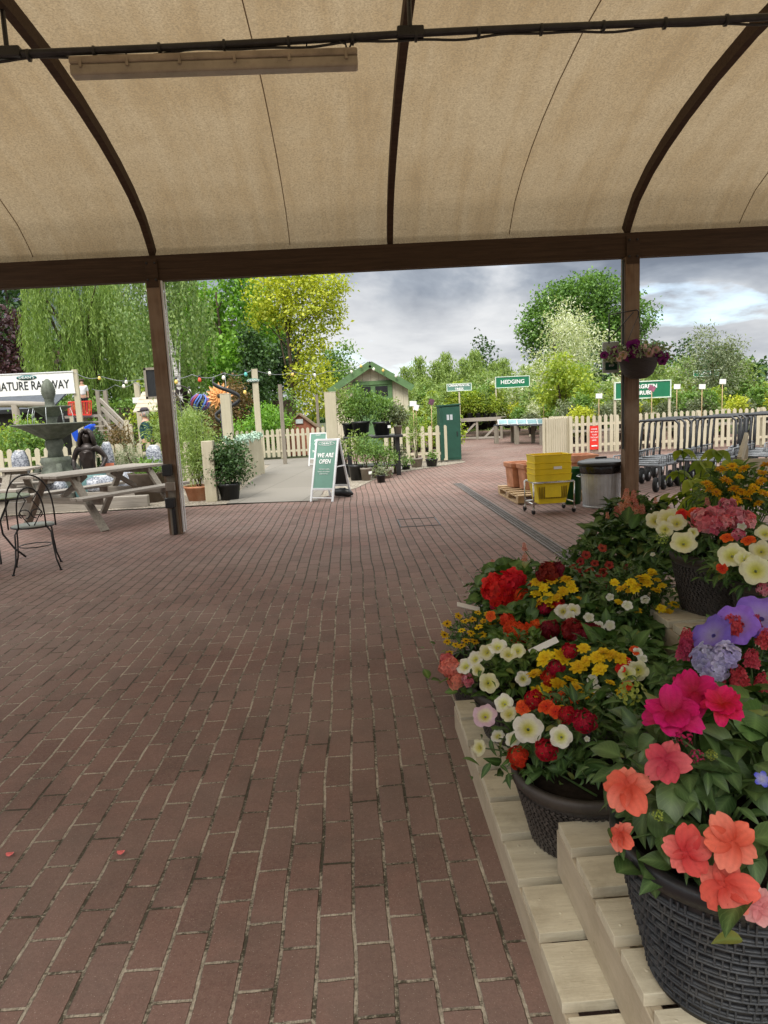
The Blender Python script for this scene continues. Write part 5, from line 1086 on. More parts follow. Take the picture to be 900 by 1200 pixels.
for i in range(8): put(['mid','lime','soft'][i%3],1.1+.3*i+r.normal()*.1,21.5+r.normal()*.6,.1,r.uniform(.8,1.15))
for i in range(7): put(['lime','soft'][i%2],.9+.38*i,24.5+r.normal()*.8,.1,r.uniform(1.0,1.35))
for i in range(10): put(['soft','mid','lime'][i%3],2.9+.42*i,39+r.normal()*.5,.2,r.uniform(1.3,1.8))
for i in range(16): put(['soft','lime','mid','soft','gold'][i%5],2.2+.55*i+r.normal()*.15,37.2+r.normal()*.6,.3,r.uniform(1.5,2.1))
for i in range(14): put(['lime','soft','gold','mid','pale'][i%5],4.4+.5*i+r.normal()*.15,33.2+r.normal()*.5,.5,r.uniform(1.1,1.6))
for i in range(16): put(['mid','soft','rust','lime','pale','grey'][i%6],8.0+.5*i+r.normal()*.15,25.3+r.normal()*.4,.35,r.uniform(1.1,1.6))
for i in range(12): put(['pale','mid','soft','grey'][i%4],9.5+.62*i+r.normal()*.15,31+r.normal()*.5,.5,r.uniform(1.3,2.0))
for i in range(9): put(['grey','mid','lime'][i%3],6.5+.6*i+r.normal()*.15,21.4+r.normal()*.2,.62,r.uniform(.8,1.2))
tb2=thing('nursery_bench','low timber bench of golden and silvery plants behind the cream fence','bench',(9.5,20.3,0)); q=MB(); q.box((9.5,20.3,.59),(7,.9,.05)); q.build('bench_top',M['grey_wood'],tb2)
for x in np.arange(6.2,13,1.3):
    for y in (19.9,20.7): q=MB(); q.box((x,y,.28),(.09,.09,.56)); q.build('leg',M['grey_wood_z'],tb2)
q=MB(); q.box((9.5,20.85,1.0),(7,.03,.07)); q.build('back_rail',M['cream'],tb2)
for x in np.arange(6.1,13,.7): q=MB(); q.box((x,20.85,.8),(.07,.05,.5)); q.build('rail_post',M['cream_z'],tb2)
for i,(px,py,Y) in enumerate(((793.5,453,19.9),(823,453,19.9),(847,447,19.8),(702,464,20),(637,466,24.5),(484,473,19.3),(764,455,19.3))):
    c_=at(px,py,Y); t=thing('plant_card',['white price card on a stake, first beyond the evergreen sign','white price card on a stake, second beyond the evergreen sign','white price card on a stake beside the olive tree','white price card over the fence near the red sign','dark flag shaped card near the fence corner','tilted grey card above the climber pot','pink striped picture card before the evergreen sign','small white card under the flecked tree'][i],'card',(c_.x,Y,0)); q=MB(); q.tube([(c_.x,Y+.012,.3),(c_.x,Y+.012,c_.z)],.012,5); q.build('stake',M['pine'],t)
    q=MB(); q.box((c_.x,Y,c_.z),(.19,.012,.14),Matrix.Rotation(.5 if i in(4,6) else .05,3,'Y')); q.build('card',M['white'] if i not in(4,6) else plain('picture_card_print',(.30,.10,.16),.5,.6,12) if i==4 else bpy.data.materials['picture_card_print'],t)

# ------------------------------------------------------------------ pallet with terracotta planters, basket trolley, dustbin
px_,py_=2.42,10.0
t=thing('raw_pallet','low unpainted pallet under the terracotta planters','pallet',(2.42,10.0,0))
X0,X1,Ya,Yb=2.38,3.35,9.95,11.25
for k in range(6):
    q=MB(); y=Ya+(Yb-Ya)*k/5; q.box(((X0+X1)/2,y,.128),(X1-X0,.13,.02)); q.build('deck_board',M['pine'],t,.003)
for x in(X0+.05,(X0+X1)/2,X1-.05):
    q=MB(); q.box((x,(Ya+Yb)/2,.010),(.1,Yb-Ya,.02)); q.box((x,(Ya+Yb)/2,.107),(.1,Yb-Ya+.1,.02)); q.build('stringer',M['pine'],t,.003)
    for y in(Ya+.03,(Ya+Yb)/2,Yb-.03): q=MB(); q.box((x,y,.058),(.1,.13,.076)); q.build('block',M['pine'],t,.003)
def planter(label,loc,w_,h,rz=0):
    t=thing('terracotta_planter',label,'planter',loc,rz,'square terracotta planters on the pallet'); q=MB(); vs_=[]; prof=[(.40,0),(.46,.80),(.52,.81),(.53,1.0),(.46,1.0),(.44,.84),(.02,.80)]
    for f,z in prof:
        for sx_,sy_ in((-1,-1),(1,-1),(1,1),(-1,1)): vs_.append((sx_*w_*f,sy_*w_*f,h*z))
    fs_=[(0,3,2,1)]
    for i in range(len(prof)-1):
        for k in range(4): l=(k+1)%4; fs_.append((i*4+k,i*4+l,i*4+4+l,i*4+4+k))
    fs_.append(tuple((len(prof)-1)*4+k for k in range(4))); q.add(vs_,fs_); q.build('tub',M['terracotta'],t,.012,False); return t
planter('pinkish square terracotta planter at the pallet corner',(2.66,11.0,.14),.36,.40,.12)
planter('weathered square terracotta planter just behind the yellow baskets',(2.77,10.62,.14),.36,.40,.1)
planter('square terracotta planter mostly hidden behind the dustbin',(3.62,10.9,0),.44,.62,.05)
t=thing('green_tub','dark green plastic tub squeezed between baskets and dustbin','tub',(3.12,9.75,0)); pot_mesh(.17,.52).build('tub',plain('dark_green_plastic',(.01,.10,.02),.4,.2),t,0,False)
bx,by=(at(648,600,8.95).x),9.12
t=thing('basket_trolley','chromed wire trolley on castors holding yellow baskets','basket trolley',(bx,by,0),R(3))
hw_,hd_=.275,.19; zt=.42
for z_ in(zt,):
    q=MB(); q.tube([(-hw_,-hd_,z_),(hw_,-hd_,z_),(hw_,hd_,z_),(-hw_,hd_,z_)],.011,8,closed=True); q.build('top_ring',M['chrome'],t,0,False)
q=MB(); q.tube([(-hw_,-hd_,.14),(-hw_,hd_,.14)],.010,8); q.tube([(hw_,-hd_,.14),(hw_,hd_,.14)],.010,8); q.tube([(-hw_,hd_,.14),(hw_,hd_,.14)],.010,8); q.build('lower_rail',M['chrome'],t,0,False)
for sx_ in(-1,1):
    for sy_ in(-1,1):
        q=MB(); q.tube([(sx_*hw_,sy_*hd_,zt),(sx_*hw_,sy_*hd_,.07)],.011,8); lg_=q.build('leg',M['chrome'],t,0,False)
        q=MB(); q.lathe([(0,-.012),(.03,-.012),(.034,0),(.03,.012),(0,.012)],(0,0,0),14); w2=q.build('castor',M['rubber'],lg_,0,False); w2.location=(sx_*hw_,sy_*hd_+.015,.034); w2.rotation_euler=(0,PI/2,.3)
        q=MB(); q.box((sx_*hw_,sy_*hd_,.066),(.03,.03,.03)); q.build('castor_fork',M['chrome'],lg_,.004,False)
def basket(label,z,h,wt,wb,dt,db,full):
    t=thing('shopping_basket',label,'basket',(bx,by,z),R(3),'yellow baskets stacked in the wire trolley'); th=.006
    def ring(w_,d_,zz): return [(sx_*w_/2,sy_*d_/2,zz) for sx_,sy_ in((-1,-1),(1,-1),(1,1),(-1,1))]
    lev=[ring(wb,db,0),ring(wb+(wt-wb)*.9,db+(dt-db)*.9,h*.90),ring(wt,dt,h*.90),ring(wt+.012,dt+.012,h),ring(wt-.02,dt-.02,h),ring(wb-.012,db-.012,.012)]
    q=MB(); vs_=[v for l in lev for v in l]; fs_=[(0,3,2,1)]
    for i in range(len(lev)-1):
        for k in range(4): l=(k+1)%4; fs_.append((i*4+k,i*4+l,i*4+4+l,i*4+4+k))
    fs_.append(tuple(20+k for k in range(4))); q.add(vs_,fs_); q.build('shell',M['yellow'],t,.012,False)
    return t
lo=basket('lower yellow basket with slotted sides in the trolley',.13,.30,.47,.36,.33,.27,1)
q=MB()
for k in range(17): q.box((-.185+.37*k/16,-.155-.0*k,.15),(.009,.02,.16))
slots=q.build('slot_row',plain('basket_slot',(.30,.22,.01),.6,.1),lo,0,False)
q=MB(); q.box((0,-.158,.16),(.22,.015,.15)); q.build('label_plate',M['yellow'],lo,.004,False)
for k in range(4):
    labs=['topmost yellow basket of the nested stack','second yellow basket from the top of the nested stack','third yellow basket from the top of the nested stack','lowest yellow basket of the nested stack, rim on the trolley ring']
    z_=.425+.0+(3-k)*.075; bsk=basket(labs[k],z_-.02,.15 if k==0 else .12,.50,.475,.355,.335,1)
    if k==1: q=MB(); q.box((.06,-.183,.05),(.11,.006,.035)); q.build('white_sticker',M['white'],bsk,.001,False)
bnx,bny=at(709,600,9.2).x,9.35
t=thing('dustbin','galvanised fluted dustbin with a black lid','dustbin',(bnx,bny,0)); seg=72
q=MB(); q.lathe([(.235,0),(.24,.012),(.262,.40),(.278,.585),(.285,.59)],(0,0,0),seg*2,wob=lambda a,i:1+.012*math.cos(36*a) if 0<i<4 else 1); q.build('body',M['zinc'],t,0,False)
q=MB(); q.lathe([(.243,.0),(.246,.006),(.246,.022),(.242,.028)],(0,0,0),48); q.build('base_hoop',M['zinc'],t,0,False)
rr=random.Random(5); ph_=[rr.uniform(0,6) for _ in range(6)]
q=MB(); q.lathe([(.283,.60),(.295,.56),(.292,.525),(.286,.49),(.283,.47)][::-1],(0,0,0),90,wob=lambda a,i:1+(.018*math.sin(11*a+ph_[i])+.012*math.sin(23*a+ph_[i]*2))*(1 if i<4 else .3)); q.build('bin_liner',plain('glossy_bin_liner',(.012,.012,.013),.22,.2,12,0,.2,.6),t,0,False)
q=MB(); q.lathe([(.305,.575),(.315,.58),(.315,.615),(.30,.63),(.20,.655),(.05,.665),(0,.665)],(0,0,0),56); ld=q.build('lid',M['black_plastic'],t,0,False)
q=MB(); q.box((0,0,.675),(.16,.035,.03)); q.build('handle',M['black_plastic'],ld,.01,False)
for s in(-1,1):
    q=MB(); q.tube([(s*.278,-.07,.45),(s*.315,-.07,.43),(s*.315,.07,.43),(s*.278,.07,.45)],.008,6); q.build('side_handle',M['zinc'],t,0,False)

# ------------------------------------------------------------------ garden trolleys
def trolley():
    t=thing('garden_trolley','dark steel garden trolley','trolley',(0,0,0),0,'flat garden trolleys parked in nested rows'); L_,W2=1.05,.36; t.scale=(1,1,1.06)
    q=MB(); q.tube([(-W2,0,.36),(W2,0,.36),(W2,L_,.40),(-W2,L_,.40)],.022,8,closed=True); q.build('deck_frame',M['steel'],t,0,False)
    q=MB()
    for k in range(11): f=k/10; q.tube([(-W2,L_*f,.365+.04*f),(W2,L_*f,.365+.04*f)],.006,5)
    for k in range(5): x=-W2+2*W2*(k+.5)/5; q.tube([(x,0,.36),(x,L_,.40)],.006,5)
    q.build('wire_deck',M['steel'],t,0,False)
    q=MB()
    for s in(-1,1): q.tube([(s*W2,0,.36),(s*W2,.02,.50),(s*W2,L_*.9,.53),(s*W2,L_,.40)],.011,6)
    for k in range(9):
        for s in(-1,1): q.tube([(s*W2,.05+k*.12,.37),(s*W2,.05+k*.12,.51)],.006,5)
    q.build('side_rail',M['steel'],t,0,False)
    q=MB(); q.tube([(-W2,.02,.36),(-W2,-.06,.72),(-W2+.01,-.12,.95),(-W2+.08,-.135,1.01),(W2-.08,-.135,1.01),(W2-.01,-.12,.95),(W2,-.06,.72),(W2,.02,.36)],.021,8); q.build('handle',M['steel_dark'],t,0,False)
    for s in(-1,1):
        for y,r_ in((.14,.13),(L_-.12,.11)):
            q=MB(); q.lathe([(0,-.03),(r_*.55,-.03),(r_*.93,-.028),(r_,-.012),(r_,.012),(r_*.93,.028),(r_*.55,.03),(0,.03)],(0,0,0),22); o=q.build('wheel',M['rubber'],t,0,False); o.location=(s*(W2-.07),y,r_); o.rotation_euler=(0,PI/2,0)
            q=MB(); q.lathe([(0,-.036),(r_*.4,-.034),(r_*.4,.034),(0,.036)],(0,0,0),14); h_=q.build('hub',M['zinc'],o,0,False)
            q=MB(); q.bar((s*(W2-.02),y,.36),(s*(W2-.02),y,r_*.9),.03,.02); q.build('wheel_fork',M['steel'],t,0,False)
    return t
tr=trolley(); rows=[((5.05,11.35),R(140),5),((6.15,11.6),R(139),5),((7.2,11.9),R(141),5),((8.2,12.4),R(138),4)]
nth=['first','second','third','fourth','fifth']; rown=['beside the brown post','in the second row from the brown post','in the third row from the brown post','in the farthest row from the brown post']
first=True
for ri,((x,y),a,n) in enumerate(rows):
    for k in range(n):
        L_=Vector((x+.37*k*math.sin(a),y-.37*k*math.cos(a)*.95,0)); lab='dark steel flat trolley, '+nth[k]+' '+rown[ri]
        if ri==0: lab='dark steel flat trolley, '+nth[k]+' of the row '+rown[ri]
        if first: tr.location=L_; tr.rotation_euler=(0,0,a); tr['label']=lab; first=False
        else: o=dup(tr,L_,a+.02*math.sin(k*3+ri),lab)

# ------------------------------------------------------------------ hanging basket and little framed sign on the post
hb=at(748,428,8.75); t=thing('hanging_basket','dark wicker hanging basket of purple and pink petunias','hanging basket',tuple(hb))
wk=NT('dark_wicker'); v=wk.coord(); wz=wk.n('ShaderNodeTexWave',wave_type='BANDS',bands_direction='Z'); wz.inputs['Scale'].default_value=22; wz.inputs['Distortion'].default_value=3; wz.inputs['Detail'].default_value=2; wk.l(v,wz.inputs[0]); wk.bsdf(wk.ramp(wz.outputs['Fac'],[(.2,(.008,.007,.007)),(.8,(.07,.055,.05))]),.7,0,wk.bump(wz.outputs['Fac'],.8,.01)); 
q=MB(); q.lathe([(0,-.175),(.10,-.165),(.17,-.12),(.215,-.03),(.235,.06),(.245,.075),(.225,.08),(0,.06)],(0,0,0),36,wob=lambda a,i:1+.012*math.sin(18*a+i*PI)); q.build('basket',wk.m,t,0,False)
q=MB()
for k in range(3):
    a=k*2*PI/3+.4; q.tube([(.235*math.cos(a),.235*math.sin(a),.07),(0,0,.62)],.004,5)
q.build('chain',M['black_metal'],t,0,False)
q=MB(); q.tube([(0,0,.62),(0,.0,.66),(-.02,.0,.68),(-.30,.2,.66),(-.30,.2,.30)],.009,6); q.tube([(-.30,.2,.35),(-.05,.03,.66)],.007,6); q.build('bracket',M['black_metal'],t,0,False)
HB=t
ls=at(712,419,9.15); t=thing('post_sign','small pale framed sign with a green face on the brown post','sign',(ls.x,9.12,ls.z)); 
q=MB(); q.box((ls.x+.03,9.12,ls.z),(.22,.03,.40)); q.build('frame',plain('pale_grey_frame',(.42,.46,.44),.5,.1),t,.01)
q=MB(); q.box((ls.x+.03,9.10,ls.z-.055),(.155,.012,.22)); q.build('sign_face',M['green_paint'],t)
for i,s_ in enumerate(('PLEASE','MIND THE','STEP')): lettering(s_,.034,M['text_white'],t,(.03,-.03,.0-i*.055))
# ------------------------------------------------------------------ flower heads (unit radius, facing +z) with natural petal pigment in a colour attribute
def grid_flower(fn,rings,seg):
    V=[];K=[];F=[]
    for i in range(rings+1):
        for k in range(seg):
            v,c=fn(i/rings,2*PI*k/seg); V.append(v); K.append(c)
    for i in range(rings):
        for k in range(seg): l=(k+1)%seg; F.append((i*seg+k,i*seg+l,(i+1)*seg+l,(i+1)*seg+k))
    return np.array(V),np.array(F),np.array(K)
def lerp3(a,b,f): f=min(1,max(0,f)); return tuple(x+(y-x)*f for x,y in zip(a,b))
def petunia(col,throat,mid=None,seed=0,deep=.34,name='flower'):
    rr=random.Random(seed); ph=[rr.uniform(0,6) for _ in range(4)]; mid=mid or col
    def fn(f,a):
        lobe=abs(math.cos(2.5*a+ph[0])); R_=.10+.90*f
        edge=1-(.17*(1-lobe**.7))*max(0,f-.35)/.65
        z=-deep*(1-f)**2.2+.10*math.sin(5*a+ph[1])*f**3+.06*math.sin(11*a+ph[2])*f**4-.12*max(0,f-.7)/.3*(.6+.4*math.sin(2*a+ph[3]))
        c=lerp3(throat,mid,(f-.12)/.28) if f<.45 else lerp3(mid,col,(f-.45)/.2)
        v_=.5+.5*math.cos(20*a); c=lerp3(c,throat,.22*v_*(1-f)*(f>.15))
        return (R_*edge*math.cos(a),R_*edge*math.sin(a),z),c
    V,F,K=grid_flower(fn,9,50)
    # tube behind
    def tb(f,a): return (.10+.06*(1-f))*math.cos(a)*(1-.4*f),(.10+.06*(1-f))*math.sin(a)*(1-.4*f),-deep-.7*f
    V2,F2,K2=grid_flower(lambda f,a:(tb(f,a),lerp3(col,(.12,.22,.03),f)),3,50)
    V=np.concatenate([V,V2]); F=np.concatenate([F,F2+len(V)-len(V2)]); K=np.concatenate([K,K2]); return np_mesh(name,V,F,True,K)
def petals(specs,name='flower',extra=None):
    """specs: list of (angle, length, width, tilt up, z0, notch, base colour, tip colour, curl)"""
    V=[];F=[];K=[]
    for (a,l,w_,tl,z0,notch,c0,c1,curl) in specs:
        n,m=7,8; b=len(V); ca,sa=math.cos(a),math.sin(a)
        for i in range(n+1):
            f=i/n; wd=w_*(math.sin(PI*min(1,.12+.71*f**.85))**.8)
            for j in range(m+1):
                g=(j/m-.5)*2; x=l*f*(1-(.0 if f<.6 else .16*abs(g)**2*(f-.6)/.4))-notch*l*(max(0,1-abs(g)*1.6))*max(0,f-.75)/.25
                y=wd*g*.5; z=z0+x*tl-curl*l*f*f+.10*w_*g*g*(1 if curl>0 else .5)+.03*l*math.sin(7*f+5*g+a*3)+.012*l*math.sin(13*g+a)*f
                V.append((x*ca-y*sa,x*sa+y*ca,z)); vn=1-.16*(1-.6*f)*(.5+.5*math.cos(4*PI*g*(1.2-.3*f)))-.10*abs(g)**4; K.append(tuple(x*vn for x in lerp3(c0,c1,f*1.25-.1)))
        for i in range(n):
            for j in range(m): k=b+i*(m+1)+j; F.append((k,k+1,k+m+2,k+m+1))
    if extra:
        for (cx,cy,cz,r_,h_,c) in extra:
            b=len(V); sg=8
            for i in range(4):
                q=i/3; rr=r_*math.cos(q*PI/2*.98); 
                for k in range(sg): V.append((cx+rr*math.cos(2*PI*k/sg),cy+rr*math.sin(2*PI*k/sg),cz+h_*math.sin(q*PI/2))); K.append(lerp3(c,tuple(x*.6 for x in c),(k%2)*.6))
            for i in range(3):
                for k in range(sg): l_=(k+1)%sg; F.append((b+i*sg+k,b+i*sg+l_,b+(i+1)*sg+l_,b+(i+1)*sg+k))
    return np_mesh(name,np.array(V),np.array(F),True,np.array(K))
def impatiens(seed):
    rr=random.Random(seed); c1=(.86,.13,.105); c2=(.90,.22,.18); sp=[]
    for k,a in enumerate((PI/2,PI/2+1.2,PI/2-1.2,-PI/2+.55,-PI/2-.55)):
        sp.append((a+rr.uniform(-.12,.12),rr.uniform(.88,1.08),rr.uniform(.78,.92) if k!=0 else .74,rr.uniform(-.05,.38),.035*k,.16,(.58,.030,.03),c1 if k%2 else c2,rr.uniform(.10,.55)))
    return petals(sp,'flower',[(0,0,.03,.07,.06,(.45,.02,.05))])
def daisy(n,col,tip,eye,seed,w_=.34,l2=.8,eye_r=.2,layers=1,cup=.15,notch=.08):
    rr=random.Random(seed); sp=[]
    for q in range(layers):
        for k in range(n):
            a=2*PI*(k+.5*q)/n+rr.uniform(-.1,.1); sp.append((a,(1 if q==0 else l2)*rr.uniform(.88,1.05),w_*rr.uniform(.85,1.15),cup+.25*q+rr.uniform(-.1,.12),.03*q,notch,col,tip,rr.uniform(.0,.3)))
    return petals(sp,'flower',[(0,0,.02,eye_r,eye_r*.7,eye)])
def cluster(n,fr,col,col2,seed,flat=.6,pet=5,eye=(.5,.4,.2),w_=1.0,name='flower_cluster'):
    """dome of many small florets"""
    rr=np.random.default_rng(seed); V=[];F=[];K=[]; o=0
    for i in range(n):
        u=(i+.5)/n; th=math.acos(1-u*1.15); ph=i*2.39996; d=np.array([math.sin(th)*math.cos(ph),math.sin(th)*math.sin(ph),math.cos(th)]); c=d*np.array([1,1,flat])*(.82+.18*rr.random())
        nrm=d+rr.normal(size=3)*.3; nrm/=np.linalg.norm(nrm); x=np.cross(nrm,[.3,.5,.8]); x/=np.linalg.norm(x); y=np.cross(nrm,x); s=fr*rr.uniform(.85,1.15); cc=lerp3(col,col2,rr.random()); a0=rr.random()*6
        for k in range(pet):
            a=a0+2*PI*k/pet; e=x*math.cos(a)+y*math.sin(a); t_=-x*math.sin(a)+y*math.cos(a)
            V += [c,c+(e*.55+t_*.34*w_+nrm*.10)*s,c+(e*1.0+t_*.16*w_-nrm*.02)*s,c+(e*1.0-t_*.16*w_-nrm*.02)*s,c+(e*.55-t_*.34*w_+nrm*.10)*s]; dk=tuple(q*.62 for q in cc); K += [dk,cc,cc,cc,cc]; F.append((o,o+1,o+2)); F.append((o,o+2,o+3)); F.append((o,o+3,o+4)); o+=5
    return np_mesh(name,np.array(V),np.array(F),False,np.array(K))
def spike(n,fr,col,col2,seed,l=2.4,pet=4,wd_=.9,tp=.55,name='flower_spike'):
    """tall spike of florets: unit radius, l long, from the origin up"""
    rr=np.random.default_rng(seed); V=[];F=[];K=[];o=0
    for i in range(n):
        f=(i+.5)/n; ph=i*2.39996; R_=wd_*(1-tp*f)*(.55+.65*rr.random()); d=np.array([math.cos(ph),math.sin(ph),.35]); c=np.array([R_*math.cos(ph)*.7,R_*math.sin(ph)*.7,l*f]); d/=np.linalg.norm(d)
        x=np.cross(d,[0,0,1.]); x/=np.linalg.norm(x); y=np.cross(d,x); s=fr*(1.1-.5*f)*rr.uniform(.8,1.2); cc=lerp3(col,col2,rr.random()); a0=rr.random()*6
        for k in range(pet):
            a=a0+2*PI*k/pet; e=x*math.cos(a)+y*math.sin(a); t_=-x*math.sin(a)+y*math.cos(a)
            V += [c,c+(e*.6+t_*.35+d*.3)*s,c+(e*.95+d*.45)*s,c+(e*.6-t_*.35+d*.3)*s]; K += [tuple(q*.6 for q in cc),cc,cc,cc]; F.append((o,o+1,o+2)); F.append((o,o+2,o+3)); o+=4
    return np_mesh(name,np.array(V),np.array(F),False,np.array(K))
WHITE=(.80,.79,.66); LEM=(.80,.78,.48); THR=(.62,.60,.10)
FL={
 'pet_white':[petunia((.82,.80,.70),THR,(.80,.79,.52),s) for s in(1,2,3)],
 'pet_lemon':[petunia((.80,.78,.52),THR,(.78,.76,.34),s) for s in(4,5,6)],
 'pet_blush':[petunia((.74,.52,.62),THR,(.80,.72,.55),s) for s in(7,)],
 'pet_purple':[petunia((.27,.15,.66),(.40,.32,.60),(.34,.22,.68),s,.22) for s in(8,9)],
 'pet_plum':[petunia((.16,.010,.11),(.03,.0,.03),None,s) for s in(10,11)],
 'pet_pinkcream':[petunia((.72,.45,.42),(.5,.4,.1),None,s) for s in(12,)],
 'cali':[petunia((.34,.030,.022),(.10,.01,.01),(.42,.045,.03),s) for s in(13,14)],
 'imp':[impatiens(s) for s in(1,2,3,4)],
 'imp_pink':[petals([(a,1,.95,.1,.01,.14,(.8,.25,.25),(.86,.42,.40),.2) for a in(.3,1.55,2.8,4.05,5.3)])],
 'ger_mag':[petals([(a+q*.6+rq.uniform(-.25,.25),(.98-.22*q)*rq.uniform(.85,1.1),.72*rq.uniform(.8,1.1),rq.uniform(-.1,.35)+.38*q,.05*q+.02*i_,.12,(.50,.010,.02) if q else (.85,.05,.04),(.70,.006,.12) if (i_+q)%2 else (.80,.012,.17),rq.uniform(.05,.5)-.15*q) for q in(0,1) for i_,a in enumerate((.2,1.45,2.7,3.95,5.2))]) for rq in (random.Random(3),random.Random(8),random.Random(21))],
 'ger_scar':[cluster(26,.50,(.86,.035,.012),(.95,.10,.03),3,.7,5,w_=1.4)],
 'ger_orange':[cluster(26,.46,(.85,.075,.015),(.90,.13,.03),4,.7,5,w_=1.3)],
 'ger_coral':[cluster(40,.34,(.78,.16,.13),(.85,.30,.25),5,.9,5,w_=1.3)],
 'ger_dark':[cluster(34,.36,(.16,.005,.010),(.30,.01,.015),6,.8,5,w_=1.2)],
 'verb_red':[cluster(30,.34,(.40,.006,.014),(.68,.016,.022),7,.6,5,w_=1.2)],
 'verb_pink':[cluster(24,.37,(.66,.045,.09),(.90,.50,.52),8,.55,5,w_=1.2),cluster(22,.38,(.72,.07,.12),(.90,.42,.45),18,.5,5,w_=1.2)],
 'verb_lilac':[cluster(26,.44,(.50,.44,.78),(.72,.68,.88),9,.55,5,w_=1.4)],
 'orange5':[petals([(a,1,.95,.1,.01,.12,(.75,.03,.01),(.88,.105,.02),.2) for a in(.3,1.55,2.8,4.05,5.3)],'flower',[(0,0,.02,.1,.08,(.3,.02,.01))])],
 'bidens':[daisy(8,(.86,.50,.010),(.90,.64,.022),(.75,.42,.01),s,.56,.75,.16,2,.18,.03) for s in(1,2,3)],
 'sanv':[daisy(10,(.80,.47,.01),(.85,.60,.02),(.10,.055,.01),s,.40,.8,.24) for s in(4,5)],
 'rud':[daisy(15,(.82,.38,.008),(.88,.52,.014),(.50,.20,.01),s,.26,.8,.30,2,.12,.05) for s in(6,7)],
 'spike_salmon':[spike(64,.38,(.80,.24,.15),(.88,.46,.34),s,3.0,4,1.25,.45) for s in(1,2)],
 'spike_crimson':[spike(40,.52,(.52,.035,.075),(.72,.10,.16),s,1.7,5,1.0,.25) for s in(3,4)],
 'white_small':[petals([(a,1,.9,.25,.01,.12,(.75,.76,.5),(.82,.82,.76),.1) for a in(.3,1.55,2.8,4.05,5.3)])],
 'blue5':[petals([(a,1,.7,.15,.01,.12,(.5,.5,.7),(.10,.12,.72),.1) for a in(.3,1.55,2.8,4.05,5.3)])],
 'bud_mag':[cluster(10,.5,(.40,.02,.06),(.62,.02,.10),11,1.5,3)],
 'bud_lime':[cluster(12,.5,(.30,.40,.05),(.42,.50,.10),12,1.2,3)],
}
def dome_hit(px,py,c,rad):
    d=ray(px,py); o=Vector((0,0,EYE))-Vector(c); a=sum((d[i]/rad[i])**2 for i in range(3)); b=2*sum(o[i]*d[i]/rad[i]**2 for i in range(3)); q=sum((o[i]/rad[i])**2 for i in range(3))-1; D=b*b-4*a*q
    t_=(-b-math.sqrt(D))/(2*a) if D>0 else -b/(2*a)
    return Vector((0,0,EYE))+d*t_
CAMP=Vector((0,0,EYE))
def leaf_vein(tv,n):
    k=len(tv)//3; c=np.zeros((len(tv),3)); c[1::3,0]=1; c[:,1]=np.repeat(np.arange(k)/(k-1),3); return np.tile(c,(n,1))
LT={'ov':leaf_t(.52,6,.16,.35),'lan':leaf_t(.36,5,.18,.40),'thin':leaf_t(.24,3,.15,.35),'rnd':leaf_t(.98,9,.10,.30,'round',.05),'imp':leaf_t(.58,9,.14,.45),'ser':leaf_t(.55,8,.18,.35,'ovate',.13)}
def pot_weave(t,rb,rt,h,style,rim=True):
    prof=[(rb,0),(rb*1.01,.01),(rb+(rt-rb)*.5,h*.5),(rt*.985,h-.035)]
    q=MB(); q.lathe([(0,0)]+prof+[(rt*.985,h-.03)],(0,0,0),64); q.build('pot',M['wicker_pot'] if style!='black' else M['pot_black'],t,0,False)
    q=MB(); q.lathe([(rt*.98,h-.035),(rt*1.045,h-.033),(rt*1.06,h-.015),(rt*1.05,h),(rt*.95,h),(rt*.93,h-.04)],(0,0,0),64); q.build('rim',M['pot_black'] if style=='black' else M['wicker_rim'],t,0,False)
    q=MB(); q.lathe([(rt*.94,h-.03),(0,h-.015)],(0,0,0),24); q.build('soil',M['soil'],t,0,False)
    def rad(z): return rb+(rt-rb)*min(1,z/(h-.035))
    q=MB()
    if style=='black':
        rows=int((h-.05)/.0235)
        for i in range(rows):
            z=.014+i*.0235; r_=rad(z)
            for dz in(.0,.0065): q.lathe([(r_-.002,z+dz-.0022),(r_+.0035,z+dz-.001),(r_+.0035,z+dz+.001),(r_-.002,z+dz+.0022)],(0,0,0),64,1)
            n=int(2*PI*r_/.052)
            for k in range(n):
                for b in(-1,0,1):
                    a=2*PI*(k+.5*(i%2))/n+b*.0125/r_; zz=z+.0145; r2=rad(zz)+.001; rot=Matrix.Rotation(a,3,'Z'); q.box(rot@Vector((r2,0,zz)),(.006,.0032,.0165),rot)
    else:
        rows=int((h-.05)/.0085)
        for i in range(rows):
            z=.008+i*.0085; n=int(2*PI*rad(z)/.017); r_=rad(z)
            for k in range(n):
                a=2*PI*(k+.5*(i%2))/n; rot=Matrix.Rotation(a,3,'Z')@Matrix.Rotation(.5 if i%2 else -.5,3,'X'); q.box(Matrix.Rotation(a,3,'Z')@Vector((r_+.0005,0,z)),(.007,.0135,.0055),rot)
    q.build('weave',[M['weave_black'],M['pot_black']] if style=='black' else M['wicker_pot'],t,.0 ,False)
M['pot_black']=plain('black_pot_plastic',(.014,.014,.016),.38,.25,14,0,.1,.5,(.06,.055,.05)); M['weave_black']=plain('worn_grey_weave',(.040,.043,.048),.5,.5,20,0,.1,.4,(.10,.095,.085))
M['wicker_pot']=plain('dark_brown_rattan',(.060,.050,.043),.5,.4,30,0,.2,.4); M['wicker_rim']=plain('dark_brown_rim',(.065,.054,.046),.5,.3,14,0,.1,.4)
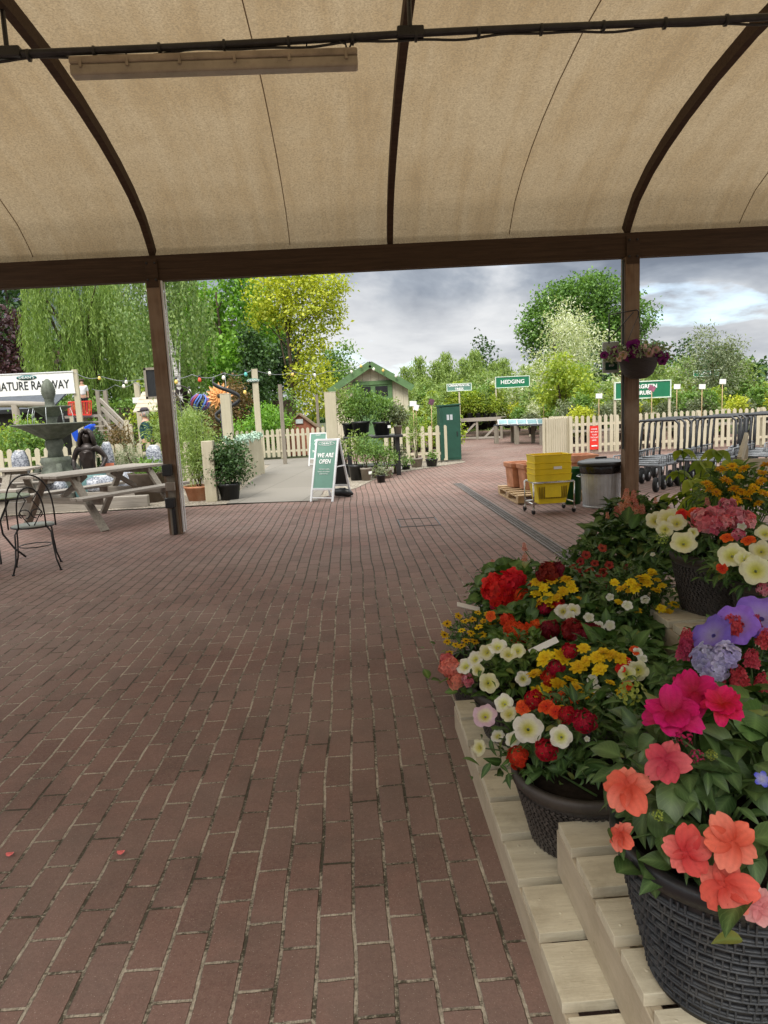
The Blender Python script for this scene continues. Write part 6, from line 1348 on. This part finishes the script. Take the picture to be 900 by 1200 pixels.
def plant(label,cx,cy,z0,pot,dome,leaf,tm,nleaf,lsize,flowers,seed,name='flower_pot',group='potted bedding plants on the display',stems=True,asp=1,up=.55,extra=None,face=.55):
    """pot: (r_bottom, r_top, height, style) or None; dome: (centre, radii); flowers: (kind, px, py, size in px[, lift])"""
    r=np.random.default_rng(seed); rr=random.Random(seed); t=thing(name,label,'flower pot',(cx,cy,z0),0,group); base=Vector((cx,cy,z0))
    ph=pot[2] if pot else .0
    if pot: pot_weave(t,*pot)
    dc,dr=Vector(dome[0]),dome[1]; rim=Vector((cx,cy,z0+ph))
    st=MB(); fp=[]
    for f in flowers:
        kind,px,py,sz=f[:4]; p=dome_hit(px,py,dc,dr); depth=(p-CAMP).dot(fwd); s=sz*depth/FP/2
        tc=(CAMP-p).normalized(); outw=Vector(((p.x-dc.x)/dr[0],(p.y-dc.y)/dr[1],(p.z-dc.z)/dr[2])).normalized()
        n=(tc*face+outw*.35+Vector((0,0,.35))+Vector((rr.gauss(0,.22),rr.gauss(0,.22),rr.gauss(0,.18)))).normalized()
        if kind in('bidens','rud','sanv'): n=(Vector((0,0,1))*.9+tc*.45+Vector((rr.gauss(0,.28),rr.gauss(0,.28),0))).normalized()
        if kind.startswith('spike'): n=(Vector((0,0,1))+outw*.25+Vector((rr.gauss(0,.12),rr.gauss(0,.12),0))).normalized()
        me=rr.choice(FL[kind]); o=link(me.name.split('.')[0],me,None,t); 
        if not me.materials: me.materials.append(PETAL)
        q=n.to_track_quat('Z','Y'); o.rotation_euler=(q@Quaternion((0,0,1),rr.uniform(0,6.28))).to_euler(); o.location=p-base; s*=rr.uniform(.92,1.08)
        if not kind.startswith('spike'): o.location=p+tc*(.014+.35*s)-base
        if kind.startswith('spike'): s*=.5
        s*=(.90 if not kind.startswith(('spike','imp','pet_p')) else 1.0); o.scale=(s,s,s); fp.append(np.array(p-base))
        if stems: a=Vector((rr.gauss(0,.04),rr.gauss(0,.04),ph-.02)); e=p-base-n*s*(.5 if 'spike' not in kind else 0); m_=a.lerp(e,.6)+Vector((0,0,.04)); st.tube([a,m_,e],[.0035,.003,.0022],5)
    if st.v: st.build('stalk',M['stalk'],t,0,False)
    # leaves fill the dome below the flowers
    dcl=np.array(dc-base); dra=np.array(dr)
    d=rnd_dirs(nleaf,r); d[:,2]=np.abs(d[:,2])*1.0-.35*(r.random(nleaf)<.35); u=.45+.55*r.random((nleaf,1))**.6
    P=dcl+d*dra*u*.93; D=d*np.array([1,1,.7])+r.normal(size=(nleaf,3))*.45; D[:,2]+=up*.35-.2; N=d*.5+np.array([[0,0,1.]])+r.normal(size=(nleaf,3))*.35
    if len(fp):
        k=max(3,int(nleaf*.30/len(fp))); Q=np.repeat(np.array(fp),k,0)+r.normal(size=(len(fp)*k,3))*np.array([.045,.045,.02])-np.array([[0,0,.055]])
        inward=(dcl-Q); Q=Q+inward*.10; P=np.concatenate([P,Q]); DD=r.normal(size=(len(Q),3)); DD[:,2]*=.4; D=np.concatenate([D,DD]); N=np.concatenate([N,np.array([[0,0,1.]])+r.normal(size=(len(Q),3))*.4])
    s=lsize*(.55+.75*r.random(len(P))); sc=np.stack([s*asp,s,s],1); V,F=scatter(LT[tm][0],LT[tm][1],P-D/np.linalg.norm(D,axis=1,keepdims=True)*s[:,None]*.4,D,N,sc)
    k=int(nleaf*.5); d=rnd_dirs(k,r); d[:,2]=np.abs(d[:,2])*.9-.1; P2=dcl+d*dra*(.75+.3*r.random((k,1))); D2=d*np.array([1,1,.4])+r.normal(size=(k,3))*.6; s2=lsize*.5*(.5+.8*r.random(k)); V2,F2=scatter(LT['lan'][0],LT['lan'][1],P2-D2*s2[:,None]*.3,D2,np.array([[0,0,1.]])+r.normal(size=(k,3))*.5,s2)
    F=np.concatenate([F,F2+len(V)]); vein=np.concatenate([leaf_vein(LT[tm][0],len(P)),leaf_vein(LT['lan'][0],k)]); V=np.concatenate([V,V2])
    link('foliage',np_mesh('foliage',V,F,True,vein),LF[leaf],t)
    # inner stems so that the middle is not hollow
    q=MB()
    for k in range(16): e=dcl+rnd_dirs(1,r)[0]*dra*.75; q.tube([(rr.gauss(0,.03),rr.gauss(0,.03),ph-.02),tuple((np.array([0,0,ph])+e)/2),tuple(e)],.003,5)
    q.build('stem',M['stalk'],t,0,False)
    return t
M['stalk']=plain('green_stalk',(.06,.11,.025),.6,.3,20)
def J_(lst,kind,sz,jit=.12,seed=1):
    rr=random.Random(seed); return [(kind,x,y,sz*rr.uniform(1-jit,1+jit)) for x,y in lst]

M['nail']=plain('rusty_nail_head',(.10,.06,.035),.6,.4,30,.3)
# ------------------------------------------------------------------ cream painted pallets (stepped display)
def pallet(label,x0,x1,y0,y1,z0,h,nb,rz=0,gap=.034):
    t=thing('painted_pallet',label,'pallet',(x0,y0,z0),0,'cream painted pallets of the flower display'); w_=(y1-y0)/nb; rr=random.Random(int(y0*100+z0*999))
    for k in range(nb):
        q=MB(); q.box(((x1-x0)/2+rr.uniform(-.004,.004),(k+.5)*w_,h-.014+rr.uniform(-.0015,.0015)),(x1-x0,w_-gap,.028)); 
        for x in(.03,.07,(x1-x0)/2-.02): q.lathe([(.0045,h-.002),(.0045,h+.0012),(0,h+.0015)],(x+rr.uniform(-.01,.01),(k+.5)*w_+rr.uniform(-.35,.35)*(w_-gap),0),8,1)
        q.build('deck_board',[M['pallet_paint'],M['nail']],t,.003,False)
    for x in(.016,(x1-x0)/2,(x1-x0)-.016):
        q=MB(); q.box((x+.002,(y1-y0)/2,(h-.030)/2),(.034,y1-y0-.004,h-.030)); q.build('stringer',M['pallet_side'],t,.003,False)
    return t
def paintwood(name,c1,c2,axis):
    w_=NT(name); v=w_.coord(); sc=[9,9,9]; sc[axis]=1.0; g=w_.noise(w_.map(v,tuple(sc)),3,6,.7,.4); fg=w_.noise(w_.map(v,tuple(x*6 for x in sc)),4,3,.7); k=w_.n('ShaderNodeTexVoronoi'); k.inputs['Scale'].default_value=9; w_.l(w_.map(v,tuple(1.0 if i==axis else 1.6 for i in range(3))),k.inputs[0])
    knot=w_.ramp(k.outputs['Distance'],[(.035,(1,1,1)),(.065,(0,0,0))]); d=w_.noise(v,7,6,.75)
    col=w_.ramp(g,[(.3,c1),(.7,c2)]); col=w_.mix(w_.math('MULTIPLY',w_.ramp(d,[(.47,(0,0,0)),(.66,(1,1,1))]),.45),col,(.33,.27,.18)); col=w_.mix(w_.math('MULTIPLY',knot,.75),col,(.20,.15,.10)); col=w_.mix(w_.math('MULTIPLY',w_.ramp(fg,[(.60,(0,0,0)),(.70,(1,1,1))]),.30),col,(.24,.19,.13))
    w_.bsdf(col,.6,0,w_.bump(w_.math('ADD',g,w_.math('MULTIPLY',fg,.8)),.4,.004),.3); return w_.m
M['pallet_paint']=paintwood('pallet_cream_paint',(.50,.44,.32),(.68,.62,.47),0); M['pallet_side']=paintwood('pallet_side_paint',(.42,.35,.25),(.53,.45,.33),1)
pallet('long low cream pallet lying along the aisle',.40,1.55,.70,2.98,0,.135,11)
pallet('cream pallet one step up under the near black pot',.512,1.66,.55,1.765,.137,.163,8,0,.036)
pallet('cream pallet of the second step behind the white petunia pot',.98,2.1,2.05,3.1,.137,.163,6)
pallet('small raised cream pallet under the dark rattan pots',1.19,2.3,2.02,3.02,.30,.29,6)
pallet('low cream pallet at the back of the display',.95,2.6,3.15,4.3,0,.135,6)

# ------------------------------------------------------------------ the flower pots, near to far
PB=('black',)
plant('big black basket weave pot of coral impatiens and magenta geranium',.685,1.205,.302,(.138,.205,.315,'black'),((.69,1.23,.66),(.26,.25,.22)),'impat','imp',170,.075,
 [('imp',735,925,64),('imp',780,893,62),('imp',806,998,66),('imp',856,985,64),('imp',851,1040,76),('imp_pink',889,1062,46),('imp',728,980,38),('ger_mag',789,838,92),('ger_mag',812,812,70),('ger_mag',846,828,62),('bud_mag',801,866,22),('bud_mag',816,886,18),('bud_lime',741,810,30),('bud_lime',771,955,14),('bud_lime',834,885,13),('blue5',893,913,24)],101,face=.75)
r=np.random.default_rng(5)
t=bpy.data.objects['flower_pot']; n=60; P=np.stack([r.normal(.12,.09,n),r.normal(.10,.07,n),.44+r.random(n)*.10],1); D=r.normal(size=(n,3)); D[:,2]*=.3; V,F=scatter(LT['rnd'][0],LT['rnd'][1],P,D,np.array([[0,0,1.]])+r.normal(size=(n,3))*.35,.055+.03*r.random(n)); link('geranium_foliage',np_mesh('geranium_foliage',V,F,True,leaf_vein(LT['rnd'][0],n)),LF['geran'],t)
plant('pot of crimson nemesia, lilac verbena and purple petunias behind the near black pot',1.02,1.66,.302,(.15,.19,.27,'black'),((.99,1.66,.68),(.24,.22,.22)),'bed','ser',420,.055,
 [('spike_crimson',804,768,46),('spike_crimson',806,752,36),('spike_crimson',861,742,46),('spike_crimson',868,800,48),('spike_crimson',880,776,36),('spike_crimson',895,755,40),('spike_crimson',893,806,36),('spike_crimson',882,735,34),('spike_crimson',845,800,24),('verb_lilac',827,771,36),('verb_lilac',849,768,36),('verb_lilac',838,785,34),('pet_purple',833,742,52),('pet_purple',862,731,50),('pet_purple',893,722,62),('pet_purple',897,1118,44)],102)
plant('dark rattan pot of white petunias and red verbena on the low pallet',.635,1.925,.137,(.145,.195,.225,'rattan'),((.66,1.97,.40),(.26,.24,.21)),'bed','lan',420,.060,
 [('pet_white',619,853,38),('pet_white',657,863,33),('pet_blush',568,838,34),('pet_white',590,824,26),('pet_lemon',596,836,24),('pet_white',601,866,24),('pet_lemon',561,876,24),('pet_white',583,862,20),('verb_red',607,887,28),('verb_red',640,880,30),('verb_red',685,846,32),('verb_red',664,838,24),('orange5',613,829,24),('orange5',640,828,24),('orange5',651,834,20),('verb_red',625,820,24),('white_small',688,866,9)],103,face=.85)
plant('pot of creamy petunias at the far end of the low pallet',.625,2.62,.137,(.145,.19,.20,'rattan'),((.63,2.62,.40),(.235,.21,.17)),'bedlime','ov',330,.055,
 [('pet_lemon',573,800,29),('pet_white',556,772,24),('pet_lemon',570,764,24),('pet_white',545,780,25),('pet_white',583,757,24),('pet_lemon',560,785,18),('pet_lemon',596,766,24),('pet_lemon',607,762,20),('pet_white',613,795,20),('ger_coral',527,782,30),('ger_coral',535,797,24),('ger_coral',524,775,20),('verb_pink',548,798,16)],104,face=.8)
plant('pot of large golden yellow bidens and dark red verbena',.93,2.32,.137,(.15,.19,.22,'rattan'),((.91,2.32,.44),(.27,.25,.21)),'bed','ov',430,.075,
 J_([(640,772),(658,770),(687,775),(700,771),(678,782),(655,803),(641,807),(627,790),(631,812),(703,785),(716,768),(727,772),(664,825)],'bidens',25,.15,2)+J_([(652,783),(645,795),(668,763),(648,822)],'verb_red',24,.2,3)+J_([(740,780),(753,772),(747,765),(700,808),(712,812),(694,797)],'white_small',16,.2,4)+J_([(735,790),(748,786)],'pet_lemon',24)+J_([(668,797),(676,806),(690,815),(715,800),(728,812),(684,760),(706,764)],'bidens',19,.2,23)+J_([(660,815),(673,818),(735,803)],'orange5',17,.2,24)+J_([(733,775),(745,762),(727,783)],'orange5',17),105)
plant('dark leaved filler pot with pale flowers behind the golden bidens',1.06,2.72,.137,(.15,.19,.22,'rattan'),((1.02,2.72,.46),(.27,.25,.20)),'bed','ov',460,.085,
 J_([(690,724),(655,715),(735,710),(668,722),(715,733),(701,735),(720,757),(758,748),(749,756)],'white_small',14,.25,5)+J_([(681,745),(671,738),(693,741),(644,738)],'ger_dark',26)+J_([(672,714),(660,716)],'pet_white',20),106)
plant('low cushion of small yellow daisies spilling over the pallet end',.575,3.22,0,(.12,.16,.22,'rattan'),((.575,3.2,.34),(.20,.17,.15)),'bed','lan',420,.038,
 J_([(524,731),(521,744),(524,752),(537,722),(541,739),(545,728),(554,726),(552,742),(561,735),(565,744),(567,728),(577,731),(583,726),(580,739),(587,737),(591,730),(534,756),(541,757),(546,751),(527,765),(556,752),(575,748),(586,748),(571,719),(560,718),(597,722),(592,742)],'sanv',13,.15,6),107)
plant('pot of scarlet and orange geraniums behind the little yellow daisies',.80,3.52,0,(.14,.18,.26,'rattan'),((.79,3.5,.46),(.25,.22,.19)),'geran','rnd',260,.075,
 [('ger_scar',583,690,34),('ger_scar',600,685,34),('ger_scar',607,697,30),('ger_scar',590,700,32),('ger_scar',574,694,22),('ger_scar',621,691,18),('verb_red',596,715,26),('verb_red',585,713,22),('verb_red',612,710,20)],108)
plant('pot of orange geraniums between the petunias and the yellow daisies',.74,3.02,0,(.13,.17,.30,'rattan'),((.745,3.02,.41),(.20,.18,.15)),'geran','rnd',200,.065,
 [('ger_orange',608,742,28),('ger_orange',600,736,22),('ger_orange',620,745,26),('ger_orange',612,752,24),('ger_orange',595,727,18),('ger_orange',630,733,16),('ger_dark',624,753,22),('orange5',575,722,15)],109)
plant('pot of salmon flower spikes at the aisle end of the display',.90,3.95,0,(.14,.18,.26,'rattan'),((.87,3.9,.42),(.22,.2,.17)),'bed','lan',260,.06,
 [('spike_salmon',x,y,16) for x,y in((574,682),(580,676),(586,680),(592,674),(598,678),(603,684),(569,688),(608,676),(614,660),(589,668),(579,668),(597,668))],110)
plant('tall pot of yellow dahlias and dark red geranium',.97,3.08,.137,(.15,.19,.24,'rattan'),((.95,3.1,.55),(.21,.2,.19)),'bed','ov',300,.07,
 J_([(629,683),(647,680),(663,679),(628,696),(642,701),(654,700),(660,693),(637,689),(671,691)],'bidens',19,.15,7)+J_([(632,706),(646,709),(676,703),(668,684)],'bidens',17,.15,29)+J_([(638,712),(655,708)],'verb_red',18,.2,30)+[('bidens',671,717,26),('ger_dark',643,671,26),('ger_dark',652,667,22),('ger_dark',636,674,18),('spike_salmon',615,645,12)],111)
plant('pot of small dark red trumpet flowers among fine leaves',1.24,3.5,.137,(.15,.19,.26,'rattan'),((1.22,3.48,.55),(.25,.22,.20)),'bed','lan',430,.05,
 J_([(680,658),(683,670),(691,668),(707,671),(708,683),(690,680),(699,677),(684,686),(706,692),(695,690),(687,650),(706,642),(714,662),(672,667),(697,660)],'cali',13,.12,8),112)
plant('pot of airy golden bidens in front of the big leaved plant',1.20,2.86,.137,(.15,.19,.24,'rattan'),((1.20,2.86,.60),(.23,.2,.19)),'bed','lan',300,.05,
 J_([(720,683),(727,690),(733,687),(740,683),(747,686),(753,681),(744,690),(737,693),(759,683),(765,673),(770,680),(776,687),(769,692),(750,677),(757,677),(725,706),(733,708),(747,716),(775,713),(783,718),(790,709),(787,728),(764,670)],'bidens',15,.2,9)+J_([(715,700),(728,720),(742,728),(760,735),(772,742),(756,703)],'white_small',11,.2,19),113)
plant('large leaved dark green plant with fuchsia buds by the drain',1.50,3.62,0,(.17,.21,.30,'rattan'),((1.47,3.6,.60),(.33,.28,.26)),'bed','ser',330,.115,
 [('bud_lime',739,663,7),('white_small',765,650,8),('bud_mag',735,665,8)],114)
plant('pot of salmon flower spikes near the dustbin',1.66,4.05,0,(.15,.19,.42,'rattan'),((1.66,4.0,.70),(.26,.22,.22)),'bed','ov',300,.085,
 [('spike_salmon',x,y,17) for x,y in((735,594),(741,588),(729,600),(746,597),(738,604),(724,604),(752,604),(733,586),(745,606))]+[('spike_salmon',x,y,9) for x,y in((712,607),(768,590),(782,600))],115)
plant('upper dark rattan pot of pale yellow petunias and pink verbena',1.455,2.66,.592,(.14,.18,.24,'rattan'),((1.43,2.68,.86),(.27,.21,.14)),'bed','lan',330,.06,
 [('pet_lemon',768,609,27),('pet_lemon',783,606,32),('pet_lemon',793,612,26),('pet_lemon',801,635,36),('pet_lemon',779,620,22),('orange5',799,603,18),('orange5',812,600,18),('bud_lime',776,631,14),('verb_pink',825,610,32),('verb_pink',838,605,28),('verb_pink',848,612,24),('verb_pink',862,607,28),('verb_pink',874,610,26),('verb_pink',852,595,24),('verb_pink',836,617,24),('white_small',835,603,16),('white_small',869,617,14),('spike_salmon',829,592,12),('pet_lemon',812,624,16)],116,face=.8)
plant('second upper dark rattan pot of creamy petunias at the picture edge',1.50,2.33,.592,(.125,.16,.205,'rattan'),((1.42,2.33,.82),(.21,.18,.13)),'bed','lan',260,.06,
 [('pet_lemon',857,650,34),('pet_lemon',886,668,40),('pet_lemon',892,645,28),('pet_lemon',873,655,28),('pet_lemon',897,624,26),('orange5',852,630,18),('orange5',877,633,20),('orange5',846,666,16),('verb_pink',865,627,18),('verb_pink',895,690,16)],117,face=.85)
plant('tall pot of orange yellow rudbeckia beside the cream frame',1.90,3.32,.135,(.16,.2,.45,'rattan'),((1.90,3.32,.93),(.25,.2,.20)),'bedlime','lan',300,.075,
 J_([(845,550),(858,547),(872,549),(866,559),(828,567),(851,563),(860,573),(848,586),(893,554),(892,564),(884,571),(879,577),(896,579),(876,585),(839,577),(863,586),(889,590),(832,573),(898,545),(869,577)],'rud',17,.18,10),118)
# palmate leaved sapling
t=thing('flower_pot','young plant with pale green pointed leaflets before the trolleys','flower pot',(1.98,3.95,0),0,'potted bedding plants on the display'); pot_weave(t,.13,.17,.28,'rattan')
r=np.random.default_rng(120); P=[];D=[];N=[]; q=MB()
for k,(px,py) in enumerate(((800,528),(823,541),(840,528),(812,563),(795,553),(829,556),(803,577),(835,549),(845,565),(788,585),(812,590),(858,540))):
    e=at(px,py,3.95+r.normal()*.08)-Vector(t.location); q.tube([(0,0,.26),(e.x*.5,e.y*.5,.26+(e.z-.26)*.65),tuple(e)],.003,5); a0=r.random()*6
    for j in range(5): a=a0+(j-2)*.62; P.append(tuple(e)); D.append((math.cos(a),math.sin(a),-.25)); N.append((0,-.4,1))
    for j in range(4): P.append((e.x*.6+r.normal()*.06,e.y*.6+r.normal()*.06,.26+(e.z-.26)*r.uniform(.4,.9))); D.append(tuple(r.normal(size=3))); N.append((0,0,1))
q.build('stem',M['stalk'],t,0,False); V,F=scatter(LT['ov'][0],LT['ov'][1],P,D,N,.10+.04*r.random(len(P))); link('foliage',np_mesh('foliage',V,F,True),LF['lime'],t)
# white plant labels among the pots
for i,(px,py,Y,rz) in enumerate(((549,711,3.35,.3),(637,757,2.55,-.4))):
    p=at(px,py,Y); t=thing('plant_label',['white plant label sticking out above the small yellow daisies','white plant label lying among the bidens leaves'][i],'plant label',tuple(p)); q=MB(); q.box((0,0,0),(.12,.03,.003),Matrix.Rotation(rz,3,'Y')@Matrix.Rotation(.5,3,'X')); q.build('label_strip',M['white'],t,.001,False)
# cream painted frame of the farther display
t=thing('timber_stand','cream painted timber display frame behind the rudbeckia','display frame',(2.3,4.55,0))
a=at(868,541,4.5)
q=MB(); q.box((at(873,560,4.52).x,4.54,a.z/2-.01),(.05,.06,a.z-.02)); q.build('upright',M['cream_z'],t,.003)
q=MB(); q.bar((a.x+.01,4.5,a.z-.03),(a.x+1.4,4.5,a.z-.03),.03,.09); q.build('front_rail',M['cream'],t,.003)
q=MB(); q.bar((a.x-.01,4.5,a.z-.01),(a.x+.85,5.9,a.z+.07),.03,.085); q.build('side_rail',M['cream_z'],t,.003)
q=MB(); q.box((a.x+1.38,4.54,a.z/2-.05),(.05,.06,a.z-.1)); q.build('upright',M['cream_z'],t,.003)
q=MB(); q.box((a.x+.83,5.9,a.z/2),(.05,.06,a.z)); q.build('upright',M['cream_z'],t,.003)
# flowers of the hanging basket
b0=Vector(HB.location); r=np.random.default_rng(130); rr=random.Random(9)
for kind,px,py,sz in [('pet_plum',x,y,s) for x,y,s in((708,416,9),(720,412,12),(741,406,14),(745,412,13),(738,418,12),(742,424,11),(750,415,11),(766,408,11),(772,417,11),(776,423,10),(735,423,9),(780,418,9),(757,420,8),(745,402,9))]+[('pet_pinkcream',x,y,s) for x,y,s in((730,416,9),(755,408,9),(760,414,10),(769,410,8),(726,420,7),(764,419,8))]:
    p=at(px,py,8.75-.12+rr.uniform(-.06,.08)); me=rr.choice(FL[kind]); o=link('flower',me,None,HB)
    if not me.materials: me.materials.append(PETAL)
    n=((CAMP-p).normalized()+Vector((rr.gauss(0,.5),0,rr.gauss(0.2,.4)))).normalized(); o.rotation_euler=n.to_track_quat('Z','Y').to_euler(); s=sz*8.75/FP/2*1.15; o.scale=(s,s,s); o.location=p-b0
c=np.stack([r.uniform(-.40,.36,240),r.normal(0,.12,240),.10+r.random(240)*.13],1); c[:,2]-=.18*np.maximum(0,np.abs(c[:,0])-.22); leaf_cloud('foliage',c,rnd_dirs(240,r),4,.03,.05,LF['grey'],HB,r=r)
